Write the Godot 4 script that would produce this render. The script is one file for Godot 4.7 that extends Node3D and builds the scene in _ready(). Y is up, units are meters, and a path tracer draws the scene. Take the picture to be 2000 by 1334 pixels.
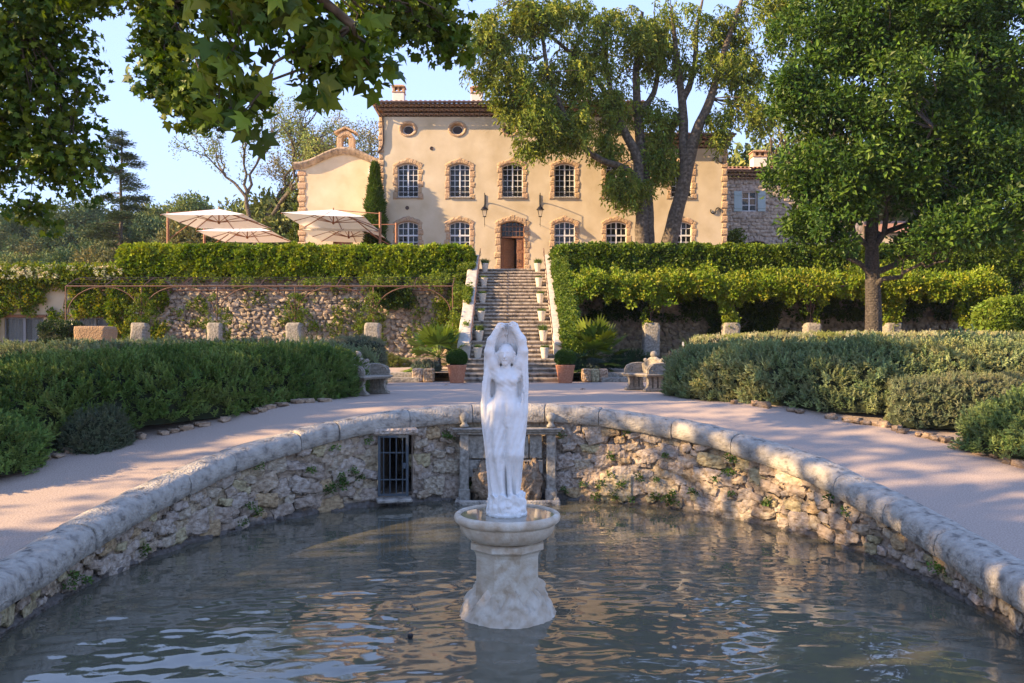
extends Node3D
# A Provencal house above its garden: oval pool with statue, stair, hedges, trees. Units are metres, x to the right,
# y up (0 = foot of the stair), and "d" below is the distance along -z from the camera's position.

const POOL_A := 5.0
const POOL_B := 6.35
const POOL_D := 9.0
const WATER := -1.74

var rng := RandomNumberGenerator.new()
var M := {}
var taken := {}
var noise := FastNoiseLite.new()
var noise2 := FastNoiseLite.new()


class Geo:
	var v := PackedVector3Array()
	var n := PackedVector3Array()
	var c := PackedColorArray()
	var col := Color.WHITE

	func tri(p: Vector3, q: Vector3, r: Vector3) -> void:  # counter-clockwise seen from outside
		var m := (q - p).cross(r - p).normalized()
		tri_n(p, q, r, m, m, m)

	func tri_n(p: Vector3, q: Vector3, r: Vector3, a: Vector3, b: Vector3, e: Vector3) -> void:
		v.append(p); v.append(r); v.append(q)
		n.append(a); n.append(e); n.append(b)
		c.append(col); c.append(col); c.append(col)

	func quad(p: Vector3, q: Vector3, r: Vector3, s: Vector3) -> void:
		tri(p, q, r)
		tri(p, r, s)

	func grid(p: PackedVector3Array, nu: int, nv: int, wrap := false, flip := false, cols := PackedColorArray()) -> void:
		# p[j * nu + i]; outward normal is du x dv (negated by flip)
		var nn := PackedVector3Array()
		nn.resize(p.size())
		for j in nv:
			for i in nu:
				var i0 := (i - 1 + nu) % nu if wrap else maxi(i - 1, 0)
				var i1 := (i + 1) % nu if wrap else mini(i + 1, nu - 1)
				var du := p[j * nu + i1] - p[j * nu + i0]
				var dv := p[mini(j + 1, nv - 1) * nu + i] - p[maxi(j - 1, 0) * nu + i]
				var m := du.cross(dv)
				if m.length_squared() < 1e-16:
					var jj := clampi(j, 1, nv - 2)
					du = p[jj * nu + i1] - p[jj * nu + i0]
					m = du.cross(dv)
				m = m.normalized()
				nn[j * nu + i] = -m if flip else m
		var keep := col
		for j in nv - 1:
			for i in (nu if wrap else nu - 1):
				var a := j * nu + i
				var b := j * nu + (i + 1) % nu
				var e := b + nu
				var f := a + nu
				for t in [[a, b, e], [a, e, f]]:
					var k0: int = t[0]
					var k1: int = t[2] if flip else t[1]
					var k2: int = t[1] if flip else t[2]
					if p[k0] == p[k1] or p[k1] == p[k2] or p[k0] == p[k2]:
						continue
					v.append(p[k0]); v.append(p[k2]); v.append(p[k1])
					n.append(nn[k0]); n.append(nn[k2]); n.append(nn[k1])
					if cols.size():
						c.append(cols[k0]); c.append(cols[k2]); c.append(cols[k1])
					else:
						c.append(keep); c.append(keep); c.append(keep)

	func box(t: Transform3D, size: Vector3, b := 0.0) -> void:
		var h := size / 2
		b = minf(b, minf(h.x, minf(h.y, h.z)) * 0.9)
		if b <= 0.0:
			for ax in 3:
				for s in [-1, 1]:
					var q := []
					for k in [[-1, -1], [1, -1], [1, 1], [-1, 1]]:
						var p := Vector3()
						p[ax] = s * h[ax]
						p[(ax + 1) % 3] = k[0] * h[(ax + 1) % 3]
						p[(ax + 2) % 3] = k[1] * h[(ax + 2) % 3]
						q.append(t * p)
					if s > 0: quad(q[0], q[1], q[2], q[3])
					else: quad(q[3], q[2], q[1], q[0])
			return
		for ax in 3:
			var u := (ax + 1) % 3
			var w := (ax + 2) % 3
			for s in [-1, 1]:
				var q := []
				for k in [[-1, -1], [1, -1], [1, 1], [-1, 1]]:
					var p := Vector3()
					p[ax] = s * h[ax]
					p[u] = k[0] * (h[u] - b)
					p[w] = k[1] * (h[w] - b)
					q.append(t * p)
				if s > 0: quad(q[0], q[1], q[2], q[3])
				else: quad(q[3], q[2], q[1], q[0])
			for s in [-1, 1]:
				for r in [-1, 1]:
					var q := []
					for e in [[-1, 0], [1, 0], [1, 1], [-1, 1]]:
						var p := Vector3()
						p[ax] = e[0] * (h[ax] - b)
						p[u] = s * (h[u] if e[1] == 0 else h[u] - b)
						p[w] = r * (h[w] - b if e[1] == 0 else h[w])
						q.append(t * p)
					if s * r > 0: quad(q[0], q[1], q[2], q[3])
					else: quad(q[3], q[2], q[1], q[0])
		for x in [-1, 1]:
			for y in [-1, 1]:
				for z in [-1, 1]:
					var p0 := t * Vector3(x * h.x, y * (h.y - b), z * (h.z - b))
					var p1 := t * Vector3(x * (h.x - b), y * h.y, z * (h.z - b))
					var p2 := t * Vector3(x * (h.x - b), y * (h.y - b), z * h.z)
					if x * y * z > 0: tri(p0, p1, p2)
					else: tri(p2, p1, p0)

	func bx(at: Vector3, size: Vector3, b := 0.0) -> void:
		box(Transform3D(Basis(), at), size, b)

	func tube(path: PackedVector3Array, radii: Array, seg := 6, cap := true) -> void:
		var k := path.size()
		var p := PackedVector3Array()
		var up := Vector3(0.13, 0.9, 0.31)
		for j in k:
			var dir := (path[mini(j + 1, k - 1)] - path[maxi(j - 1, 0)]).normalized()
			var side := up.cross(dir)
			if side.length() < 0.05:
				side = Vector3(1, 0, 0.2).cross(dir)
			side = side.normalized()
			var other := dir.cross(side)
			var r: float = radii[mini(j, radii.size() - 1)]
			for i in seg:
				var a := TAU * i / seg
				p.append(path[j] + (side * cos(a) + other * sin(a)) * r)
		grid(p, seg, k, true)
		if cap:
			for i in seg:
				tri(path[0], p[(i + 1) % seg], p[i])
				tri(path[k - 1], p[(k - 1) * seg + i], p[(k - 1) * seg + (i + 1) % seg])

	func bar(a: Vector3, b: Vector3, r := 0.02, seg := 5) -> void:
		tube(PackedVector3Array([a, b]), [r], seg)

	func lathe(prof: Array, seg := 24, at := Vector3.ZERO, squash := 1.0) -> void:
		# prof: [radius, y] from bottom to top
		var p := PackedVector3Array()
		for q in prof:
			for i in seg:
				var a := TAU * i / seg
				p.append(at + Vector3(cos(a) * q[0], q[1], -sin(a) * q[0] * squash))
		grid(p, seg, prof.size(), true)

	func mesh() -> ArrayMesh:
		var arr := []
		arr.resize(Mesh.ARRAY_MAX)
		arr[Mesh.ARRAY_VERTEX] = v
		arr[Mesh.ARRAY_NORMAL] = n
		arr[Mesh.ARRAY_COLOR] = c
		var m := ArrayMesh.new()
		m.add_surface_from_arrays(Mesh.PRIMITIVE_TRIANGLES, arr)
		return m


func V(x: float, y: float, d: float) -> Vector3:
	return Vector3(x, y, -d)


func lin(r: float, g: float, b: float, a := 1.0) -> Color:
	var k := Color(r, g, b).linear_to_srgb()
	k.a = a
	return k


func rf(a: float, b: float) -> float:
	return rng.randf_range(a, b)


func rdir() -> Vector3:
	var z := rf(-1, 1)
	var a := rf(0, TAU)
	var r := sqrt(1 - z * z)
	return Vector3(cos(a) * r, z, sin(a) * r)


func numbered(called: String) -> String:
	if not taken.has(called):
		taken[called] = 0
		return called
	taken[called] += 1
	return "%s_%03d" % [called, taken[called]]


func tag(o: Node, label: String, category: String, group := "") -> Node:
	o.set_meta("label", label)
	o.set_meta("category", category)
	if group:
		o.set_meta("group", group)
	return o


func thing(called: String, label: String, category: String, at := Vector3.ZERO, group := "") -> Node3D:
	var o := Node3D.new()
	o.name = numbered(called)
	add_child(o)
	o.position = at
	tag(o, label, category, group)
	return o


func part(called: String, mesh: Mesh, mat: Material, parent: Node, at := Transform3D()) -> MeshInstance3D:
	var o := MeshInstance3D.new()
	o.mesh = mesh
	o.material_override = mat
	if parent == self:
		o.name = numbered(called)
		add_child(o)
	else:
		o.name = called
		parent.add_child(o, true)
	o.transform = at
	return o


func struct(called: String, mesh: Mesh, mat: Material) -> MeshInstance3D:
	var o := part(called, mesh, mat, self)
	o.set_meta("kind", "structure")
	return o


func copies(called: String, mesh: Mesh, mat: Material, parent: Node, xf: Array, cols: Array, stuff := true) -> MultiMeshInstance3D:
	var mm := MultiMesh.new()
	mm.transform_format = MultiMesh.TRANSFORM_3D
	mm.use_colors = true
	mm.mesh = mesh
	mm.instance_count = xf.size()
	for i in xf.size():
		mm.set_instance_transform(i, xf[i])
		mm.set_instance_color(i, cols[i])
	var o := MultiMeshInstance3D.new()
	o.multimesh = mm
	o.material_override = mat
	o.name = called
	parent.add_child(o, true)
	if stuff:
		o.set_meta("kind", "stuff")
	return o


# ---------------------------------------------------------------- materials

func plain(key: String, color: Color, rough := 0.8, metal := 0.0) -> StandardMaterial3D:
	var m := StandardMaterial3D.new()
	m.resource_name = key
	m.albedo_color = color
	m.roughness = rough
	m.metallic = metal
	M[key] = m
	return m


func tex(freq: float, oct := 5, ramp := [], size := 512, kind := FastNoiseLite.TYPE_SIMPLEX_SMOOTH, sd := 1) -> NoiseTexture2D:
	var f := FastNoiseLite.new()
	f.noise_type = kind
	f.frequency = freq
	f.fractal_octaves = oct
	f.fractal_type = FastNoiseLite.FRACTAL_FBM
	f.seed = sd
	var t := NoiseTexture2D.new()
	t.width = size
	t.height = size
	t.seamless = true
	t.noise = f
	if ramp.size():
		var g := Gradient.new()
		var off := PackedFloat32Array()
		var cl := PackedColorArray()
		for r in ramp:
			off.append(r[0])
			cl.append(r[1])
		g.offsets = off
		g.colors = cl
		t.color_ramp = g
	return t


func grainy(key: String, ramp: Array, per_metre: float, freq := 0.012, oct := 6, rough := 0.9, bump := 0.0, bump_tex: Texture2D = null, vertex := false, world := true) -> StandardMaterial3D:
	var m := StandardMaterial3D.new()
	m.resource_name = key
	m.albedo_texture = tex(freq, oct, ramp, 512, FastNoiseLite.TYPE_SIMPLEX_SMOOTH, key.hash() % 1000)
	m.roughness = rough
	m.uv1_triplanar = true
	m.uv1_world_triplanar = world
	m.uv1_scale = Vector3.ONE * per_metre
	m.vertex_color_use_as_albedo = vertex
	if bump > 0.0:
		m.heightmap_enabled = true
		m.heightmap_scale = bump
		m.heightmap_texture = bump_tex
	M[key] = m
	return m


func leafy(key: String, rough := 0.55, through := 0.5) -> StandardMaterial3D:
	var m := StandardMaterial3D.new()
	m.resource_name = key
	m.albedo_color = Color.WHITE
	m.vertex_color_use_as_albedo = true
	m.roughness = rough
	m.metallic_specular = 0.35
	m.backlight_enabled = true
	m.backlight = Color(1.0, 1.0, 0.55).srgb_to_linear() * through
	M[key] = m
	return m


func make_materials() -> void:
	var rough_bump := tex(0.02, 6)
	var fine_bump := tex(0.06, 5, [], 512, FastNoiseLite.TYPE_SIMPLEX_SMOOTH, 7)
	var pore := tex(0.03, 4, [], 512, FastNoiseLite.TYPE_CELLULAR, 3)
	grainy("plaster", [[0.0, lin(.47, .385, .25)], [0.35, lin(.545, .455, .31)], [0.6, lin(.58, .49, .345)], [1.0, lin(.64, .555, .41)]], 0.16, 0.007, 7, 0.95, 0.5, rough_bump)
	grainy("gravel", [[0.0, lin(.19, .135, .10)], [0.3, lin(.315, .245, .195)], [0.5, lin(.38, .298, .242)], [0.75, lin(.435, .35, .285)], [1.0, lin(.57, .475, .40)]], 0.8, 0.09, 5, 0.95, 0.35, fine_bump)
	grainy("coping", [[0.0, lin(.07, .062, .054)], [0.24, lin(.15, .135, .115)], [0.36, lin(.31, .28, .238)], [0.6, lin(.39, .355, .30)], [1.0, lin(.50, .46, .40)]], 0.6, 0.018, 9, 0.95, 2.0, fine_bump)
	grainy("rubble", [[0.0, lin(.11, .085, .065)], [0.25, lin(.25, .20, .155)], [0.5, lin(.40, .33, .265)], [0.72, lin(.50, .43, .36)], [1.0, lin(.60, .545, .475)]], 0.8, 0.025, 8, 0.95, 5.0, rough_bump, true)
	grainy("wall_stone", [[0.0, lin(.15, .12, .10)], [0.35, lin(.30, .245, .20)], [0.6, lin(.40, .335, .275)], [1.0, lin(.52, .455, .38)]], 0.4, 0.02, 6, 0.95, 2.0, rough_bump, true)
	grainy("step_stone", [[0.0, lin(.09, .08, .07)], [0.25, lin(.19, .165, .14)], [0.38, lin(.34, .29, .235)], [0.7, lin(.44, .375, .30)], [1.0, lin(.53, .465, .38)]], 0.5, 0.014, 7, 0.95, 1.5, rough_bump, true)
	grainy("pale_stone", [[0.0, lin(.36, .26, .165)], [0.35, lin(.50, .40, .29)], [0.6, lin(.60, .52, .41)], [1.0, lin(.70, .65, .56)]], 0.9, 0.012, 6, 0.8, 0.5, fine_bump)
	grainy("grey_stone", [[0.0, lin(.13, .118, .098)], [0.4, lin(.25, .23, .195)], [0.7, lin(.345, .32, .275)], [1.0, lin(.45, .42, .37)]], 0.9, 0.02, 6, 0.9, 1.0, rough_bump)
	grainy("bench_stone", [[0.0, lin(.14, .118, .09)], [0.4, lin(.25, .22, .175)], [0.7, lin(.33, .295, .24)], [1.0, lin(.42, .38, .32)]], 1.2, 0.02, 6, 0.9, 0.8, fine_bump)
	grainy("surround", [[0.0, lin(.17, .09, .05)], [0.32, lin(.38, .24, .14)], [0.55, lin(.52, .37, .235)], [1.0, lin(.66, .53, .38)]], 1.1, 0.05, 6, 0.95, 4.0, pore, true)
	grainy("marble", [[0.0, lin(.68, .67, .64)], [0.5, lin(.75, .75, .735)], [1.0, lin(.80, .80, .79)]], 1.5, 0.02, 5, 0.45, 0.0)
	grainy("terracotta", [[0.0, lin(.34, .13, .07)], [0.4, lin(.44, .18, .095)], [0.7, lin(.50, .22, .125)], [1.0, lin(.58, .31, .20)]], 1.6, 0.015, 6, 0.9, 0.3, fine_bump)
	grainy("cream_pot", [[0.0, lin(.46, .40, .31)], [0.5, lin(.60, .54, .44)], [1.0, lin(.68, .63, .54)]], 2.0, 0.02, 5, 0.9)
	grainy("roof_tile", [[0.0, lin(.12, .055, .035)], [0.4, lin(.27, .13, .08)], [0.7, lin(.38, .21, .135)], [1.0, lin(.46, .31, .22)]], 1.3, 0.03, 5, 0.9, 0.0, null, true)
	grainy("genoise_tile", [[0.0, lin(.22, .12, .07)], [0.5, lin(.38, .24, .15)], [1.0, lin(.50, .36, .25)]], 1.3, 0.03, 5, 0.9, 0.0, null, true)
	grainy("bark", [[0.0, lin(.025, .02, .014)], [0.4, lin(.075, .058, .04)], [0.7, lin(.14, .112, .082)], [1.0, lin(.25, .21, .16)]], 0.5, 0.02, 6, 0.95, 3.0, rough_bump)
	grainy("dark_bark", [[0.0, lin(.02, .017, .014)], [0.5, lin(.06, .05, .042)], [1.0, lin(.13, .11, .09)]], 1.0, 0.02, 6, 0.95, 4.0, pore)
	grainy("door_wood", [[0.0, lin(.11, .045, .02)], [0.5, lin(.22, .10, .045)], [1.0, lin(.32, .16, .08)]], 1.2, 0.02, 5, 0.6)
	grainy("pole_wood", [[0.0, lin(.19, .07, .03)], [0.5, lin(.30, .125, .06)], [1.0, lin(.40, .19, .10)]], 1.0, 0.02, 4, 0.55)
	grainy("earth", [[0.0, lin(.09, .07, .05)], [0.5, lin(.17, .135, .10)], [1.0, lin(.27, .22, .17)]], 0.4, 0.03, 6, 0.97, 2.0, rough_bump)
	grainy("iron_rust", [[0.0, lin(.05, .03, .022)], [0.5, lin(.12, .06, .04)], [1.0, lin(.20, .10, .06)]], 2.0, 0.02, 4, 0.75)
	plain("iron", lin(.018, .018, .02), 0.55, 0.4)
	plain("iron_blue", lin(.06, .078, .095), 0.5, 0.1)
	plain("frame_white", lin(.66, .67, .68), 0.5)
	plain("frame_grey", lin(.20, .215, .235), 0.5)
	plain("shutter", lin(.30, .38, .38), 0.6)
	plain("canvas", lin(.78, .75, .70), 0.85)
	M.canvas.backlight_enabled = true
	M.canvas.backlight = Color(.5, .5, .48)
	plain("curtain", lin(.62, .60, .56), 0.9)
	plain("interior", lin(.10, .085, .07), 0.9)
	plain("zinc", lin(.09, .055, .04), 0.5, 0.3)
	plain("chimney_white", lin(.74, .68, .60), 0.9)
	plain("lamp_shade", lin(.015, .015, .02), 0.4, 0.5)
	plain("white_tag", lin(.75, .75, .73), 0.6)
	var g := plain("glass", lin(.03, .035, .03, .35), 0.02)
	g.metallic_specular = 0.34
	g.transparency = BaseMaterial3D.TRANSPARENCY_ALPHA
	var g2 := plain("lamp_glass", lin(.5, .5, .5, .12), 0.03)
	g2.transparency = BaseMaterial3D.TRANSPARENCY_ALPHA
	var w := plain("water", lin(.105, .10, .072), 0.02)
	w.metallic_specular = 0.62
	var w2 := plain("basin_water", lin(.23, .20, .15), 0.03)
	w2.metallic_specular = 0.6
	leafy("leaf", 0.5, 0.75)
	leafy("leaf_glossy", 0.38, 0.32)
	leafy("leaf_soft", 0.75, 0.35)
	leafy("needles", 0.7, 0.25)
	var lc := plain("foliage_core", Color.WHITE, 0.95)
	lc.vertex_color_use_as_albedo = true
# ---------------------------------------------------------------- foliage kit

func leaf(g: Geo, base: Vector3, dir: Vector3, nrm: Vector3, len: float, wid: float, fold := 0.25) -> void:
	var side := dir.cross(nrm).normalized()
	var mid := base + dir * len * 0.45
	var tip := base + dir * len - nrm * len * 0.12
	var l := mid + side * wid * 0.5 + nrm * wid * fold
	var r := mid - side * wid * 0.5 + nrm * wid * fold
	g.tri(base, tip, l)
	g.tri(base, r, tip)


func lobed_leaf(g: Geo, base: Vector3, dir: Vector3, nrm: Vector3, len: float) -> void:
	# plane-tree leaf: five pointed lobes
	var side := dir.cross(nrm).normalized()
	var outline := [[0.0, 0.04], [0.22, -0.1], [0.52, 0.12], [0.30, 0.24], [0.60, 0.55], [0.26, 0.52], [0.0, 1.0], [-0.26, 0.52], [-0.60, 0.55], [-0.30, 0.24], [-0.52, 0.12], [-0.22, -0.1]]
	var c := base + dir * len * 0.33
	var curl := rf(.0, .6)
	var pts := []
	for o in outline:
		var droop: float = (o[0] * o[0] * curl + maxf(0, o[1] - 0.3) * curl * 0.8) + (rf(-.05, .05) if absf(o[0]) > .4 or o[1] > .9 else 0.0)
		pts.append(base + side * len * o[0] + dir * len * o[1] - nrm * len * droop)
	for i in pts.size():
		g.tri(c, pts[(i + 1) % pts.size()], pts[i])


func clump(count: int, radius: float, len: float, wid: float, up := 0.4, lobed := false, vary := 0.35) -> ArrayMesh:
	var g := Geo.new()
	for i in count:
		var p := rdir() * radius * pow(rng.randf(), 0.5)
		var out := (p.normalized() + rdir() * 0.7 + Vector3.UP * up).normalized()
		var nrm := (rdir() + Vector3.UP * 0.9 + p.normalized() * 0.5).normalized()
		nrm = (nrm - out * nrm.dot(out)).normalized()
		var b := rf(1.0 - vary, 1.0 + vary)
		g.col = Color(b * rf(0.85, 1.2), b, b * rf(0.75, 1.1))
		var k := rf(0.7, 1.25)
		if lobed: lobed_leaf(g, p, (out - Vector3.UP * 0.6).normalized(), nrm, len * k)
		else: leaf(g, p, out, nrm, len * k, wid * k)
	return g.mesh()


func droop(count: int, length: float, len: float, wid: float) -> ArrayMesh:
	# a hanging spray: leaves along two or three arching twigs
	var g := Geo.new()
	for s in 3:
		var side := Vector3(rf(-1, 1), 0, rf(-1, 1)).normalized()
		for i in count / 3:
			var t := (i + rng.randf()) / (count / 3.0)
			var p := side * length * .5 * t - Vector3.UP * length * t * t * rf(.8, 1.0) + rdir() * .05
			var out := (side * .5 + rdir() * .7 - Vector3.UP * .6).normalized()
			var nrm := (rdir() * .8 + Vector3.UP).normalized()
			nrm = (nrm - out * nrm.dot(out)).normalized()
			var b := rf(.65, 1.35)
			g.col = Color(b * rf(.85, 1.2), b, b * rf(.75, 1.1))
			var k := rf(.7, 1.2)
			leaf(g, p, out, nrm, len * k, wid * k)
	return g.mesh()


func sprig(pairs: int, height: float, len: float, wid: float) -> ArrayMesh:
	# a few upright stems with narrow leaves all along: germander, rosemary
	var g := Geo.new()
	for s in 3:
		var lean := Vector3(rf(-0.5, 0.5), 1, rf(-0.5, 0.5)).normalized()
		var root := Vector3(rf(-0.3, 0.3), 0, rf(-0.3, 0.3)) * height
		var hh := height * rf(0.7, 1.15)
		for i in pairs:
			var t := (i + 0.5) / pairs
			var p := root + lean * hh * t
			var a := i * 2.4 + s
			for q in 2:
				var out := (Vector3(cos(a + q * PI), 0, sin(a + q * PI)) * (1.1 - t * 0.6) + lean * (0.35 + t * 0.9)).normalized()
				var nrm := (lean - out * lean.dot(out)).normalized()
				var b := rf(0.75, 1.25)
				g.col = Color(b, b, b * rf(0.85, 1.1))
				leaf(g, p, out, nrm, len * (1.15 - t * 0.5), wid, 0.15)
	return g.mesh()


func grass_tuft(blades: int, h: float, w: float) -> ArrayMesh:
	var g := Geo.new()
	for i in blades:
		var a := rf(0, TAU)
		var out := Vector3(cos(a), 0, sin(a))
		var side := Vector3(-sin(a), 0, cos(a)) * w
		var hh := h * rf(0.6, 1.1)
		var sp := rf(0.15, 0.75) * hh
		var p0 := out * rf(0, 0.12) * h
		var p1 := p0 + Vector3.UP * hh * 0.6 + out * sp * 0.35
		var p2 := p0 + Vector3.UP * hh * rf(0.75, 1.0) + out * sp
		var b := rf(0.7, 1.3)
		g.col = Color(b * rf(0.9, 1.2), b, b)
		g.quad(p0 - side, p0 + side, p1 + side * 0.7, p1 - side * 0.7)
		g.tri(p1 - side * 0.7, p1 + side * 0.7, p2)
	return g.mesh()


func turned(at: Vector3, up: Vector3, scale: float) -> Transform3D:
	var y := up.normalized()
	var x := y.cross(rdir())
	if x.length() < 0.05:
		x = y.cross(Vector3(1, 0.3, 0.2))
	x = x.normalized()
	return Transform3D(Basis(x, y, x.cross(y)).scaled(Vector3.ONE * scale), at)


func tint(base: Color, vary := 0.2) -> Color:
	var b := rf(1.0 - vary, 1.0 + vary)
	return Color(base.r * b * rf(0.88, 1.14), base.g * b, base.b * b * rf(0.85, 1.1)) * 1.25


func mix_tint(cols: Array, vary := 0.2) -> Color:
	return tint(cols[rng.randi() % cols.size()], vary)


# A hedge, mound or bush swept along stations [x, d, base y, half width, height]; e: squareness of its section (1 round, 0.2 boxy)
func swept_hedge(o: Node3D, st: Array, e: float, clumps: Array, cols: Array, density: float, size: float, mat: Material, core: Color, lumps := 0.12, upward := 0.7, ends := 0.8) -> void:
	var path := []
	var steps := 14
	for i in st.size() - 1:
		for k in steps:
			var t := float(k) / steps
			var row := []
			for q in 5:
				var p0: float = st[maxi(i - 1, 0)][q]
				var p1: float = st[i][q]
				var p2: float = st[i + 1][q]
				var p3: float = st[mini(i + 2, st.size() - 1)][q]
				row.append(cubic_interpolate(p1, p2, p0, p3, t))
			path.append(row)
	path.append(st[-1].duplicate())
	var n := path.size()
	var cum := [0.0]
	for i in range(1, n):
		cum.append(cum[-1] + Vector2(path[i][0] - path[i - 1][0], path[i][1] - path[i - 1][1]).length())
	var total: float = cum[-1]
	var nv := 15
	var surf := PackedVector3Array()
	surf.resize(n * nv)
	var dirs := []
	for i in n:
		var a: Array = path[maxi(i - 1, 0)]
		var b: Array = path[mini(i + 1, n - 1)]
		var fw := V(b[0] - a[0], 0, b[1] - a[1]).normalized()
		var side := fw.cross(Vector3.UP)
		var q: Array = path[i]
		var near: float = minf(cum[i], total - cum[i])
		var rr := minf(ends, total * 0.5)
		var s := 1.0
		if near < rr:
			s = pow(1.0 - pow(1.0 - near / rr, 2.0 / maxf(e, 0.3)), maxf(e, 0.3) / 2.0)
		for j in nv:
			var ph := PI * j / (nv - 1)
			var cx := cos(ph)
			var sy := sin(ph)
			var p: Vector3 = V(q[0], q[2], q[1]) + side * q[3] * signf(cx) * pow(absf(cx), e) * s + Vector3.UP * q[4] * pow(sy, e) * lerpf(s, 1.0, 0.5 if s > 0.0 else 0.0)
			surf[i * nv + j] = p
		dirs.append(side)
	for i in n * nv:
		var p := surf[i]
		var cy: float = path[i / nv][2]
		var k: float = lumps * (noise.get_noise_3dv(p * 9.0) * 1.2 + noise2.get_noise_3dv(p * 16.0) * 0.6)
		var mid := V(path[i / nv][0], cy + path[i / nv][4] * 0.4, path[i / nv][1])
		surf[i] = p + (p - mid).normalized() * k * clampf((p.y - cy) * 4.0, 0.2, 1.0)
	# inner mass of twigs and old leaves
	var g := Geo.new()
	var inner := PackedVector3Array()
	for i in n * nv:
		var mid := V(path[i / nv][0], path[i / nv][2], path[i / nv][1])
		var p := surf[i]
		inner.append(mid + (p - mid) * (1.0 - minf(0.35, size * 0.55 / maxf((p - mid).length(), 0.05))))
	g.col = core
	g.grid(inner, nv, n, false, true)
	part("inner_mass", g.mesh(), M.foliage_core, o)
	var sets := []
	for k in clumps.size():
		sets.append([[], []])
	for i in n - 1:
		for j in nv - 1:
			var a := surf[i * nv + j]
			var b := surf[i * nv + j + 1]
			var c := surf[(i + 1) * nv + j + 1]
			var d := surf[(i + 1) * nv + j]
			var cr := (c - a).cross(b - d)
			var area := cr.length() * 0.5
			var nm := cr.normalized()
			var out := ((a + c) * 0.5 - V(path[i][0], path[i][2] + path[i][4] * 0.3, path[i][1]))
			if nm.dot(out) < 0:
				nm = -nm
			var want := area * density
			var cnt := int(want) + (1 if rng.randf() < want - int(want) else 0)
			for k in cnt:
				var p := a.lerp(b, rng.randf()).lerp(d.lerp(c, rng.randf()), rng.randf())
				p += nm * rf(-0.6, 0.35) * size
				var w: int = rng.randi() % clumps.size()
				sets[w][0].append(turned(p, nm * (1.0 - upward) + Vector3.UP * upward + rdir() * 0.45, rf(0.75, 1.3)))
				var cb: Color = cols[clampi(int((noise2.get_noise_3dv(p * 6.0) * 0.9 + 0.5) * cols.size() + rf(-0.7, 0.7)), 0, cols.size() - 1)]
				sets[w][1].append(tint(cb, 0.22))
	for k in clumps.size():
		copies("foliage", clumps[k], mat, o, sets[k][0], sets[k][1])


# Leaves on the outside of an upright rectangle (climbers on walls)
func climber(o: Node3D, called: String, a: Vector3, b: Vector3, h0: float, h1: float, out: Vector3, mesh: Mesh, cols: Array, density: float, mask: float, depth: float, mat: Material, sd := 0.0) -> void:
	var xf := []
	var cl := []
	var L := a.distance_to(b)
	var total := int(L * (h1 - h0) * density)
	for i in total:
		var t := rng.randf()
		var y := rf(h0, h1)
		var p := a.lerp(b, t)
		p.y += y
		var m := noise.get_noise_3dv(p * 5.0 + Vector3(sd, sd * 2, 0)) + 0.5 * noise2.get_noise_3dv(p * 11.0)
		if m < mask:
			continue
		p += out * (rng.randf() * depth * clampf((m - mask) * 3.0, 0.25, 1.0))
		xf.append(turned(p, out * 0.8 + Vector3.UP * 0.4 + rdir() * 0.6, rf(0.7, 1.3)))
		cl.append(mix_tint(cols))
	copies(called, mesh, mat, o, xf, cl)


func limb(g: Geo, a: Vector3, b: Vector3, r0: float, r1: float, sag := 0.0, wob := 0.12, seg := 6, k := 7) -> PackedVector3Array:
	var path := PackedVector3Array()
	var rad := []
	var L := a.distance_to(b)
	var off := rf(0, 50)
	for i in k + 1:
		var t := float(i) / k
		var p := a.lerp(b, t) + Vector3.UP * sag * L * sin(PI * t)
		var w := sin(PI * t) * wob * L
		p += Vector3(noise.get_noise_2d(off, t * 60.0), noise.get_noise_2d(off + 20.0, t * 60.0) * 0.7, noise.get_noise_2d(off + 40.0, t * 60.0)) * w * 1.6
		path.append(p)
		rad.append(lerpf(r0, r1, pow(t, 0.8)))
	g.tube(path, rad, seg)
	return path


# crown blobs: [centre, rx, ry, rz, clumps]; twigs run from the nearest anchor to leaf clumps
func crown(o: Node3D, called: String, blobs: Array, meshes: Array, cols: Array, mat: Material, gap: float, freq := 5.0, shell := 0.45, scale := 1.0, up := 0.5) -> Array:
	var sets := []
	var all := []
	for k in meshes.size():
		sets.append([[], []])
	for b in blobs:
		var made := 0
		var tries := 0
		while made < b[4] and tries < b[4] * 6:
			tries += 1
			var q := rdir() * pow(rng.randf(), shell)
			var p: Vector3 = b[0] + q * Vector3(b[1], b[2], b[3])
			if noise.get_noise_3dv(p * freq) + 0.45 * noise2.get_noise_3dv(p * freq * 2.3) < gap:
				continue
			made += 1
			var w: int = rng.randi() % meshes.size()
			sets[w][0].append(turned(p, q * 0.5 + Vector3.UP * up + rdir() * 0.7, scale * rf(0.7, 1.35)))
			sets[w][1].append(mix_tint(cols, 0.25))
			all.append(p)
	for k in meshes.size():
		copies(called, meshes[k], mat, o, sets[k][0], sets[k][1])
	return all
# ---------------------------------------------------------------- ground and pool

const RIM := [[-80.0, -1.13], [7.5, -1.13], [8.72, -1.118], [9.93, -.96], [11.32, -.77], [12.38, -.55], [13.88, -.31], [14.89, -.11], [15.85, .119], [16.6, .13], [400.0, .13]]


func rim_y(d: float) -> float:
	for i in RIM.size() - 1:
		if d <= RIM[i + 1][0]:
			return lerpf(RIM[i][1], RIM[i + 1][1], clampf((d - RIM[i][0]) / (RIM[i + 1][0] - RIM[i][0]), 0, 1))
	return .13


func ground_y(d: float) -> float:
	return minf(rim_y(d) - .12, 0.0) if d < 16.2 else 0.0


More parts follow.
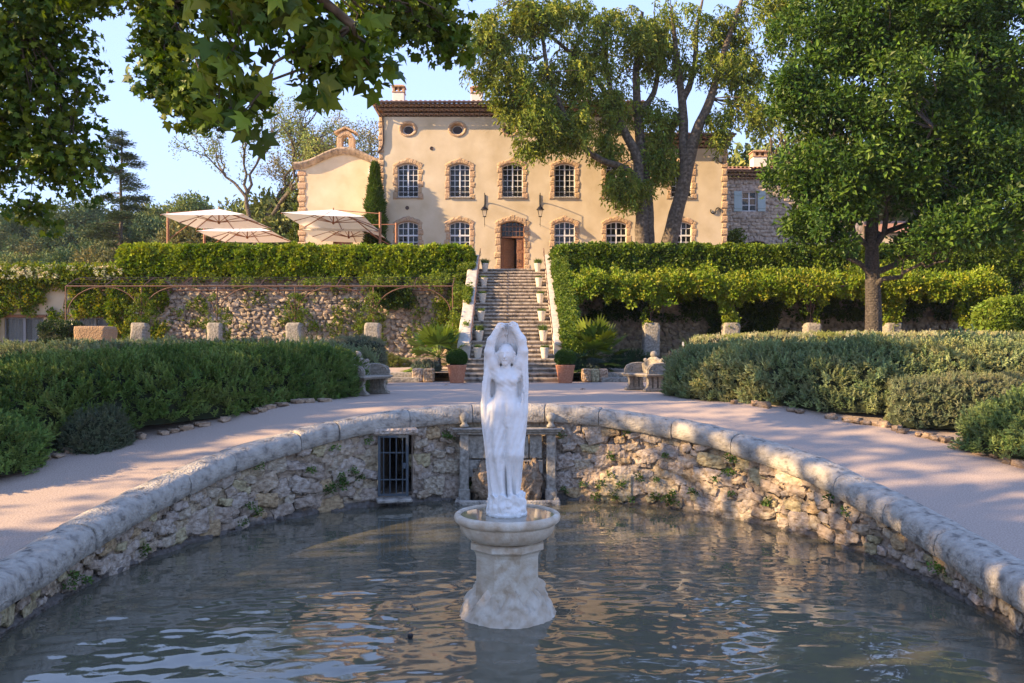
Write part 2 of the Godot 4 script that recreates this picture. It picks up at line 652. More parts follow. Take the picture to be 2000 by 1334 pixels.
func pool(a: float, o: float) -> Vector2:
	var c := cos(a)
	var s := sin(a)
	var e := 2.0 / 2.15
	return Vector2((POOL_A + o) * signf(c) * pow(absf(c), e), POOL_D + (POOL_B + o) * signf(s) * pow(absf(s), e))


func make_ground() -> void:
	var g := Geo.new()
	var nu := 180
	var rows := [0.0, .15, .3, .5, .75, 1.0, 1.3, 1.7, 2.1, 2.6, 3.2, 4.0, 5.0, 6.5, 8.5, 11.0, 15.0, 22.0, 35.0, 60.0, 110.0, 220.0, 500.0]
	var p := PackedVector3Array()
	for r in rows:
		for i in nu:
			var q := pool(TAU * i / nu, .2 + r)
			p.append(V(q.x, ground_y(q.y) + .012 * noise.get_noise_2d(q.x * 30, q.y * 30), q.y))
	g.grid(p, nu, rows.size(), true, true)
	struct("ground", g.mesh(), M.gravel)
	# house terrace behind the retaining wall
	g = Geo.new()
	g.bx(V(0, 2.3, 58), Vector3(120, 4.7, 43.2), 0.0)
	struct("terrace", g.mesh(), M.gravel)
	# upper garden on either side of the stair
	for s in [-1, 1]:
		g = Geo.new()
		var pp := PackedVector3Array()
		for d in [27.55, 29.0, 31.4]:
			for x in [1.95, 4.0, 8.0, 24.0]:
				pp.append(V(s * x, .30 + (d - 27.55) * .035, d))
		g.grid(pp, 4, 3, false, s < 0)
		struct("garden_path", g.mesh(), M.gravel)
		g = Geo.new()
		g.bx(V(s * 13.2, .28, 33.6), Vector3(22.6, .92, 4.4), 0.02)
		struct("garden_bed", g.mesh(), M.earth)


func make_pool() -> void:
	var n := 900
	var pts := []
	var cum := [0.0]
	for i in n + 1:
		pts.append(pool(-PI / 2 + TAU * i / n, 0.0))
		if i:
			cum.append(cum[-1] + pts[i].distance_to(pts[i - 1]))
	var total: float = cum[-1]
	# coping: separate long stones with worn round backs
	var cop := thing("pool_coping", "weathered grey round-backed coping stones along the oval pool wall", "coping")
	var prof := [[-.03, -.33], [-.09, -.31], [-.105, -.22], [-.10, -.12], [-.06, -.045], [.03, -.008], [.17, .008], [.3, -.002], [.40, -.05], [.44, -.14], [.45, -.34]]
	var at := 0.0
	var k := 0
	while at < total - 0.3:
		var len := minf(rf(.75, 1.5), total - at)
		var g := Geo.new()
		var nu := 9
		var p := PackedVector3Array()
		var lift := rf(-.016, .016)
		var push := rf(-.02, .02)
		for i in nu:
			var fr: float = [0.0, .018, .15, .3, .5, .7, .85, .982, 1.0][i]
			var s := at + .008 + (len - .016) * fr
			var a := -PI / 2 + TAU * arc_at(cum, s) / n
			var endy := -.022 if i == 0 or i == nu - 1 else 0.0
			for q in prof:
				var o: float = q[0] + push
				var b := pool(a, o)
				var yy: float = rim_y(pool(a, .2).y) + q[1] + lift + endy * (1.0 if q[1] > -.25 else 0.0)
				var w := V(b.x, yy, b.y)
				var f := noise.get_noise_3dv(w * 22.0) * .008 + noise2.get_noise_3dv(w * 70.0) * .008
				p.append(w + V(0, f, 0) + Vector3(b.x, 0, POOL_D - b.y).normalized() * f)
		g.grid(p, prof.size(), nu, false, false)
		for e in [0, nu - 1]:
			for j in range(1, prof.size() - 1):
				var a0 := p[e * prof.size()]
				if e == 0: g.tri(a0, p[j + 1], p[j])
				else: g.tri(a0, p[e * prof.size() + j], p[e * prof.size() + j + 1])
		part("coping_stone", g.mesh(), M.coping, cop)
		at += len
		k += 1
	# wall face of mortar and rubble, with an opening for the drain gate
	var wall := thing("pool_wall", "rough rubble stone wall enclosing the oval pool", "wall")
	var gx0 := -2.42
	var gx1 := -1.82
	var g2 := Geo.new()
	var nu2 := 620
	var nv := 44
	var pp := PackedVector3Array()
	var cc := PackedColorArray()
	for i in nu2:
		var a := deg_to_rad(-24.0 + 228.0 * i / (nu2 - 1))
		var b0 := pool(a, .2)
		var b := pool(a, .0)
		var inw := Vector3(-b.x, 0, b.y - POOL_D).normalized()
		var top := rim_y(b0.y) - .2
		for j in nv:
			var y := lerpf(WATER - .25, top, float(j) / (nv - 1))
			var w := V(b.x, y, b.y)
			var rough := smoothstep(9.0, 13.0, b.y)
			var f := noise.get_noise_3dv(w * 13.0) * .10 + noise2.get_noise_3dv(w * 34.0) * .07 + noise.get_noise_3dv(w * 85.0) * .03
			f *= lerpf(.45, 1.0, rough)
			var plinth := .05 * smoothstep(WATER + .09, WATER + .04, y)
			pp.append(w + inw * (f - .05 + plinth))
			var t := noise2.get_noise_3dv(w * 7.0 + Vector3(40, 0, 0))
			var warm := clampf(.5 + t, 0, 1)
			var wet := smoothstep(WATER + .11, WATER + .09, y + .02 * noise.get_noise_3dv(w * 40.0))
			cc.append(Color(.95, .93, .92).lerp(Color(1.12, .96, .78), warm).lerp(Color(.30, .31, .33), wet))
	for i in nu2 - 1:
		for j in nv - 1:
			var a := i * nv + j
			var m := (pp[a] + pp[a + nv + 1]) * .5
			if m.x > gx0 and m.x < gx1 and -m.z > 12.0 and m.y > -1.56 and m.y < -.45:
				continue
			for t in [[a, a + nv, a + nv + 1], [a, a + nv + 1, a + 1]]:
				for q in [0, 1, 2]:
					g2.v.append(pp[t[q]])
					g2.c.append(cc[t[q]])
	# smooth normals from neighbours
	var nn := PackedVector3Array()
	for i in nu2:
		for j in nv:
			var du := pp[mini(i + 1, nu2 - 1) * nv + j] - pp[maxi(i - 1, 0) * nv + j]
			var dv := pp[i * nv + mini(j + 1, nv - 1)] - pp[i * nv + maxi(j - 1, 0)]
			nn.append(dv.cross(du).normalized())
	for i in nu2 - 1:
		for j in nv - 1:
			var a := i * nv + j
			var m := (pp[a] + pp[a + nv + 1]) * .5
			if m.x > gx0 and m.x < gx1 and -m.z > 12.0 and m.y > -1.56 and m.y < -.45:
				continue
			for t in [[a, a + nv, a + nv + 1], [a, a + nv + 1, a + 1]]:
				for q in [0, 1, 2]:
					g2.n.append(nn[t[q]])
	part("mortar_face", g2.mesh(), M.rubble, wall)
	# stones standing proud of the mortar, each its own piece
	var tints := [Color(1.0, .98, .95), Color(1.12, 1.04, .92), Color(.85, .8, .76), Color(1.2, 1.0, .72), Color(.95, .94, .96), Color(1.22, 1.17, 1.1), Color(1.18, .86, .6), Color(1.05, .94, .82)]
	var kinds := []
	for i in 14:
		kinds.append(stone_mesh(i, tints[i % tints.size()], .42, 12, 7))
	var made := 0
	var spots := []
	var tries := 0
	while made < 285 and tries < 9000:
		tries += 1
		var a := deg_to_rad(rf(-12.0, 192.0))
		var b0 := pool(a, .2)
		var b := pool(a, .0)
		if b.y < 7.2:
			continue
		var top := rim_y(b0.y) - .36
		var y := rf(WATER + .1, top)
		var big := rf(.07, .17) * lerpf(.75, 1.15, smoothstep(9.0, 14.0, b.y))
		var w := V(b.x, y, b.y)
		if w.x > gx0 - .12 and w.x < gx1 + .12 and b.y > 12 and y > -1.72:
			continue
		if absf(w.x + .08) < 1.0 and b.y > 12:
			continue
		var ok := true
		for s in spots:
			if w.distance_squared_to(s[0]) < pow((big + s[1]) * .95, 2):
				ok = false
				break
		if not ok:
			continue
		spots.append([w, big])
		var inw := Vector3(-b.x, 0, b.y - POOL_D).normalized()
		var side := Vector3.UP.cross(inw)
		var roll := rf(-.35, .35)
		var bs := Basis(side.rotated(inw, roll), Vector3.UP.rotated(inw, roll), inw)
		bs = bs * Basis.from_scale(Vector3(big * rf(1.0, 1.6), big * rf(.6, 1.0), rf(.03, .055)))
		part("stone", kinds[rng.randi() % kinds.size()], M.rubble, wall, Transform3D(bs, w + inw * rf(-.045, -.008)))
		made += 1
	# squared block low on the sunny side
	var ga := Geo.new()
	ga.col = Color(1.25, 1.1, .85)
	ga.box(Transform3D(Basis(Vector3.UP, -.42), V(1.72 + .2, -1.42, 14.98)), Vector3(.62, .42, .16), .03)
	part("squared_block", ga.mesh(), M.rubble, wall)
	# weeds growing from the joints
	var weed := clump(16, .05, .055, .04, .2, false, .3)
	var xf := []
	var cl := []
	for i in 150:
		var a := deg_to_rad(rf(0, 180.0))
		var b := pool(a, -.05)
		var y := WATER + .1 + (rim_y(b.y) - .4 - WATER) * pow(rng.randf(), 1.6)
		var w := V(b.x, y, b.y)
		if noise.get_noise_3dv(w * 8.0 + Vector3(9, 9, 9)) < .12 or (w.x > gx0 and w.x < gx1):
			continue
		for q in 3:
			xf.append(turned(w + rdir() * .05, Vector3.UP, rf(.6, 1.2)))
			cl.append(tint(Color(.075, .14, .03), .3))
	var wd := copies("wall_weeds", weed, M.leaf, self, xf, cl, true)
	tag(wd, "small green weeds sprouting from joints of the pool wall", "weeds")
	make_gate(gx0, gx1)
	make_niche()
	make_water()


func arc_at(cum: Array, s: float) -> float:
	var lo := 0
	var hi := cum.size() - 1
	while hi - lo > 1:
		var m := (lo + hi) / 2
		if cum[m] <= s: lo = m
		else: hi = m
	return lo + (s - cum[lo]) / maxf(cum[hi] - cum[lo], 1e-6)


func stone_mesh(sd: int, col: Color, rough: float, nu := 10, nv := 6) -> ArrayMesh:
	var g := Geo.new()
	g.col = col
	var p := PackedVector3Array()
	for j in nv + 1:
		var b := -PI / 2 + PI * j / nv
		for i in nu:
			var a := TAU * i / nu
			var q := Vector3(cos(b) * cos(a), sin(b), -cos(b) * sin(a))
			var sq := Vector3(signf(q.x) * pow(absf(q.x), .5), signf(q.y) * pow(absf(q.y), .5), signf(q.z) * pow(absf(q.z), .45))
			var f := 1.0 + rough * noise.get_noise_3dv(q * 30.0 + Vector3(sd * 37.0, sd * 11.0, 0)) * 1.6
			if j == 0 or j == nv:
				f = 1.0
			p.append(sq * f)
	g.grid(p, nu, nv + 1, true)
	return g.mesh()


func make_gate(gx0: float, gx1: float) -> void:
	var o := thing("drain_gate", "dark blue-grey barred iron gate closing a dark opening in the pool wall", "gate", V(-2.12, -1.56, 14.7))
	var g := Geo.new()
	var c := o.position
	var z := -14.62 - c.z
	# frame
	for x in [gx0 + .05, gx1 - .05]:
		g.bx(Vector3(x - c.x, .55, z), Vector3(.045, 1.1, .03))
	for y in [.03, 1.07]:
		g.bx(Vector3(0, y, z), Vector3(.45, .04, .028))
	part("frame", g.mesh(), M.iron_blue, o)
	for i in 4:
		g = Geo.new()
		g.bar(Vector3(-.17 + i * .112, .04, z), Vector3(-.17 + i * .112, 1.06, z), .011)
		part("bar", g.mesh(), M.iron_blue, o)
	for y in [.3, .78]:
		g = Geo.new()
		g.bx(Vector3(0, y, z - .012), Vector3(.46, .022, .012))
		part("crossbar", g.mesh(), M.iron_blue, o)
	g = Geo.new()
	g.bx(Vector3(.2, .55, z + .03), Vector3(.06, .1, .04), .008)
	part("lock", g.mesh(), M.iron_blue, o)
	# the culvert behind: open box of dark stone
	g = Geo.new()
	var y0 := -.02
	var y1 := 1.13
	var zz := -14.85 - c.z
	var zb := -17.2 - c.z
	var x0 := gx0 - c.x
	var x1 := gx1 - c.x
	g.quad(Vector3(x0, y0, zz), Vector3(x1, y0, zz), Vector3(x1, y0, zb), Vector3(x0, y0, zb))
	g.quad(Vector3(x0, y1, zb), Vector3(x1, y1, zb), Vector3(x1, y1, zz), Vector3(x0, y1, zz))
	g.quad(Vector3(x0, y0, zz), Vector3(x0, y0, zb), Vector3(x0, y1, zb), Vector3(x0, y1, zz))
	g.quad(Vector3(x1, y0, zb), Vector3(x1, y0, zz), Vector3(x1, y1, zz), Vector3(x1, y1, zb))
	g.quad(Vector3(x0, y0, zb), Vector3(x1, y0, zb), Vector3(x1, y1, zb), Vector3(x0, y1, zb))
	part("culvert", g.mesh(), M.earth, o)
	g = Geo.new()
	g.box(Transform3D(Basis(Vector3.UP, .25), Vector3(.02, -.05, z + .05)), Vector3(.62, .06, .34), .015)
	part("sill", g.mesh(), M.coping, o)
	g = Geo.new()
	g.box(Transform3D(Basis(Vector3.UP, .25), Vector3(.02, 1.15, z - .13)), Vector3(.8, .12, .3), .03)
	part("lintel", g.mesh(), M.rubble, o)


func make_niche() -> void:
	var o := thing("fountain_niche", "carved stone fountain niche with ball finials behind the statue", "niche", V(-.08, WATER, 15.2))
	for x in [-.8, .8]:
		var g := Geo.new()
		g.bx(Vector3(x, .62, .06), Vector3(.17, 1.24, .14), .015)
		g.bx(Vector3(x, .12, .075), Vector3(.22, .24, .17), .02)
		part("pilaster", g.mesh(), M.grey_stone, o)
		g = Geo.new()
		g.lathe([[.0, 1.36], [.075, 1.36], [.08, 1.4], [.05, 1.43], [.045, 1.46], [.07, 1.49], [.09, 1.55], [.07, 1.62], [.0, 1.645]], 16, Vector3(x, 0, .05))
		part("ball_finial", g.mesh(), M.grey_stone, o)
	var g := Geo.new()
	g.bx(Vector3(0, 1.265, .08), Vector3(1.86, .05, .2), .012)
	g.bx(Vector3(0, 1.315, .1), Vector3(1.96, .05, .26), .012)
	g.bx(Vector3(0, 1.345, .12), Vector3(2.02, .02, .3), .006)
	part("entablature", g.mesh(), M.grey_stone, o)
	for q in [[-.46, 1.0, .58, .44], [.12, 1.0, .54, .44], [.52, 1.0, .24, .44], [-.36, .6, .8, .33], [.36, .6, .6, .33]]:
		g = Geo.new()
		g.bx(Vector3(q[0], q[1], -.01), Vector3(q[2] - .012, q[3] - .012, .12), .012)
		part("back_slab", g.mesh(), M.grey_stone, o)
	# tufa rockwork under the spout
	for x in [-.42, .40]:
		g = Geo.new()
		var p := PackedVector3Array()
		for j in 15:
			var b := -PI / 2 + PI * j / 14
			for i in 22:
				var a := TAU * i / 22
				var q := Vector3(cos(b) * cos(a), sin(b), -cos(b) * sin(a))
				var f := 1.0 + .45 * noise.get_noise_3dv(q * 26.0 + Vector3(x * 90.0, 3, 0)) + .25 * noise2.get_noise_3dv(q * 60.0)
				p.append(Vector3(x, .33, .08) + q * Vector3(.24, .40, .2) * f)
		g.col = Color(.62, .55, .46)
		g.grid(p, 22, 15, true)
		part("tufa_rock", g.mesh(), M.rubble, o)
	g = Geo.new()
	g.bx(Vector3(0, .03, .42), Vector3(1.9, .1, .1), .02)
	g.bx(Vector3(-.9, .03, .22), Vector3(.1, .098, .3), .02)
	g.bx(Vector3(.9, .03, .22), Vector3(.1, .098, .3), .02)
	part("trough_edge", g.mesh(), M.coping, o)
	g = Geo.new()
	g.tube(PackedVector3Array([Vector3(0, .72, 0), Vector3(0, .74, .12), Vector3(0, .70, .2)]), [.025, .022, .02], 8)
	part("spout", g.mesh(), M.iron_rust, o)


func wave(x: float, d: float) -> float:
	var calm := smoothstep(15.5, 9.5, d) * (.30 + .70 * clampf(.55 + 1.1 * noise.get_noise_2d(x * 5.0 + 40.0, d * 5.0), 0, 1)) + .06
	var r := Vector2(x - 1.2, d - 8.6).length()
	var h := .0016 * sin(r * 17.0 + 1.6 * noise2.get_noise_2d(x * 9, d * 9)) * smoothstep(7.0, .5, r)
	var r2 := Vector2(x + 1.5, d - 7.4).length()
	h += .0016 * sin(r2 * 13.0 + 2.0 * noise.get_noise_2d(x * 7, d * 7)) * smoothstep(6.0, .4, r2)
	h += .0085 * noise.get_noise_2d(x * 11.0, d * 24.0) + .0042 * noise2.get_noise_2d(x * 24.0 + 9.0, d * 75.0)
	return h * calm


func make_water() -> void:
	var g := Geo.new()
	var cell := .045
	var nx := int(10.6 / cell)
	var nd := int(13.2 / cell)
	var hs := PackedFloat32Array()
	hs.resize((nx + 1) * (nd + 1))
	for j in nd + 1:
		for i in nx + 1:
			hs[j * (nx + 1) + i] = wave(-5.3 + i * cell, 2.4 + j * cell)
	var at := func(i: int, j: int) -> Vector3: return V(-5.3 + i * cell, WATER + hs[j * (nx + 1) + i], 2.4 + j * cell)
	var nr := func(i: int, j: int) -> Vector3:
		var dx := hs[j * (nx + 1) + mini(i + 1, nx)] - hs[j * (nx + 1) + maxi(i - 1, 0)]
		var dd := hs[mini(j + 1, nd) * (nx + 1) + i] - hs[maxi(j - 1, 0) * (nx + 1) + i]
		return Vector3(-dx, 2 * cell, dd).normalized()
	for j in nd:
		for i in nx:
			var x := -5.3 + (i + .5) * cell
			var d := 2.4 + (j + .5) * cell
			if pow(absf(x) / (POOL_A + .2), 2.15) + pow(absf(d - POOL_D) / (POOL_B + .2), 2.15) > 1.0:
				continue
			var a: Vector3 = at.call(i, j)
			var b: Vector3 = at.call(i + 1, j)
			var c: Vector3 = at.call(i + 1, j + 1)
			var e: Vector3 = at.call(i, j + 1)
			var na: Vector3 = nr.call(i, j)
			var nc: Vector3 = nr.call(i + 1, j + 1)
			g.tri_n(a, b, c, na, nr.call(i + 1, j), nc)
			g.tri_n(a, c, e, na, nc, nr.call(i, j + 1))
	struct("water", g.mesh(), M.water)
	# small dark water jet nozzle that breaks the surface
	var o := thing("pool_nozzle", "tiny dark nozzle poking out of the pool water left of the pedestal", "nozzle", V(-.98, WATER, 7.9))
	g = Geo.new()
	g.lathe([[.022, -.2], [.022, .015], [.028, .02], [.028, .045], [.012, .05], [0.0, .05]], 12)
	part("pipe", g.mesh(), M.iron, o)


# ---------------------------------------------------------------- fountain pedestal

func make_pedestal() -> void:
	var o := thing("fountain_pedestal", "cream stone fountain basin on an octagonal rock-footed pedestal", "pedestal", V(-.05, WATER, 8.7))
	var g := Geo.new()
	# basin: bowl with a rolled rim; water lies inside
	var prof := [[0.0, .78], [.34, .78], [.395, .795], [.44, .82], [.48, .86], [.503, .91], [.51, .955], [.514, .965], [.535, .972], [.556, .99], [.565, 1.02], [.558, 1.048], [.54, 1.062], [.515, 1.066], [.498, 1.058], [.49, 1.035], [.475, 1.01], [.0, 1.0]]
	g.lathe(prof, 56)
	part("basin", g.mesh(), M.pale_stone, o)
	g = Geo.new()
	g.lathe([[.492, 1.046], [.25, 1.046], [0.0, 1.046]], 48)
	part("basin_water", g.mesh(), M.basin_water, o)
	# octagonal cap and stem
	g = Geo.new()
	var oc := [[.335, .60], [.338, .64], [.35, .675], [.375, .70], [.395, .71], [.395, .77], [.37, .782], [0.0, .785]]
	var lower := [[.56, -.4], [.5, -.06], [.48, .03], [.43, .16], [.37, .29], [.345, .40], [.335, .46]]
	for set in [oc, [[.345, -.3], [.335, .605]]]:
		var p := PackedVector3Array()
		for q in set:
			for i in 8:
				var a := TAU * (i + .5) / 8
				p.append(Vector3(cos(a) * q[0] / cos(PI / 8) * .96, q[1], -sin(a) * q[0] / cos(PI / 8) * .96))
		for j in set.size() - 1:
			for i in 8:
				var a: int = j * 8 + i
				var b: int = j * 8 + (i + 1) % 8
				if set[j + 1][0] == 0.0:
					g.tri(p[a], p[b], p[a + 8])
				else:
					g.quad(p[a], p[b], p[b + 8], p[a + 8])
	part("cap", g.mesh(), M.pale_stone, o)
	g = Geo.new()
	var nu := 96
	var nv := 48
	var p := PackedVector3Array()
	for j in nv:
		var y := lerpf(-.4, .58, float(j) / (nv - 1))
		for i in nu:
			var a := TAU * i / nu
			# octagon radius at this angle
			var f := fposmod(a, TAU / 8) - PI / 8
			var r_oct := .335 * .96 / cos(f)
			# rock climbs in pointed tongues over the octagon
			var tongue := .13 + .27 * absf(sin(a * 4.0 + .8)) * (.6 + .5 * noise.get_noise_2d(cos(a) * 60.0, sin(a) * 60.0))
			var flare := .325 + .165 * pow(clampf((.5 - y) / .5, 0, 1.3), 1.4)
			var t := smoothstep(tongue + .05, tongue - .05, y)
			var q := Vector3(cos(a), y, -sin(a))
			var rk := flare + .02 + .03 * noise.get_noise_3dv(q * Vector3(35, 60, 35)) + .012 * noise2.get_noise_3dv(q * Vector3(95, 170, 95))
			var r := lerpf(r_oct - .05, rk, t)
			p.append(Vector3(cos(a) * r, y, -sin(a) * r))
	g.grid(p, nu, nv, true)
	part("rock_foot", g.mesh(), M.pale_stone, o)
# ---------------------------------------------------------------- statue (one surface meshed from a distance field)

var caps := []  # [a, b, ra, rb, blend]


func cloak_half(y: float) -> Vector2:  # left and right edge of the hanging cloak at height y
	var T := [[0.05, -.165, .12], [.2, -.172, .12], [.5, -.205, .145], [.9, -.245, .182], [1.2, -.262, .2], [1.45, -.25, .205], [1.62, -.238, .208], [1.75, -.23, .208], [1.86, -.2, .18], [1.95, -.14, .125], [2.03, -.09, .10], [2.2, -.05, .05]]
	for i in T.size() - 1:
		if y <= T[i + 1][0]:
			var t := clampf((y - T[i][0]) / (T[i + 1][0] - T[i][0]), 0, 1)
			return Vector2(lerpf(T[i][1], T[i + 1][1], t), lerpf(T[i][2], T[i + 1][2], t))
	return Vector2(-.03, .03)


func sd_statue(p: Vector3) -> float:
	var d := 9.0
	for c in caps:
		var a: Vector3 = c[0]
		var ab: Vector3 = c[5]
		var h := clampf((p - a).dot(ab) * c[6], 0.0, 1.0)
		var e: float = (p - a - ab * h).length() - lerpf(c[2], c[3], h)
		var k: float = c[4]
		if e < d + k:
			if d < e + k:
				var m: float = clampf(0.5 + 0.5 * (d - e) / k, 0.0, 1.0)
				d = lerpf(d, e, m) - k * m * (1.0 - m)
			else:
				d = e
	var y := p.y
	var ang := atan2(p.x, p.z + .05)
	# clinging folds of the skirt
	if y < 1.32:
		var w := smoothstep(1.32, 1.05, y)
		d += w * .012 * sin(ang * 11.0 + 3.0 * sin(y * 2.6 + ang) + y * 2.0)
		d += w * .005 * sin(p.x * 95.0 + 9.0 * sin(y * 4.0) + 2.0 * p.z)
	elif y < 1.56:
		d += .0012 * sin((p.x * .7 + p.y) * 120.0)
	# cloak: half shell behind, from raised hands to the foot
	if y > .02 and y < 2.06:
		var e2 := cloak_half(y)
		var cx := (e2.x + e2.y) * .5
		var hw := (e2.y - e2.x) * .5
		var bz := .12 + .045 * smoothstep(0.2, 1.4, y) - .06 * smoothstep(1.7, 2.05, y)
		var q := Vector2((p.x - cx) / hw, (p.z - .03) / bz)
		var outer := (q.length() - 1.0) * minf(hw, bz)
		var fold := .013 * sin(ang * 13.0 + 3.0 * sin(y * 2.2)) + .005 * sin(ang * 39.0 + y * 3.0)
		outer += fold
		var q2 := Vector2((p.x - cx) / (hw - .035), (p.z - .06) / (bz - .012))
		var inner := (q2.length() - 1.0) * minf(hw - .035, bz) - fold * .8
		var front := p.z - (.085 + .02 * sin(y * 7.0) - .05 * smoothstep(1.5, 1.75, y))
		var top := y - 2.04
		var sh := maxf(maxf(outer, -inner), maxf(front, top))
		var m := clampf(0.5 + 0.5 * (d - sh) / .03, 0.0, 1.0)
		d = lerpf(d, sh, m) - .03 * m * (1.0 - m)
	# rock and reeds at the foot
	var rr := Vector2(p.x + .005, p.z).length()
	var reed := .012 * absf(sin(ang * 9.0 + y * 3.0)) + .02 * noise.get_noise_3dv(p * 90.0)
	var rock := maxf(rr - (.205 - .12 * maxf(0.0, y - .08)) - reed, absf(y - .10) - .11 - .04 * absf(sin(ang * 6.0)))
	var m2 := clampf(0.5 + 0.5 * (d - rock) / .02, 0.0, 1.0)
	d = lerpf(d, rock, m2) - .02 * m2 * (1.0 - m2)
	var ring := maxf(rr - .213 + .006 * cos(y * 110.0), absf(y - .012) - .03)
	return minf(d, ring)


func cap(a: Vector3, b: Vector3, ra: float, rb: float, k := .03) -> void:
	var ab := b - a
	caps.append([a, b, ra, rb, k, ab, 1.0 / maxf(ab.length_squared(), 1e-8)])


func make_statue() -> void:
	# legs: one straight, one with the knee forward, under thin drapery
	cap(Vector3(-.095, 1.1, .015), Vector3(-.095, .66, .06), .125, .098)
	cap(Vector3(-.095, .66, .06), Vector3(-.07, .14, .055), .095, .066)
	cap(Vector3(.065, 1.1, .02), Vector3(.085, .66, .10), .12, .085)
	cap(Vector3(.085, .66, .105), Vector3(.045, .16, -.01), .08, .045)
	# gathered drapery on both outer sides, from the arms down
	cap(Vector3(-.2, 1.58, .01), Vector3(-.215, 1.15, .035), .03, .034, .02)
	cap(Vector3(-.205, 1.15, .045), Vector3(-.125, .2, .05), .038, .036, .025)
	cap(Vector3(.18, 1.6, .0), Vector3(.18, 1.1, .02), .026, .03, .02)
	cap(Vector3(.165, 1.1, .03), Vector3(.10, .35, .0), .03, .02, .025)
	cap(Vector3(-.02, .95, -.03), Vector3(-.01, .2, -.05), .10, .09, .04)
	cap(Vector3(-.075, .13, .06), Vector3(-.09, .10, .15), .045, .028)
	cap(Vector3(.055, .15, .0), Vector3(.08, .11, .1), .04, .026)
	# hanging folds left of the straight leg
	for i in 5:
		cap(Vector3(-.13 - .014 * i, 1.0 - .05 * i, .06 - .02 * i), Vector3(-.12 - .012 * i, .16, .085 - .025 * i), .028, .022, .018)
	for i in 3:
		cap(Vector3(.0 + .012 * i, 1.02, .115), Vector3(.01 + .02 * i, .22, .09), .016, .02, .02)
	# trunk
	cap(Vector3(-.06, 1.12, .0), Vector3(.03, 1.12, .0), .15, .145, .05)
	cap(Vector3(-.02, 1.2, .015), Vector3(-.01, 1.3, .01), .128, .105, .05)
	cap(Vector3(-.01, 1.3, .01), Vector3(-.01, 1.43, .0), .105, .115, .05)
	cap(Vector3(-.09, 1.49, .0), Vector3(.08, 1.49, .0), .072, .072, .05)
	cap(Vector3(-.07, 1.432, .085), Vector3(-.068, 1.43, .088), .047, .045, .045)
	cap(Vector3(.058, 1.432, .085), Vector3(.056, 1.43, .088), .047, .045, .045)
	cap(Vector3(-.01, 1.53, -.005), Vector3(-.01, 1.63, .01), .05, .045, .03)
	# crossed edges of the bodice and the roll of cloth at the hips
	for i in 4:
		cap(Vector3(-.10 + .012 * i, 1.535 - .02 * i, .055), Vector3(.085, 1.40 - .022 * i, .085 - .006 * i), .010, .012, .014)
	for i in 3:
		cap(Vector3(-.15, 1.14 - .03 * i, .075), Vector3(.0, 1.03 - .035 * i, .135), .014, .016, .018)
		cap(Vector3(.0, 1.03 - .035 * i, .135), Vector3(.14, 1.13 - .03 * i, .07), .016, .013, .018)
	# arms raised in an arch, hands almost touching
	cap(Vector3(-.115, 1.5, .0), Vector3(-.15, 1.62, .02), .06, .055)
	cap(Vector3(-.15, 1.6, .02), Vector3(-.186, 1.73, .035), .058, .05)
	cap(Vector3(-.186, 1.73, .035), Vector3(-.168, 1.85, .045), .05, .042)
	cap(Vector3(-.168, 1.85, .045), Vector3(-.10, 1.965, .05), .042, .03)
	cap(Vector3(.10, 1.5, .0), Vector3(.13, 1.62, .02), .06, .055)
	cap(Vector3(.13, 1.6, .02), Vector3(.166, 1.74, .035), .058, .05)
	cap(Vector3(.166, 1.74, .035), Vector3(.15, 1.86, .045), .05, .042)
	cap(Vector3(.15, 1.86, .045), Vector3(.075, 1.98, .05), .042, .032)
	cap(Vector3(-.095, 1.96, .05), Vector3(-.07, 2.005, .06), .03, .026, .012)
	cap(Vector3(.075, 1.97, .05), Vector3(.06, 2.02, .06), .032, .03, .012)
	for i in 4:
		cap(Vector3(-.085 + .016 * i, 2.005, .072 - .012 * i), Vector3(-.062 + .014 * i, 2.032 - .006 * i, .082 - .012 * i), .010, .008, .005)
		cap(Vector3(.085 - .016 * i, 2.015, .072 - .012 * i), Vector3(.058 - .014 * i, 2.05 - .006 * i, .082 - .012 * i), .011, .009, .005)
	cap(Vector3(-.06, 1.985, .075), Vector3(-.035, 2.0, .09), .011, .009, .005)
	cap(Vector3(.05, 1.995, .075), Vector3(.025, 2.01, .09), .011, .009, .005)
	# head, turned up and aside, with gathered hair
	var hc := Vector3(-.012, 1.695, .03)
	cap(hc + Vector3(0, .035, -.015), hc + Vector3(-.004, .012, .005), .084, .083, .02)
	cap(hc + Vector3(-.004, -.02, .025), hc + Vector3(-.014, -.075, .042), .062, .036, .02)
	cap(hc + Vector3(-.014, .03, .082), hc + Vector3(-.02, -.018, .1), .008, .014, .012)
	cap(hc + Vector3(-.045, .038, .07), hc + Vector3(.02, .038, .074), .012, .012, .012)
	cap(hc + Vector3(-.032, -.043, .082), hc + Vector3(-.002, -.043, .084), .009, .009, .008)
	cap(hc + Vector3(.0, .05, -.06), hc + Vector3(.0, -.03, -.085), .075, .055, .03)
	cap(hc + Vector3(-.078, .02, .0), hc + Vector3(-.07, -.06, -.02), .028, .024, .02)
	cap(hc + Vector3(.074, .02, .0), hc + Vector3(.068, -.06, -.02), .028, .024, .02)
	var o := thing("marble_statue", "white marble statue of a draped woman with both arms raised overhead", "statue", V(-.05, -.705, 8.7))
	part("figure", net(Vector3(-.34, -.03, -.3), Vector3(.3, 2.12, .28), .0085), M.marble, o)


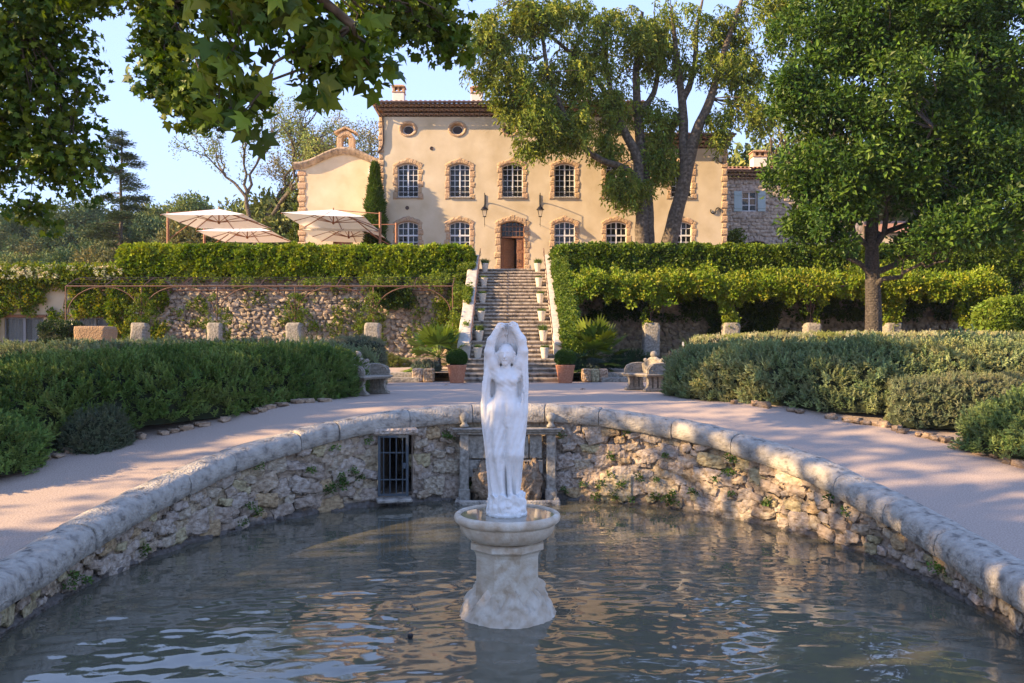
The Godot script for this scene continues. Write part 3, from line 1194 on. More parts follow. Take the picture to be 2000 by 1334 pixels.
func net(lo: Vector3, hi: Vector3, h: float) -> ArrayMesh:
	var B := 4
	var nb := Vector3i(((hi - lo) / (h * B)).ceil())
	var n := nb * B + Vector3i.ONE
	var f := PackedFloat32Array()
	f.resize(n.x * n.y * n.z)
	f.fill(1.0)
	var sy := n.x
	var sz := n.x * n.y
	var near := []
	var reach := h * B * .87 + .03
	for bz in nb.z:
		for by in nb.y:
			for bx in nb.x:
				var c := lo + (Vector3(bx, by, bz) + Vector3.ONE * .5) * h * B
				var d := sd_statue(c)
				if absf(d) < reach:
					near.append(Vector3i(bx, by, bz) * B)
				elif d < 0:
					for z in B:
						for y in B:
							for x in B:
								f[bx * B + x + (by * B + y) * sy + (bz * B + z) * sz] = -1.0
	for b in near:
		for z in B + 1:
			for y in B + 1:
				for x in B + 1:
					var i: int = b.x + x + (b.y + y) * sy + (b.z + z) * sz
					if absf(f[i]) == 1.0:
						f[i] = sd_statue(lo + Vector3(b.x + x, b.y + y, b.z + z) * h)
	var cell := {}
	var vs := PackedVector3Array()
	var ns := PackedVector3Array()
	var corner := [0, 1, sy, sy + 1, sz, sz + 1, sz + sy, sz + sy + 1]
	for b in near:
		for z in B:
			for y in B:
				for x in B:
					var cx: int = b.x + x
					var cy: int = b.y + y
					var cz: int = b.z + z
					var i := cx + cy * sy + cz * sz
					var neg := 0
					for k in 8:
						if f[i + corner[k]] < 0: neg += 1
					if neg == 0 or neg == 8:
						continue
					var sum := Vector3()
					var cnt := 0
					for k in 8:
						for ax in 3:
							var bit := 1 << ax
							if k & bit: continue
							var a := f[i + corner[k]]
							var e := f[i + corner[k | bit]]
							if (a < 0) != (e < 0):
								var t := a / (a - e)
								var p := Vector3(k & 1, (k >> 1) & 1, (k >> 2) & 1)
								p[ax] = t
								sum += p
								cnt += 1
					var g := Vector3(
						f[i + 1] + f[i + 1 + sy] + f[i + 1 + sz] + f[i + 1 + sy + sz] - f[i] - f[i + sy] - f[i + sz] - f[i + sy + sz],
						f[i + sy] + f[i + sy + 1] + f[i + sy + sz] + f[i + sy + sz + 1] - f[i] - f[i + 1] - f[i + sz] - f[i + sz + 1],
						f[i + sz] + f[i + sz + 1] + f[i + sz + sy] + f[i + sz + sy + 1] - f[i] - f[i + 1] - f[i + sy] - f[i + sy + 1])
					cell[i] = vs.size()
					vs.append(lo + (Vector3(cx, cy, cz) + sum / cnt) * h)
					ns.append(g.normalized())
	var idx := PackedInt32Array()
	for i in cell:
		var s: bool = f[i] < 0
		for ax in 3:
			var st: int = [1, sy, sz][ax]
			var u: int = [sy, sz, 1][ax]
			var w: int = [sz, 1, sy][ax]
			if (f[i + st] < 0) == s:
				continue
			if not (cell.has(i - u) and cell.has(i - w) and cell.has(i - u - w)):
				continue
			var q := [cell[i], cell[i - u], cell[i - u - w], cell[i - w]]
			if s: idx.append_array(PackedInt32Array([q[0], q[1], q[2], q[0], q[2], q[3]]))
			else: idx.append_array(PackedInt32Array([q[0], q[2], q[1], q[0], q[3], q[2]]))
	# fix winding against the normals (clockwise front)
	for k in range(0, idx.size(), 3):
		var a := vs[idx[k]]
		var m := (vs[idx[k + 1]] - a).cross(vs[idx[k + 2]] - a)
		if m.dot(ns[idx[k]]) > 0:
			var t := idx[k + 1]
			idx[k + 1] = idx[k + 2]
			idx[k + 2] = t
	var arr := []
	arr.resize(Mesh.ARRAY_MAX)
	arr[Mesh.ARRAY_VERTEX] = vs
	arr[Mesh.ARRAY_NORMAL] = ns
	arr[Mesh.ARRAY_INDEX] = idx
	var am := ArrayMesh.new()
	am.add_surface_from_arrays(Mesh.PRIMITIVE_TRIANGLES, arr)
	return am
# ---------------------------------------------------------------- house

func wall_with_holes(g: Geo, x0: float, x1: float, y0: float, y1: float, z: float, depth: float, holes: Array) -> void:
	var xs := [x0, x1]
	var ys := [y0, y1]
	for h in holes:
		xs.append_array([h[0], h[1]])
		ys.append_array([h[2], h[3]])
	xs.sort()
	ys.sort()
	for i in xs.size() - 1:
		for j in ys.size() - 1:
			if xs[i + 1] - xs[i] < 1e-4 or ys[j + 1] - ys[j] < 1e-4:
				continue
			var mx: float = (xs[i] + xs[i + 1]) / 2
			var my: float = (ys[j] + ys[j + 1]) / 2
			var solid := true
			for h in holes:
				if mx > h[0] and mx < h[1] and my > h[2] and my < h[3]:
					solid = false
			if solid:
				for s in [0.0, depth]:
					var q := [Vector3(xs[i], ys[j], z - s), Vector3(xs[i + 1], ys[j], z - s), Vector3(xs[i + 1], ys[j + 1], z - s), Vector3(xs[i], ys[j + 1], z - s)]
					if s == 0.0: g.quad(q[0], q[1], q[2], q[3])
					else: g.quad(q[3], q[2], q[1], q[0])
	for h in holes:
		var a := Vector3(h[0], h[2], z)
		var b := Vector3(h[1], h[2], z)
		var c := Vector3(h[1], h[3], z)
		var e := Vector3(h[0], h[3], z)
		var k := Vector3(0, 0, -depth)
		g.quad(a, b, b + k, a + k)
		g.quad(b, c, c + k, b + k)
		g.quad(c, e, e + k, c + k)
		g.quad(e, a, a + k, e + k)


var pane_meshes := {}


func pane(w: float, h: float) -> ArrayMesh:
	var key := Vector2i(int(w * 1000), int(h * 1000))
	if not pane_meshes.has(key):
		var g := Geo.new()
		g.bx(Vector3.ZERO, Vector3(w, h, .006))
		pane_meshes[key] = g.mesh()
	return pane_meshes[key]


func glazing(win: Node3D, cx: float, y0: float, w: float, h: float, z: float, cols: int, rows: int, mat: Material, mull := .055, bar := .026, transom := -1.0) -> void:
	# casement frame, glazing bars and one pane for every light
	var g := Geo.new()
	var f := .045
	g.bx(Vector3(cx - w / 2 + f / 2, y0 + h / 2, z), Vector3(f, h, .06), .006)
	g.bx(Vector3(cx + w / 2 - f / 2, y0 + h / 2, z), Vector3(f, h, .06), .006)
	g.bx(Vector3(cx, y0 + f * .7, z + .001), Vector3(w - .01, f * 1.4, .064), .006)
	g.bx(Vector3(cx, y0 + h - f / 2, z + .001), Vector3(w - .01, f, .062), .006)
	g.bx(Vector3(cx, y0 + h / 2, z + .012), Vector3(mull, h - .02, .07), .008)
	if transom > 0.0:
		g.bx(Vector3(cx, y0 + transom, z + .014), Vector3(w - .012, .085, .075), .008)
	part("frame", g.mesh(), mat, win)
	var inner := w - 2 * f
	var leafw := (inner - mull) / 2
	var per := cols / 2
	g = Geo.new()
	for s in [-1, 1]:
		var lx: float = cx + s * (mull / 2 + leafw / 2)
		for i in range(1, per):
			g.bx(Vector3(lx - leafw / 2 + leafw * i / per, y0 + h / 2, z), Vector3(bar, h - .06, .035))
		for j in range(1, rows):
			g.bx(Vector3(lx, y0 + h * j / rows, z + .002), Vector3(leafw, bar, .034))
	part("glazing_bars", g.mesh(), mat, win)
	var m := pane(leafw / per - bar * .6, h / rows - bar * .6)
	for s in [-1, 1]:
		var lx: float = cx + s * (mull / 2 + leafw / 2)
		for i in per:
			for j in rows:
				var p := part("pane", m, M.glass, win, Transform3D(Basis(Vector3.UP, rf(-.012, .012)) * Basis(Vector3.RIGHT, rf(-.02, .012)), Vector3(lx - leafw / 2 + leafw * (i + .5) / per, y0 + h * (j + .5) / rows, z - .004)))


var block_meshes := []


func surround(win: Node3D, cx: float, y0: float, w: float, h: float, rise: float, z: float, band := .235, foot := true) -> void:
	# rough tuff blocks framing an opening with a segmental arch; y0 + h is the crown
	if block_meshes.is_empty():
		for i in 10:
			var g := Geo.new()
			var b := rf(.93, 1.1)
			g.col = Color(b * rf(.97, 1.05), b, b * rf(.92, 1.05))
			var p := PackedVector3Array()
			# rounded block: eight columns round a superellipse
			for j in 6:
				var y: float = [-.5, -.49, -.2, .2, .49, .5][j]
				var s: float = [.0, .97, 1.0, 1.0, .97, .0][j]
				for k in 12:
					var a := TAU * (k + .5) / 12
					var q := Vector3(signf(cos(a)) * pow(absf(cos(a)), .22) * .5 * s, y, -signf(sin(a)) * pow(absf(sin(a)), .22) * .5 * s)
					q += Vector3(noise.get_noise_3dv(q * 70.0 + Vector3(i * 9, 0, 0)), noise.get_noise_3dv(q * 70.0 + Vector3(0, i * 9, 3)) * .5, noise.get_noise_3dv(q * 70.0 + Vector3(5, 0, i * 9)) * .6) * .13
					p.append(q)
			g.grid(p, 12, 6, true)
			block_meshes.append(g.mesh())
	var spring := y0 + h - rise
	for s in [-1, 1]:
		var y := y0 - (.12 if foot else 0.0)
		var k := 0
		while y < spring - .05:
			var hh := minf(rf(.22, .4), spring - y)
			if spring - y - hh < .1:
				hh = spring - y
			var bw := band * (1.12 if k % 2 == 0 else .84) * rf(.92, 1.08)
			part("stone", block_meshes[rng.randi() % 10], M.surround, win, Transform3D(Basis.from_scale(Vector3(bw, hh * 1.06, .235)), Vector3(cx + s * (w / 2 + bw / 2 - .01), y + hh / 2, z - .095 + rf(-.008, .008))))
			y += hh
			k += 1
	var R := (w * w / 4 + rise * rise) / (2 * rise)
	var cy := y0 + h - R
	var half := asin(w / 2 / R) + .14
	var n := 9
	for i in n:
		var a := -half + 2 * half * (i + .5) / n
		var bh := band * (1.25 if i == n / 2 else rf(.9, 1.1))
		var rad := R + bh / 2 - .01
		var t := Transform3D(Basis(Vector3.BACK, -a) * Basis.from_scale(Vector3(2 * half * (R + .12) / n * 1.1, bh, .24)), Vector3(cx + sin(a) * rad, cy + cos(a) * rad, z - .09 + rf(-.008, .008)))
		part("stone", block_meshes[rng.randi() % 10], M.surround, win, t)


func arch_bar(g: Geo, cx: float, crown: float, w: float, rise: float, z: float) -> void:
	var R := (w * w / 4 + rise * rise) / (2 * rise)
	var half := asin(w / 2 / R)
	var path := PackedVector3Array()
	for i in 9:
		var a := -half + 2 * half * i / 8
		path.append(Vector3(cx + sin(a) * (R - .02), crown - R + cos(a) * (R - .02), z))
	g.tube(path, [.032], 6)


func window_part(o: Node3D, cx: float, y0: float, w: float, h: float, z: float, rows: int, transom: float, railing: bool) -> Node3D:
	var win := Node3D.new()
	win.name = "window"
	o.add_child(win, true)
	glazing(win, cx, y0, w, h, z - .17, 4, rows, M.frame_white, .075, .03, transom)
	var g := Geo.new()
	arch_bar(g, cx, y0 + h, w, .15, z - .15)
	part("arched_head", g.mesh(), M.frame_white, win)
	surround(win, cx, y0, w, h, .15, z)
	g = Geo.new()
	g.bx(Vector3(cx, y0 - .045, z - .06), Vector3(w + .12, .07, .3), .01)
	part("sill", g.mesh(), M.grey_stone, win)
	if railing:
		g = Geo.new()
		for y in [.12, .36, .44]:
			g.bar(Vector3(cx - w / 2, y0 + y, z - .02), Vector3(cx + w / 2, y0 + y, z - .02), .012, 4)
		for i in 7:
			var x := cx - w / 2 + w * (i + .5) / 7
			var path := PackedVector3Array()
			for k in 9:
				var a := TAU * k / 8
				path.append(Vector3(x + cos(a) * .06, y0 + .24 + sin(a) * .1, z - .02))
			g.tube(path, [.009], 4)
		part("iron_railing", g.mesh(), M.iron, win)
	return win


func tile_row(g: Geo, x0: float, x1: float, y: float, z: float, pitch: float, r: float, len: float, shift: float, up: bool) -> void:
	# a row of half-round tiles seen end on; up: humps, else hollow below (genoise)
	var x := x0 + shift
	while x < x1 - r:
		var b := rf(.95, 1.5)
		g.col = Color(b * rf(.95, 1.1), b, b * rf(.85, 1.1))
		var rr := r * rf(.94, 1.04)
		var dz := rf(-.02, .02)
		var pts := []
		for i in 7:
			var a := PI * i / 6
			pts.append(Vector2(cos(a) * rr, sin(a) * rr * .85))
		for i in 6:
			var p: Vector2 = pts[i]
			var q: Vector2 = pts[i + 1]
			var c := Vector3(x + r, y, z + dz)
			var drop := Vector3(0, (.22 if up else 0.0) * len, -len)
			var p3 := c + Vector3(p.x, p.y, 0)
			var q3 := c + Vector3(q.x, q.y, 0)
			g.quad(p3, p3 + drop, q3 + drop, q3)
			var pi3 := c + Vector3(p.x * .78, p.y * .78, 0)
			var qi3 := c + Vector3(q.x * .78, q.y * .78, 0)
			g.quad(p3, q3, qi3, pi3)
			g.quad(pi3 + drop, pi3, qi3, qi3 + drop)
		x += pitch


func eaves(o: Node3D, x0: float, x1: float, wall_top: float, z: float) -> void:
	var g := Geo.new()
	for r in 3:
		tile_row(g, x0 - .1 * r, x1 + .1 * r, wall_top + .02 + r * .185, z + .14 + r * .16, .265, .125, .55, .13 * (r % 2), false)
	var t := part("genoise_tiles", g.mesh(), M.genoise_tile, o)
	t.set_meta("kind", "stuff")
	g = Geo.new()
	for r in 3:
		g.col = Color(1.15, 1.1, 1.05)
		g.bx(Vector3((x0 + x1) / 2, wall_top + .15 + r * .185, z - .19 + r * .16), Vector3(x1 - x0 + .2 * r + .1, .03, .62), .0)
	part("genoise_course", g.mesh(), M.genoise_tile, o)
	g = Geo.new()
	tile_row(g, x0 - .35, x1 + .35, wall_top + .59, z + .62, .25, .118, 1.6, 0.0, true)
	t = part("roof_tiles", g.mesh(), M.roof_tile, o)
	t.set_meta("kind", "stuff")


func chimney(o: Node3D, x: float, y: float, z: float, h: float, w := .62) -> void:
	var c := Node3D.new()
	c.name = "chimney"
	o.add_child(c, true)
	var g := Geo.new()
	g.bx(Vector3(x, y + h * .4, z), Vector3(w, h * .8 + 1.0, w * .9), .02)
	part("shaft", g.mesh(), M.chimney_white, c)
	g = Geo.new()
	var t := y + h * .8 + .5
	g.col = Color(1, .95, .9)
	g.bx(Vector3(x, t + .03, z), Vector3(w * 1.12, .06, w), .01)
	for s in [-1, 1]:
		g.bx(Vector3(x + s * w * .42, t + .18, z), Vector3(w * .2, .25, w * .85), .01)
	g.bx(Vector3(x, t + .18, z), Vector3(w * .16, .25, w * .8), .01)
	g.bx(Vector3(x, t + .335, z), Vector3(w * 1.2, .06, w * 1.05), .01)
	g.bx(Vector3(x, t + .40, z), Vector3(w * .9, .07, w * .8), .02)
	part("brick_cap", g.mesh(), M.surround, c)


func quoins(o: Node3D, x: float, y0: float, y1: float, z: float, w := .4) -> void:
	var y := y0
	var k := 0
	while y < y1 - .05:
		var hh := minf(rf(.26, .42), y1 - y)
		var bw := w * (1.15 if k % 2 else .8)
		part("quoin_stone", block_meshes[rng.randi() % 10], M.surround, o, Transform3D(Basis.from_scale(Vector3(bw, hh * .98, .34)), Vector3(x, y + hh / 2, z - .13 + rf(-.01, .01))))
		y += hh
		k += 1


func make_house() -> void:
	var z := -43.0
	var o := thing("country_house", "large ochre plastered country house with rows of white arched windows", "house", V(2.1, 4.65, 43))
	o.position = Vector3.ZERO
	var g := Geo.new()
	var holes := []
	var xs := [-5.46, -2.74, .03, 2.77, 5.48, 8.9]
	var w := 1.08
	for x in xs:
		holes.append([x - w / 2, x + w / 2, 9.11, 10.87])
		if x != .03:
			holes.append([x - w / 2, x + w / 2, 6.05, 7.83])
	holes.append([.03 - .63, .03 + .63, 4.66, 7.83])
	var oculi := [-5.46, -2.87, -.1]
	for x in oculi:
		holes.append([x - .33, x + .33, 12.4, 12.96])
	wall_with_holes(g, -6.99, 6.9, 4.4, 13.32, z, .4, holes.filter(func(h): return h[1] < 6.9))
	wall_with_holes(g, 6.9, 11.29, 4.4, 11.66, z, .4, holes.filter(func(h): return h[0] > 6.9))
	part("facade_wall", g.mesh(), M.plaster, o)
	g = Geo.new()
	# the other walls, floor between storeys and back close the rooms
	g.quad(Vector3(-6.99, 4.4, -53), Vector3(-6.99, 4.4, z), Vector3(-6.99, 13.32, z), Vector3(-6.99, 13.32, -53))
	g.quad(Vector3(6.9, 11.0, z), Vector3(6.9, 11.0, -53), Vector3(6.9, 13.4, -53), Vector3(6.9, 13.4, z))
	g.quad(Vector3(11.29, 4.4, z), Vector3(11.29, 4.4, -53), Vector3(11.29, 11.66, -53), Vector3(11.29, 11.66, z))
	g.quad(Vector3(11.29, 4.4, -53), Vector3(-6.99, 4.4, -53), Vector3(-6.99, 13.32, -53), Vector3(11.29, 13.32, -53))
	part("side_walls", g.mesh(), M.plaster, o)
	g = Geo.new()
	g.bx(Vector3(2.1, 8.5, -48.2), Vector3(18.1, .3, 9.4))
	g.bx(Vector3(2.1, 11.4, -48.2), Vector3(18.1, .25, 9.4))
	g.bx(Vector3(2.1, 6.5, -47.0), Vector3(18.1, 3.6, .15))
	g.bx(Vector3(2.1, 10.0, -47.0), Vector3(18.1, 2.6, .15))
	part("inner_floors", g.mesh(), M.interior, o)
	for x in xs:
		window_part(o, x, 9.11, w, 1.76, z, 6, -1.0, true)
		if x != .03:
			window_part(o, x, 6.05, w, 1.78, z, 5, 1.05, false)
	for x in oculi:
		oculus(o, x, 12.68, z)
	make_door(o, .03, z)
	# roofs
	for r in [[-7.0, 6.9, 13.32], [6.9, 11.3, 11.66]]:
		eaves(o, r[0], r[1], r[2], z)
		g = Geo.new()
		var x0: float = r[0] - .3
		var x1: float = r[1] + .3
		var y: float = r[2] + .55
		var a := Vector3(x0, y, z + .5)
		var b := Vector3(x1, y, z + .5)
		var c := Vector3(x1 - 2.2, y + 1.5, -48)
		var e := Vector3(x0 + 2.2, y + 1.5, -48)
		g.quad(a, b, c, e)
		g.tri(b, Vector3(x1, y, -53.4), c)
		g.tri(Vector3(x0, y, -53.4), a, e)
		g.quad(Vector3(x1, y, -53.4), Vector3(x0, y, -53.4), e, c)
		part("roof_slope", g.mesh(), M.roof_tile, o)
		g = Geo.new()
		g.tube(PackedVector3Array([Vector3(x0, y + .03, z + .66), Vector3(x1, y + .03, z + .66)]), [.055], 8)
		part("gutter", g.mesh(), M.zinc, o)
	g = Geo.new()
	g.tube(PackedVector3Array([Vector3(-7.05, 13.8, z + .62), Vector3(-7.0, 13.55, z + .55), Vector3(-6.78, 13.3, z + .12), Vector3(-6.76, 12.6, z + .08), Vector3(-6.76, 11.9, z + .08), Vector3(-6.86, 11.6, z + .08), Vector3(-7.06, 11.42, z + .05)]), [.05], 8)
	part("downpipe", g.mesh(), M.zinc, o)
	quoins(o, -6.86, 4.65, 13.3, z, .27)
	quoins(o, 11.16, 4.65, 11.6, z, .3)
	chimney(o, -6.15, 13.6, -44.6, 1.15)
	chimney(o, -1.95, 13.75, -45.4, 1.2)
	chimney(o, 4.1, 13.7, -45.2, 1.1)
	for q in [[-4.22, 11.66], [-5.5, 8.54], [5.48, 8.57]]:
		g = Geo.new()
		var path := PackedVector3Array()
		for k in 13:
			path.append(Vector3(q[0] + cos(TAU * k / 12) * .085, q[1] + sin(TAU * k / 12) * .085, z + .01))
		g.tube(path, [.022], 5)
		g.bx(Vector3(q[0], q[1], z + .002), Vector3(.13, .13, .008))
		part("vent", g.mesh(), M.zinc, o)
	for q in [[10.82, 11.04, 1.0], [10.68, 8.38, -1.0]]:
		g = Geo.new()
		var path := PackedVector3Array()
		for k in 25:
			var t := k / 24.0
			# two opposed hooks
			var a := PI * (1.15 - 1.15 * 2.0 * t) if t < .5 else PI * (1.0 + 1.15 * 2.0 * (t - .5))
			var cx2 := -.13 if t < .5 else .13
			path.append(Vector3(q[0] + cx2 + cos(a) * .13, q[1] + q[2] * sin(a) * .15, z + .05))
		g.tube(path, [.03], 6)
		g.bar(Vector3(q[0], q[1], z + .05), Vector3(q[0], q[1], z - .1), .03)
		part("wall_anchor", g.mesh(), M.iron, o)
	for x in [-1.42, 1.46]:
		wall_lantern(x, z)


func oculus(o: Node3D, x: float, y: float, z: float) -> void:
	var win := Node3D.new()
	win.name = "round_window"
	o.add_child(win, true)
	var g := Geo.new()
	# splayed ring of tuff round the opening
	var p := PackedVector3Array()
	var prof := [[.50, .0], [.49, .035], [.42, .045], [.36, .03], [.30, -.12], [.285, -.3]]
	for q in prof:
		for i in 32:
			var a := TAU * i / 32
			var f := 1.0 + .06 * noise.get_noise_3d(cos(a) * 50 + x * 20, sin(a) * 50, q[0] * 40)
			p.append(Vector3(x + cos(a) * q[0] * f, y + sin(a) * q[0] * .84 * f, z + q[1]))
	g.grid(p, 32, prof.size(), true)
	part("stone_ring", g.mesh(), M.surround, win)
	g = Geo.new()
	for i in 24:
		var a := TAU * i / 24
		var b := TAU * (i + 1) / 24
		g.tri(Vector3(x, y, z - .27), Vector3(x + cos(a) * .3, y + sin(a) * .26, z - .27), Vector3(x + cos(b) * .3, y + sin(b) * .26, z - .27))
	part("pane", g.mesh(), M.glass, win)
	g = Geo.new()
	var path := PackedVector3Array()
	for k in 25:
		path.append(Vector3(x + cos(TAU * k / 24) * .27, y + sin(TAU * k / 24) * .225, z - .26))
	g.tube(path, [.025], 6)
	part("frame", g.mesh(), M.frame_white, win)


func make_door(o: Node3D, x: float, z: float) -> void:
	var d := Node3D.new()
	d.name = "front_door"
	o.add_child(d, true)
	surround(d, x, 4.66, 1.26, 3.17, .17, z, .28, false)
	var g := Geo.new()
	g.bx(Vector3(x, 7.02, z - .2), Vector3(1.26, .09, .1), .01)
	for s in [-1, 1]:
		g.bx(Vector3(x + s * .6, 6.2, z - .2), Vector3(.07, 3.2, .1), .01)
	part("frame", g.mesh(), M.door_wood, d)
	g = Geo.new()
	for i in range(1, 6):
		g.bx(Vector3(x - .57 + 1.14 * i / 6, 7.44, z - .2), Vector3(.028, .8, .05))
	for j in range(1, 3):
		g.bx(Vector3(x, 7.07 + .76 * j / 3, z - .199), Vector3(1.14, .03, .05))
	part("fanlight_bars", g.mesh(), M.door_wood, d)
	for i in 6:
		for j in 3:
			part("pane", pane(.165, .225), M.glass, d, Transform3D(Basis(), Vector3(x - .57 + 1.14 * (i + .5) / 6, 7.07 + .76 * (j + .5) / 3, z - .21)))
	# right leaf shut, left leaf swung inwards
	for s in [-1, 1]:
		var lw := .37 if s > 0 else .78
		var leaf_t := Transform3D(Basis(Vector3.UP, 0.0 if s > 0 else .55), Vector3(x + s * .565, 4.66, z - .22))
		g = Geo.new()
		var cx: float = -s * lw / 2
		g.box(leaf_t * Transform3D(Basis(), Vector3(cx, 1.15, -.025)), Vector3(lw, 2.3, .045), .005)
		for q in [[.42, .6], [1.2, .75], [1.95, .5]]:
			g.box(leaf_t * Transform3D(Basis(), Vector3(cx, q[0], .004)), Vector3(lw - .14, q[1], .03), .012)
		var lf := part("door_leaf", g.mesh(), M.door_wood, d)
		if s > 0:
			g = Geo.new()
			var path := PackedVector3Array()
			for k in 13:
				path.append(Vector3(x + .565 - lw + .13 + cos(TAU * k / 12) * .07, 5.78 + sin(TAU * k / 12) * .08, z - .17))
			g.tube(path, [.012], 6)
			part("ring_handle", g.mesh(), M.iron, lf)


func wall_lantern(x: float, z: float) -> void:
	var o := thing("wall_lantern", "black iron lantern on a tall bracket %s the open front door" % ("left of" if x < 0 else "right of"), "lantern", Vector3(x, 7.2, z + .0), "lanterns flanking the front door")
	var g := Geo.new()
	# bracket: bow springing from the wall out and over the lantern
	var path := PackedVector3Array()
	for k in 15:
		var a := PI * k / 14
		path.append(Vector3(0, 1.55 + sin(a * .5) * .62 - (1 - cos(a)) * .09, .03 + .30 * (1 - cos(a))))
	g.tube(path, [.022, .024, .024, .022], 6)
	g.bx(Vector3(0, 1.65, .02), Vector3(.07, .75, .04), .01)
	g.bar(Vector3(0, 1.98, .63), Vector3(0, 1.28, .63), .012)
	part("bracket", g.mesh(), M.iron, o)
	var c := Vector3(0, .95, .63)
	g = Geo.new()
	g.lathe([[.0, .52], [.02, .5], [.03, .44], [.055, .40], [.05, .36], [.10, .33], [.19, .20], [.20, .17], [.17, .165], [0.0, .18]].map(func(q): return q), 8, c)
	# profile is listed from the top: turn it round
	g = Geo.new()
	g.lathe([[0.0, .18], [.17, .165], [.205, .17], [.195, .20], [.10, .33], [.05, .36], [.055, .40], [.03, .44], [.02, .5], [0.0, .52]], 8, c)
	part("hood", g.mesh(), M.lamp_shade, o)
	g = Geo.new()
	for i in 4:
		var a := TAU * (i + .5) / 4
		var dir := Vector3(cos(a), 0, sin(a))
		g.bar(c + dir * .175 + Vector3.UP * .17, c + dir * .085 - Vector3.UP * .17, .012, 4)
	g.lathe([[0.0, -.19], [.09, -.19], [.095, -.16], [0.0, -.15]], 8, c)
	part("cage", g.mesh(), M.iron, o)
	for i in 4:
		var a := TAU * i / 4
		var dir := Vector3(cos(a), 0, sin(a))
		var sd := Vector3(-sin(a), 0, cos(a))
		g = Geo.new()
		g.quad(c + dir * .06 - sd * .055 - Vector3.UP * .16, c + dir * .06 + sd * .055 - Vector3.UP * .16, c + dir * .12 + sd * .11 + Vector3.UP * .165, c + dir * .12 - sd * .11 + Vector3.UP * .165)
		part("pane", g.mesh(), M.lamp_glass, o)
	g = Geo.new()
	g.tube(PackedVector3Array([c - Vector3.UP * .18, c - Vector3.UP * .4, c - Vector3.UP * .72]), [.016, .014, .008], 6)
	g.bar(c - Vector3.UP * .45, Vector3(0, .45, .0), .012)
	part("tail", g.mesh(), M.iron, o)


func make_chapel() -> void:
	var z := -46.5
	var o := thing("chapel", "low ochre chapel wing with a curved gable and small belfry", "chapel")
	var x0 := -12.06
	var x1 := -6.99
	var top := func(x: float) -> float:
		var t := clampf((x + 9.5) / 2.75, -1, 1)
		return 11.42 + .85 * (.5 + .5 * cos(t * PI))
	var g := Geo.new()
	var n := 40
	for i in n:
		var a := lerpf(x0, x1, float(i) / n)
		var b := lerpf(x0, x1, float(i + 1) / n)
		var lo := 4.4
		var mid := (a + b) / 2
		if absf(mid + 9.6) < .62:
			lo = 7.0 + .42 * sqrt(maxf(0.0, 1.0 - pow((mid + 9.6) / .62, 2)))
		g.quad(Vector3(a, lo, z), Vector3(b, lo, z), Vector3(b, top.call(b), z), Vector3(a, top.call(a), z))
		g.quad(Vector3(a, lo, z), Vector3(a, lo, z - .4), Vector3(b, lo, z - .4), Vector3(b, lo, z))
		g.quad(Vector3(a, top.call(a), z), Vector3(b, top.call(b), z), Vector3(b, top.call(b), z - 8), Vector3(a, top.call(a), z - 8))
	g.quad(Vector3(x0, 4.4, z - 8), Vector3(x0, 4.4, z), Vector3(x0, top.call(x0), z), Vector3(x0, top.call(x0), z - 8))
	part("wall", g.mesh(), M.plaster, o)
	g = Geo.new()
	g.bx(Vector3(-9.6, 6.0, z - .3), Vector3(1.3, 3.1, .08))
	part("door", g.mesh(), M.door_wood, o)
	# moulded cornice along the curve, stone by stone
	var m := 13
	for i in m:
		var a := lerpf(x0 - .3, x1 + .35, float(i) / m)
		var b := lerpf(x0 - .3, x1 + .35, float(i + 1) / m)
		g = Geo.new()
		var bb := rf(.8, 1.05)
		g.col = Color(bb * .95, bb * .88, bb * .82)
		var pr := [[.0, -.1], [.1, -.1], [.16, .02], [.24, .06], [.3, .16], [.3, .26], [.1, .32], [-.3, .34]]
		var p := PackedVector3Array()
		for k in 5:
			var x := lerpf(a + .006, b - .006, k / 4.0)
			for q in pr:
				var f := noise.get_noise_3d(x * 40, q[1] * 90, q[0] * 60) * .02
				p.append(Vector3(x, top.call(x) + q[1] + f, z + q[0] + f))
		g.grid(p, pr.size(), 5, false, true)
		part("cornice_stone", g.mesh(), M.step_stone, o)
	quoins(o, x0 + .14, 4.65, 11.3, z, .42)
	# belfry
	g = Geo.new()
	var bx := -9.45
	var by := 12.5
	for s in [-1, 1]:
		g.bx(Vector3(bx + s * .34, by + .3, z - .2), Vector3(.3, .75, .5), .03)
	for i in 8:
		var a := PI * (i + .5) / 8
		g.box(Transform3D(Basis(Vector3.BACK, a - PI / 2), Vector3(bx + cos(a) * .3, by + .62 + sin(a) * .26, z - .2)), Vector3(.16, .26, .5), .02)
	for s in [-1, 1]:
		g.box(Transform3D(Basis(Vector3.BACK, -s * .45), Vector3(bx + s * .3, by + 1.06, z - .2)), Vector3(.74, .1, .62), .02)
	part("belfry", g.mesh(), M.surround, o)
	g = Geo.new()
	g.bx(Vector3(-7.9, 11.2, z + .12), Vector3(.4, .3, .2), .02)
	part("white_box", g.mesh(), M.white_tag, o)


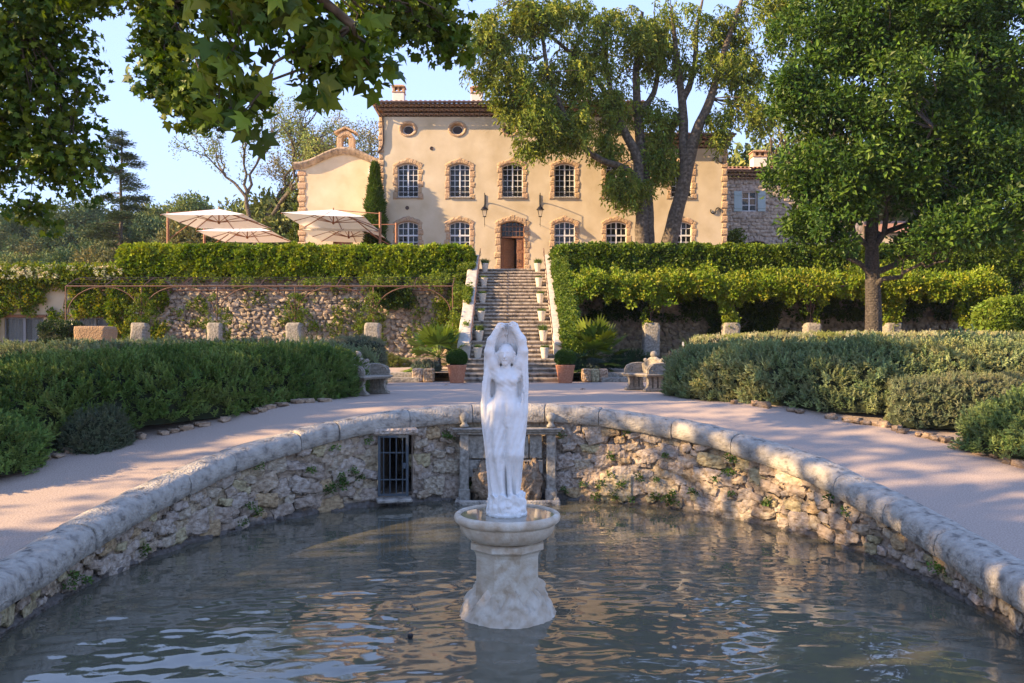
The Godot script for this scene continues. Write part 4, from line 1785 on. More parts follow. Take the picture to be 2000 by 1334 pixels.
func make_outbuilding() -> void:
	var z := -50.0
	var o := thing("stone_outbuilding", "grey rubble stone outbuilding with shutters beside the house", "outbuilding")
	var g := Geo.new()
	var holes := [[14.05, 14.95, 9.55, 10.75], [13.9, 15.9, 4.6, 7.75]]
	wall_with_holes(g, 12.6, 21.5, 4.4, 11.5, z, .5, holes)
	g.col = Color(.9, .9, .9)
	g.quad(Vector3(12.6, 4.4, -58), Vector3(12.6, 4.4, z), Vector3(12.6, 11.5, z), Vector3(12.6, 11.5, -58))
	part("wall", g.mesh(), M.wall_stone, o)
	# the wall's stones as far as they can be told apart
	var kinds := []
	for i in 8:
		var b := rf(.85, 1.15)
		kinds.append(stone_mesh(40 + i, Color(b, b * rf(.95, 1.02), b * rf(.9, 1.05)), .2))
	var y := 5.2
	var xf := []
	var cl := []
	while y < 11.4:
		var x := 12.7
		while x < 18.5:
			var sx := rf(.12, .26)
			if not holes.any(func(h): return x > h[0] - .2 and x < h[1] + .2 and y > h[2] - .2 and y < h[3] + .35):
				xf.append(Transform3D(Basis(Vector3.BACK, rf(-.15, .15)) * Basis.from_scale(Vector3(sx, rf(.07, .12), .06)), Vector3(x + rf(-.04, .04), y + rf(-.04, .04), z)))
				var b := rf(.75, 1.2)
				cl.append(Color(b, b * .98, b * .95))
			x += sx * 2.1
		y += .21
	copies("wall_stones", kinds[0], M.wall_stone, o, xf, cl, true)
	var win := Node3D.new()
	win.name = "window"
	o.add_child(win)
	glazing(win, 14.5, 9.55, .9, 1.2, z - .15, 2, 3, M.frame_white, .07, .035)
	for s in [-1, 1]:
		g = Geo.new()
		g.bx(Vector3(14.5 + s * .72, 10.15, z + .05), Vector3(.48, 1.24, .045), .008)
		for q in [.4, -.4]:
			g.bx(Vector3(14.5 + s * .72, 10.15 + q, z + .08), Vector3(.44, .09, .03), .006)
		part("shutter", g.mesh(), M.shutter, win)
	g = Geo.new()
	for i in 11:
		var a := PI * (i + .5) / 11
		g.col = Color(1.05, 1.0, .95) * rf(.9, 1.1)
		g.box(Transform3D(Basis(Vector3.BACK, a - PI / 2), Vector3(14.9 + cos(a) * 1.12, 6.9 + sin(a) * .98, z - .1)), Vector3(.3, .3, .42), .02)
	part("arch_stones", g.mesh(), M.wall_stone, o)
	g = Geo.new()
	g.bx(Vector3(17, 8, -53), Vector3(8.8, 7, .2))
	g.bx(Vector3(17, 8.4, -51.8), Vector3(8.8, .2, 2.4))
	part("inner_wall", g.mesh(), M.interior, o)
	eaves(o, 12.4, 21.7, 11.45, z)
	g = Geo.new()
	g.quad(Vector3(12.2, 11.95, z + .5), Vector3(22, 11.95, z + .5), Vector3(22, 13.4, -55), Vector3(12.2, 13.4, -55))
	part("roof_slope", g.mesh(), M.roof_tile, o)
	chimney(o, 15.3, 11.7, -50.9, 1.0, .85)
	# lower farm wing to the right, pale wall
	var f := thing("low_wing", "long low wing with a pale wall glimpsed behind the oak", "outbuilding")
	g = Geo.new()
	g.bx(Vector3(28, 6.2, -50.5), Vector3(12.6, 3.4, 5))
	part("wall", g.mesh(), M.plaster, f)
	g = Geo.new()
	g.quad(Vector3(21.4, 7.9, -47.4), Vector3(34.6, 7.9, -47.4), Vector3(34.6, 9.2, -51.5), Vector3(21.4, 9.2, -51.5))
	part("roof", g.mesh(), M.roof_tile, f)
# ---------------------------------------------------------------- stair, walls, garden furniture

const RISE := .155
const TREAD := .32
const STAIR_D := 26.8


func make_stair() -> void:
	var o := thing("garden_stair", "long straight flight of worn stone steps climbing to the front door", "stairs", V(0, 0, STAIR_D))
	for k in 30:
		var g := Geo.new()
		var hw := 1.44 if k >= 5 else 1.66
		var x := -hw
		while x < hw - .02:
			var len := minf(rf(.7, 1.5), hw - x)
			if hw - x - len < .3:
				len = hw - x
			var b := rf(.82, 1.12)
			g.col = Color(b * 1.02, b, b * rf(.93, 1.0))
			var top := (k + 1) * RISE + rf(-.006, .006)
			g.bx(Vector3(x + len / 2, top - .035, -(k * TREAD) - .22 + rf(-.012, .012)), Vector3(len - .006, .07, .52), .014)
			var r := rf(.8, 1.05)
			g.col = Color(r, r * .97, r * .94)
			g.bx(Vector3(x + len / 2, top - RISE / 2 - .06, -(k * TREAD) - .26 + rf(-.008, .004)), Vector3(len - .008, RISE + .05, .44), .008)
			x += len
		part("step", g.mesh(), M.step_stone, o)
	# solid flight below the steps
	var g := Geo.new()
	var a := Vector3(-1.4, -.2, -.4)
	for q in [-1.42, 1.42]:
		pass
	g.quad(Vector3(-1.4, -.1, -.35), Vector3(1.4, -.1, -.35), Vector3(1.4, 4.4, -9.6), Vector3(-1.4, 4.4, -9.6))
	part("flight_core", g.mesh(), M.earth, o)


func flank_wall(s: int) -> Node3D:
	# sloping wall beside the stair; s = -1 left, 1 right
	var o := thing("stair_wall", "sloping pale rendered wall along the %s side of the stair" % ("left" if s < 0 else "ivy-grown right"), "wall", V(s * 1.67, 0, 28.0))
	var g := Geo.new()
	var pts := []
	var n := 20
	var p := PackedVector3Array()
	for i in n:
		var t := float(i) / (n - 1)
		var d := lerpf(28.25, 36.5, t)
		var top := (d - STAIR_D) / TREAD * RISE + .62
		var prof := [[-.22, -.3], [-.22, top - .04], [-.18, top], [.18, top], [.22, top - .04], [.22, -.3]]
		for q in prof:
			p.append(V(q[0] + noise.get_noise_2d(d * 20, q[1] * 9) * .02, q[1] + noise.get_noise_2d(d * 25, q[0] * 90) * .02, d - 28.0))
	g.grid(p, 6, n, false, true)
	for j in range(1, 5):
		g.tri(p[0], p[j + 1], p[j])
	part("render", g.mesh(), M.plaster_pale, o)
	# iron handrail with chains on the stair side
	g = Geo.new()
	var x := -s * .26
	var path := PackedVector3Array()
	for i in 24:
		var d := lerpf(28.3, 36.4, i / 23.0)
		path.append(V(x, (d - STAIR_D) / TREAD * RISE + .93, d - 28.0))
	g.tube(path, [.018], 6)
	part("handrail", g.mesh(), M.iron_rust, o)
	for i in 9:
		g = Geo.new()
		var d := lerpf(28.35, 36.3, i / 8.0)
		var y := (d - STAIR_D) / TREAD * RISE
		g.tube(PackedVector3Array([V(x, y + .93, d - 28.0), V(x - s * .03, y + .7, d - 28.0), V(x + s * .06, y + .52, d - 28.0)]), [.012], 5)
		part("rail_bracket", g.mesh(), M.iron_rust, o)
	return o


func stair_pot(at: Vector3, label: String, tall: float, grass: Mesh) -> void:
	var o := thing("stair_pot", label, "plant pot", at, "cream pots standing on the stair")
	var g := Geo.new()
	g.lathe([[0.0, .0], [.1, .0], [.104, .01], [.15, .32], [.158, .325], [.161, .365], [.155, .375], [.143, .37], [.135, .325], [0.0, .32]], 20)
	part("pot", g.mesh(), M.cream_pot, o)
	var xf := []
	var cl := []
	for i in 34:
		xf.append(turned(Vector3(rf(-.11, .11), .31, rf(-.11, .11)), Vector3(rf(-.3, .3), 1, rf(-.3, .3)), tall * rf(1.0, 1.6)))
		cl.append(tint(Color(.10, .155, .035), .3))
	copies("foliage", grass, M.leaf_soft, o, xf, cl)


func box_ball_pot(at: Vector3, label: String, leafm: Mesh) -> void:
	var o := thing("terracotta_pot", label, "potted boxwood", at, "terracotta pots flanking the stair foot")
	var g := Geo.new()
	g.lathe([[0.0, .0], [.215, .0], [.222, .01], [.275, .36], [.278, .40], [.285, .405], [.292, .47], [.30, .475], [.315, .555], [.32, .565], [.315, .58], [.29, .585], [.27, .55], [0.0, .53]], 36)
	part("pot", g.mesh(), M.terracotta, o)
	var ball := Node3D.new()
	ball.name = "boxwood_ball"
	o.add_child(ball)
	g = Geo.new()
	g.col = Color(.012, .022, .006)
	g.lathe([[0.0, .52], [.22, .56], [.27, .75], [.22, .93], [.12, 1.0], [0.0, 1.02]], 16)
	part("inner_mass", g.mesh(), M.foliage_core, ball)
	var xf := []
	var cl := []
	for i in 1700:
		var q := rdir()
		if q.y < -.62:
			continue
		var p := Vector3(0, .80, 0) + q * Vector3(.325, .275, .325) * rf(.9, 1.02) * (1.0 + .05 * noise.get_noise_3dv(q * 40.0))
		xf.append(turned(p, q + rdir() * .6, rf(.7, 1.2)))
		cl.append(tint(Color(.045, .095, .014), .35))
	copies("foliage", leafm, M.leaf_glossy, ball, xf, cl)


func bench(at: Vector3, turn: float, label: String) -> void:
	var o := thing("stone_bench", label, "bench", at, "carved stone garden benches")
	o.rotation.y = turn
	# local: x along the seat, +z forward
	for s in [-1, 1]:
		var leg := Geo.new()
		var x: float = s * .52
		# waisted side support with a pair of arched slots (built as bars round the openings)
		var prof := [[.27, .0], [.27, .07], [.235, .09], [.205, .14], [.19, .22], [.20, .31], [.235, .37], [.26, .40]]
		for k in prof.size() - 1:
			var a: Array = prof[k]
			var b: Array = prof[k + 1]
			for slab in ([[-1.0, -.5], [-.24, .24], [.5, 1.0]] if k >= 2 and k < 6 else [[-1.0, 1.0]]):
				var za0: float = slab[0] * (a[0] if absf(slab[0]) == 1.0 else .2)
				var za1: float = slab[1] * (a[0] if absf(slab[1]) == 1.0 else .2)
				var zb0: float = slab[0] * (b[0] if absf(slab[0]) == 1.0 else .2)
				var zb1: float = slab[1] * (b[0] if absf(slab[1]) == 1.0 else .2)
				var t := .055
				var c := [Vector3(x - t, a[1], za0), Vector3(x + t, a[1], za0), Vector3(x + t, a[1], za1), Vector3(x - t, a[1], za1), Vector3(x - t, b[1], zb0), Vector3(x + t, b[1], zb0), Vector3(x + t, b[1], zb1), Vector3(x - t, b[1], zb1)]
				leg.quad(c[1], c[0], c[4], c[5]); leg.quad(c[2], c[1], c[5], c[6]); leg.quad(c[3], c[2], c[6], c[7]); leg.quad(c[0], c[3], c[7], c[4])
				leg.quad(c[4], c[7], c[6], c[5]); leg.quad(c[0], c[1], c[2], c[3])
		leg.bx(Vector3(x, .035, 0), Vector3(.15, .07, .6), .015)
		part("leg", leg.mesh(), M.bench_stone, o)
	var g := Geo.new()
	g.bx(Vector3(0, .425, .02), Vector3(1.42, .055, .60), .02)
	g.bx(Vector3(0, .39, .02), Vector3(1.34, .03, .54), .01)
	part("seat", g.mesh(), M.bench_stone, o)
	# arms: scrolled slabs
	for s in [-1, 1]:
		g = Geo.new()
		var x: float = s * .62
		var out := []
		for k in 13:
			var a := PI / 2 * (1.0 - k / 12.0)
			out.append(Vector2(.08 + cos(a) * .16 + .0, .53 + sin(a) * .14))
		var poly := [Vector2(-.26, .45), Vector2(-.26, .70)]
		poly.append_array(out)
		poly.append(Vector2(.24, .45))
		for k in poly.size():
			var p: Vector2 = poly[k]
			var q: Vector2 = poly[(k + 1) % poly.size()]
			g.quad(Vector3(x - .05, p.y, p.x), Vector3(x - .05, q.y, q.x), Vector3(x + .05, q.y, q.x), Vector3(x + .05, p.y, p.x))
			g.tri(Vector3(x + .05, .55, -.02), Vector3(x + .05, q.y, q.x), Vector3(x + .05, p.y, p.x))
			g.tri(Vector3(x - .05, .55, -.02), Vector3(x - .05, p.y, p.x), Vector3(x - .05, q.y, q.x))
		var path := PackedVector3Array()
		for k in 15:
			var a := k * .55
			var r := .095 - k * .005
			path.append(Vector3(x + s * .055, .575 + sin(a) * r, .12 + cos(a) * r))
		g.tube(path, [.014], 5)
		path = PackedVector3Array()
		for k in 15:
			path.append(Vector3(x - s * .055, .575 + sin(k * .55) * (.095 - k * .005), .12 + cos(k * .55) * (.095 - k * .005)))
		g.tube(path, [.014], 5)
		path = PackedVector3Array([Vector3(x, .71, -.26), Vector3(x, .712, -.1), Vector3(x, .69, .08), Vector3(x, .64, .2), Vector3(x, .56, .25), Vector3(x, .47, .25)])
		g.tube(path, [.03], 6)
		part("arm", g.mesh(), M.bench_stone, o)
	# back with rising scrolls and a crest
	g = Geo.new()
	var top := func(x: float) -> float: return .66 + .18 * pow(cos(clampf(x / .6, -1, 1) * PI / 2), 1.4)
	var n := 24
	for i in n:
		var a := -.62 + 1.24 * i / n
		var b := -.62 + 1.24 * (i + 1) / n
		g.quad(Vector3(a, .44, -.22), Vector3(b, .44, -.22), Vector3(b, top.call(b), -.22), Vector3(a, top.call(a), -.22))
		g.quad(Vector3(b, .44, -.31), Vector3(a, .44, -.31), Vector3(a, top.call(a), -.31), Vector3(b, top.call(b), -.31))
	var ridge := PackedVector3Array()
	for i in n + 1:
		var a := -.62 + 1.24 * i / n
		ridge.append(Vector3(a, top.call(a), -.265))
	g.tube(ridge, [.055], 8)
	for s in [-1, 1]:
		for q in 4:
			g.tube(PackedVector3Array([Vector3(s * .08 * (q + .6), .5, -.205), Vector3(s * (.08 + .09 * q), .58, -.19), Vector3(s * (.07 + .085 * q), .66 - .02 * q, -.205)]), [.008, .018, .006], 6)
		g.lathe([[0.0, -.06], [.045, -.035], [.06, .0], [.045, .04], [0.0, .06]], 12, Vector3(s * .46, .79, -.265))
	part("backrest", g.mesh(), M.bench_stone, o)
	g = Geo.new()
	g.lathe([[.05, .80], [.045, .86], [.06, .875], [.085, .91], [.095, .955], [.08, 1.0], [.04, 1.03], [0.0, 1.035]], 18, Vector3(0, .0, -.265))
	part("crest_ball", g.mesh(), M.bench_stone, o)


func retaining_wall(label: String, x0: float, x1: float, y0: float, y1: float, d: float, singles: int) -> Node3D:
	var o := thing("retaining_wall", label, "wall", V((x0 + x1) / 2, y0, d))
	var c := o.position
	var g := Geo.new()
	var nu := int((x1 - x0) / .12)
	var nv := int((y1 - y0) / .12)
	var p := PackedVector3Array()
	for j in nv + 1:
		for i in nu + 1:
			var w := Vector3(lerpf(x0, x1, float(i) / nu), lerpf(y0, y1, float(j) / nv), -d)
			p.append(w - c + Vector3(0, 0, noise.get_noise_3dv(w * 18.0) * .05 - .02))
	g.grid(p, nu + 1, nv + 1)
	part("mortar_face", g.mesh(), M.wall_stone, o)
	var kinds := []
	for i in 12:
		var b := rf(.8, 1.25)
		kinds.append(stone_mesh(70 + i, Color(b * rf(1.0, 1.1), b * rf(.92, 1.0), b * rf(.8, .95)), .8, 10, 6))
	var spots := []
	var y := y0 + .08
	while y < y1 - .05:
		var x := x0 + rf(0, .15)
		while x < x1 - .1:
			var sx := rf(.08, .19)
			spots.append([Vector3(x + sx, y + rf(-.05, .05), -d + rf(-.005, .03)), sx, rf(.06, .115)])
			x += sx * 2.0 + rf(.0, .05)
		y += .175
	# the largest ones in the open part of the wall are single stones
	var order := range(spots.size())
	order.sort_custom(func(a, b): return spots[a][1] * spots[a][2] > spots[b][1] * spots[b][2])
	var xf := []
	var cl := []
	for k in order.size():
		var s: Array = spots[order[k]]
		var t := Transform3D(Basis(Vector3.BACK, rf(-.6, .6)) * Basis(Vector3.UP, rf(-.25, .25)) * Basis.from_scale(Vector3(s[1] * 1.1, s[2] * 1.1, rf(.035, .06))), s[0] - c)
		if k < singles:
			part("stone", kinds[rng.randi() % kinds.size()], M.wall_stone, o, t)
		else:
			xf.append(t)
			var b := rf(.75, 1.25)
			cl.append(Color(b, b * .96, b * .88))
	copies("small_stones", kinds[3], M.wall_stone, o, xf, cl, true)
	return o


func pergola(label: String, xs: Array, d: float, cover: Color, skip_pillar: Array, pillar_labels: Array) -> Node3D:
	var y := 3.60
	var base := .74
	var o := thing("iron_pergola", label, "pergola", V(xs[0], base, d))
	var c := o.position
	for i in xs.size():
		var g := Geo.new()
		g.bar(V(xs[i], base, d) - c, V(xs[i], y, d) - c, .028)
		part("post", g.mesh(), M.iron_rust, o)
		if i in skip_pillar:
			continue
		var pl := thing("stone_pillar", pillar_labels[i], "pillar", V(xs[i], base, d - .1), "stone pillars carrying the pergola posts")
		g = Geo.new()
		var p := PackedVector3Array()
		var prof := [[0.0, .0], [1.0, .0], [1.0, .15], [.97, .4], [1.0, .7], [.98, 1.0], [1.0, 1.25], [.94, 1.36], [.8, 1.40], [0.0, 1.41]]
		var hw := rf(.29, .34)
		for q in prof:
			for k in 24:
				var a := TAU * (k + .5) / 24
				var sx := signf(cos(a)) * pow(absf(cos(a)), .28)
				var sz := signf(sin(a)) * pow(absf(sin(a)), .28)
				var w := Vector3(sx * hw * q[0], q[1], -sz * hw * .9 * q[0])
				var f := noise.get_noise_3dv(w * 35.0 + Vector3(xs[i] * 9.0, 0, 0)) * .05 + noise2.get_noise_3dv(w * 90.0) * .02
				p.append(w + Vector3(sx * f, f * .4, -sz * f) * q[0])
		g.grid(p, 24, prof.size(), true)
		part("block", g.mesh(), M.grey_stone, pl)
	var g := Geo.new()
	g.bar(V(xs[0], y, d) - c, V(xs[-1], y, d) - c, .03, 6)
	g.bar(V(xs[0], y + .05, d + 2.9) - c, V(xs[-1], y + .05, d + 2.9) - c, .025, 6)
	part("beam", g.mesh(), M.iron_rust, o)
	for i in xs.size() - 1:
		g = Geo.new()
		var path := PackedVector3Array()
		for k in 17:
			var a := PI * k / 16
			path.append(V(lerpf(xs[i] + .08, xs[i + 1] - .08, (1 - cos(a)) / 2), y - 1.08 + sin(a) * 1.06, d) - c)
		g.tube(path, [.024], 5)
		part("arch", g.mesh(), M.iron_rust, o)
	var ribs := (xs.size() - 1) * 2 + 1
	for i in ribs:
		g = Geo.new()
		var x := lerpf(xs[0], xs[-1], float(i) / (ribs - 1))
		var path := PackedVector3Array()
		for k in 11:
			var t := k / 10.0
			path.append(V(x, y + .46 * sin(PI * t), d + 2.9 * t) - c)
		g.tube(path, [.02], 5)
		part("rib", g.mesh(), M.iron_rust, o)
	for k in 7:
		g = Geo.new()
		var t := (k + .5) / 7.0
		g.bar(V(xs[0], y + .02 + .46 * sin(PI * t), d + 2.9 * t) - c, V(xs[-1], y + .02 + .46 * sin(PI * t), d + 2.9 * t) - c, .007, 4)
		part("wire", g.mesh(), M.iron, o)
	return o


func parasol(cx: float, d: float, pole_x: float, tilt: float, label: String, rim := 7.08) -> void:
	var o := thing("cantilever_parasol", label, "parasol", V(cx, 4.65, d), "cream parasols on the terrace")
	var hx := 1.85
	var hz := 2.05
	var y := rim - 4.65
	var B := Basis(Vector3.BACK, tilt)
	var at := func(x: float, yy: float, z: float) -> Vector3: return Vector3(0, y, 0) + B * Vector3(x, yy, z)
	var apex: Vector3 = at.call(0, .58, 0)
	var cor := [at.call(-hx, 0, hz), at.call(hx, 0, hz), at.call(hx, 0, -hz), at.call(-hx, 0, -hz)]
	var g := Geo.new()
	for i in 4:
		var a: Vector3 = cor[i]
		var b: Vector3 = cor[(i + 1) % 4]
		# each gore sags a little between its ribs
		var rows := 6
		var cols := 7
		var p := PackedVector3Array()
		for j in rows:
			var t := j / (rows - 1.0)
			for k in cols:
				var s := k / (cols - 1.0)
				var q := a.lerp(b, s).lerp(apex, t)
				q.y -= .10 * sin(PI * s) * (1 - t) * (.4 + t)
				p.append(q)
		g.grid(p, cols, rows)
	part("canopy", g.mesh(), M.canvas, o)
	for i in 4:
		g = Geo.new()
		var a: Vector3 = cor[i]
		var dn := Vector3(0, -.035, 0)
		g.bar(a + dn, apex + dn, .024, 5)
		var mid: Vector3 = ((cor[i] + cor[(i + 1) % 4]) / 2)
		g.bar(mid + dn + Vector3(0, -.03, 0), apex + dn, .02, 5)
		part("rib", g.mesh(), M.pole_wood, o)
		g = Geo.new()
		var hub := apex + Vector3(0, -.62, 0)
		g.bar(hub, a.lerp(apex, .45) + dn, .018, 5)
		g.bar(hub, mid.lerp(apex, .42) + dn, .016, 5)
		part("strut", g.mesh(), M.pole_wood, o)
	g = Geo.new()
	g.bar(apex + Vector3(0, -.7, 0), apex + Vector3(0, .08, 0), .03, 8)
	g.lathe([[0.0, -.05], [.06, -.04], [.06, .04], [0.0, .05]], 10, apex + Vector3(0, -.64, 0))
	part("hub", g.mesh(), M.pole_wood, o)
	var px := pole_x - cx
	g = Geo.new()
	g.tube(PackedVector3Array([Vector3(px, 0, .2), Vector3(px, 2.85, .2)]), [.062], 10)
	part("pole", g.mesh(), M.pole_wood, o)
	g = Geo.new()
	g.bar(Vector3(px, 2.78, .2), apex + Vector3(0, -.02, 0), .022, 6)
	g.bar(Vector3(px, 1.55, .2), apex.lerp(Vector3(px, y, 0), .45) + Vector3(0, -.2, 0), .026, 6)
	part("arm", g.mesh(), M.pole_wood, o)
	g = Geo.new()
	g.bx(Vector3(px, .06, .2), Vector3(.9, .12, .9), .02)
	part("foot", g.mesh(), M.grey_stone, o)


func french_door(o: Node3D, cx: float, y0: float, w: float, h: float, z: float) -> void:
	var win := Node3D.new()
	win.name = "glazed_door"
	o.add_child(win, true)
	glazing(win, cx, y0, w, h, z - .1, 2, 2, M.frame_grey, .12, .04)
	var g := Geo.new()
	for s in [-1, 1]:
		var p := PackedVector3Array()
		for j in 2:
			for i in 15:
				p.append(Vector3(cx + s * (w * .12 + w * .34 * i / 14.0), y0 + j * h, z - .3 + .03 * sin(i * 1.9)))
		g.grid(p, 15, 2)
	part("curtain", g.mesh(), M.curtain, win)
	g = Geo.new()
	g.bx(Vector3(cx, y0 + h + .06, z - .02), Vector3(w + .3, .12, .16), .01)
	part("lintel", g.mesh(), M.door_wood, win)


func make_low_building(ivy: Mesh) -> void:
	# vine-covered single storey range at the far left, under the lawn terrace
	var o := thing("garden_range", "low vine-covered cream building with grey glazed doors", "building")
	var z := -35.9
	var g := Geo.new()
	var doors := [[-21.4, 1.75], [-18.3, 1.75]]
	var holes := doors.map(func(q): return [q[0] - q[1] / 2, q[0] + q[1] / 2, .5, 2.5])
	wall_with_holes(g, -34, -17.1, -.2, 4.3, z, .4, holes)
	part("wall", g.mesh(), M.plaster, o)
	g = Geo.new()
	g.bx(Vector3(-25.5, 2.0, -39), Vector3(17, 4.4, .2))
	g.bx(Vector3(-25.5, .2, -37.6), Vector3(17, .2, 2.6))
	g.bx(Vector3(-25.5, 3.2, -37.6), Vector3(17, .2, 2.6))
	part("inner_wall", g.mesh(), M.interior, o)
	g = Geo.new()
	g.bx(Vector3(-25.5, 4.42, -38.0), Vector3(17.2, .2, 4.6), .02)
	part("roof_slab", g.mesh(), M.plaster, o)
	for q in doors:
		french_door(o, q[0], .5, q[1], 2.0, z)
	var v := thing("wall_vine", "yellow-green vine smothering the low cream building", "vine")
	var cols := [Color(.12, .185, .016), Color(.18, .22, .018), Color(.08, .14, .013), Color(.23, .22, .025)]
	for seg in [[-30.0, -22.4, .3, 4.2, -.35], [-22.4, -20.4, 2.6, 4.2, -.4], [-20.4, -19.3, .3, 4.2, .02], [-19.3, -17.2, 2.55, 4.2, -.5], [-17.4, -14.9, .6, 4.1, -.35]]:
		climber(v, "leaves", Vector3(seg[0], 0, z + .06 + (.25 if seg[0] > -17.5 else 0.0)), Vector3(seg[1], 0, z + .06 + (.25 if seg[0] > -17.5 else 0.0)), seg[2], seg[3], Vector3(0, 0, 1), ivy, cols, 60.0, seg[4], .35, M.leaf, seg[0])
	for q in [[-19.9, .5], [-17.35, .4], [-15.5, .5]]:
		g = Geo.new()
		limb(g, Vector3(q[0], q[1], z + .2), Vector3(q[0] + .4, 3.9, z + .15), .04, .015)
		part("stem", g.mesh(), M.bark, v)
	var lawn := grass_tuft(14, .35, .016)
	var gx := []
	var gc := []
	for i in 2600:
		gx.append(turned(Vector3(rf(-31, -16.8), 4.5, z + .25 - 3.6 * rng.randf()), Vector3(rf(-.2, .2), 1, rf(-.2, .2)), rf(.7, 1.2)))
		gc.append(mix_tint([Color(.16, .23, .03), Color(.2, .25, .035)]))
	var gl := copies("roof_grass", lawn, M.leaf, self, gx, gc, true)
	tag(gl, "sunlit strip of tall lawn grass on the roof of the low building", "grass")
	var f := thing("flowering_creeper", "white flowered creeper along the roof edge of the low building", "creeper")
	climber(f, "leaves", Vector3(-30, 0, z + .05), Vector3(-15.5, 0, z + .05), 4.1, 4.75, Vector3(0, 0, 1), ivy, [Color(.14, .2, .02), Color(.19, .23, .03)], 110.0, -.6, .5, M.leaf)
	climber(f, "blossoms", Vector3(-28.5, 0, z + .3), Vector3(-16.5, 0, z + .3), 4.15, 4.72, Vector3(0, 0, 1), clump(10, .06, .05, .045, .2), [Color(.66, .63, .42)], 90.0, -.5, .45, M.leaf_soft, 4.0)


func make_blocks() -> void:
	for q in [[-2.95, .72, .46, "rough stone block left of the stair, beside the boxwood pot"], [2.75, .86, .44, "rough stone block right of the stair, beside the boxwood pot"]]:
		var o := thing("stone_block", q[3], "stone block", V(q[0], 0, 27.3), "rough blocks at the stair foot")
		var g := Geo.new()
		var n := 3 if q[1] > .8 else 2
		for i in n:
			var w: float = q[1] / n
			g.col = Color(rf(.9, 1.15), rf(.8, .95), rf(.65, .85))
			g.bx(Vector3(-q[1] / 2 + w * (i + .5), q[2] / 2 + rf(-.01, .01), rf(-.03, .03)), Vector3(w - .015, q[2], .62), .04)
		part("block", g.mesh(), M.rubble, o)
	# two shallow steps up to the garden on either side
	for s in [-1, 1]:
		var o := thing("garden_steps", "two low stone steps %s of the stair foot" % ("left" if s < 0 else "right"), "steps", V(s * 5.0, 0, 27))
		for k in 2:
			var x := 3.05 if s < 0 else 2.95
			while x < 8.6:
				var len := rf(1.1, 1.7)
				var g := Geo.new()
				var b := rf(.9, 1.1)
				g.col = Color(b, b * .98, b * .96)
				g.bx(Vector3(s * (x + len / 2) - s * 5.0, .155 * k + .078, -.05 - .36 * k - .2), Vector3(len - .008, .153, .5), .012)
				part("step_slab", g.mesh(), M.grey_stone, o)
				x += len
	# dry-stone edging of the beds, two courses
	for s in [-1, 1]:
		var o := thing("bed_edging", "dry stone edging of the planting bed %s of the stair" % ("left" if s < 0 else "right"), "edging", V(s * 8.0, .4, 31.3))
		var kinds := []
		for i in 6:
			var b := rf(.75, 1.1)
			kinds.append(stone_mesh(120 + i, Color(b, b * .9, b * .78), .18))
		for k in 2:
			var x := 2.2
			while x < 9.5:
				var len := rf(.25, .55)
				part("stone", kinds[rng.randi() % 6], M.wall_stone, o, Transform3D(Basis.from_scale(Vector3(len / 2, .085, .16)), Vector3(s * (x + len / 2) - s * 8.0, .08 + k * .165, -.02 + .25 * k * -1.0)))
				x += len
	# low stones edging the hedges along the path
	for set in [["left", [[-3.5, 16.75], [-4.9, 14.95], [-5.8, 14.05], [-6.75, 13.05], [-7.25, 11.8]]], ["right", [[4.1, 16.1], [5.35, 15.2], [6.3, 14.55], [6.95, 13.65], [7.3, 12.5], [7.7, 11.9]]]]:
		var o := thing("path_edging", "row of low rubble stones edging the %s hedge along the path" % set[0], "edging")
		var kinds := []
		for i in 6:
			var b := rf(.5, .85)
			kinds.append(stone_mesh(150 + i, Color(b * 1.05, b * .92, b * .78), .45))
		var pl: Array = set[1]
		for i in pl.size() - 1:
			var a := Vector2(pl[i][0], pl[i][1])
			var b := Vector2(pl[i + 1][0], pl[i + 1][1])
			var L := a.distance_to(b)
			var t := 0.0
			while t < L:
				var len := rf(.10, .30)
				var q := a.lerp(b, (t + len / 2) / L)
				q.x += signf(q.x) * .22
				var ang := atan2(-(b.y - a.y), b.x - a.x)
				if rng.randf() < .3:
					t += len
					continue
				part("stone", kinds[rng.randi() % 6], M.rubble, o, Transform3D(Basis(Vector3.UP, -ang + rf(-.2, .2)) * Basis.from_scale(Vector3(len / 2, rf(.03, .07), .10)), V(q.x + rf(-.04, .04), ground_y(q.y) + .025, q.y)))
				t += len
# ---------------------------------------------------------------- hedges, shrubs, palms

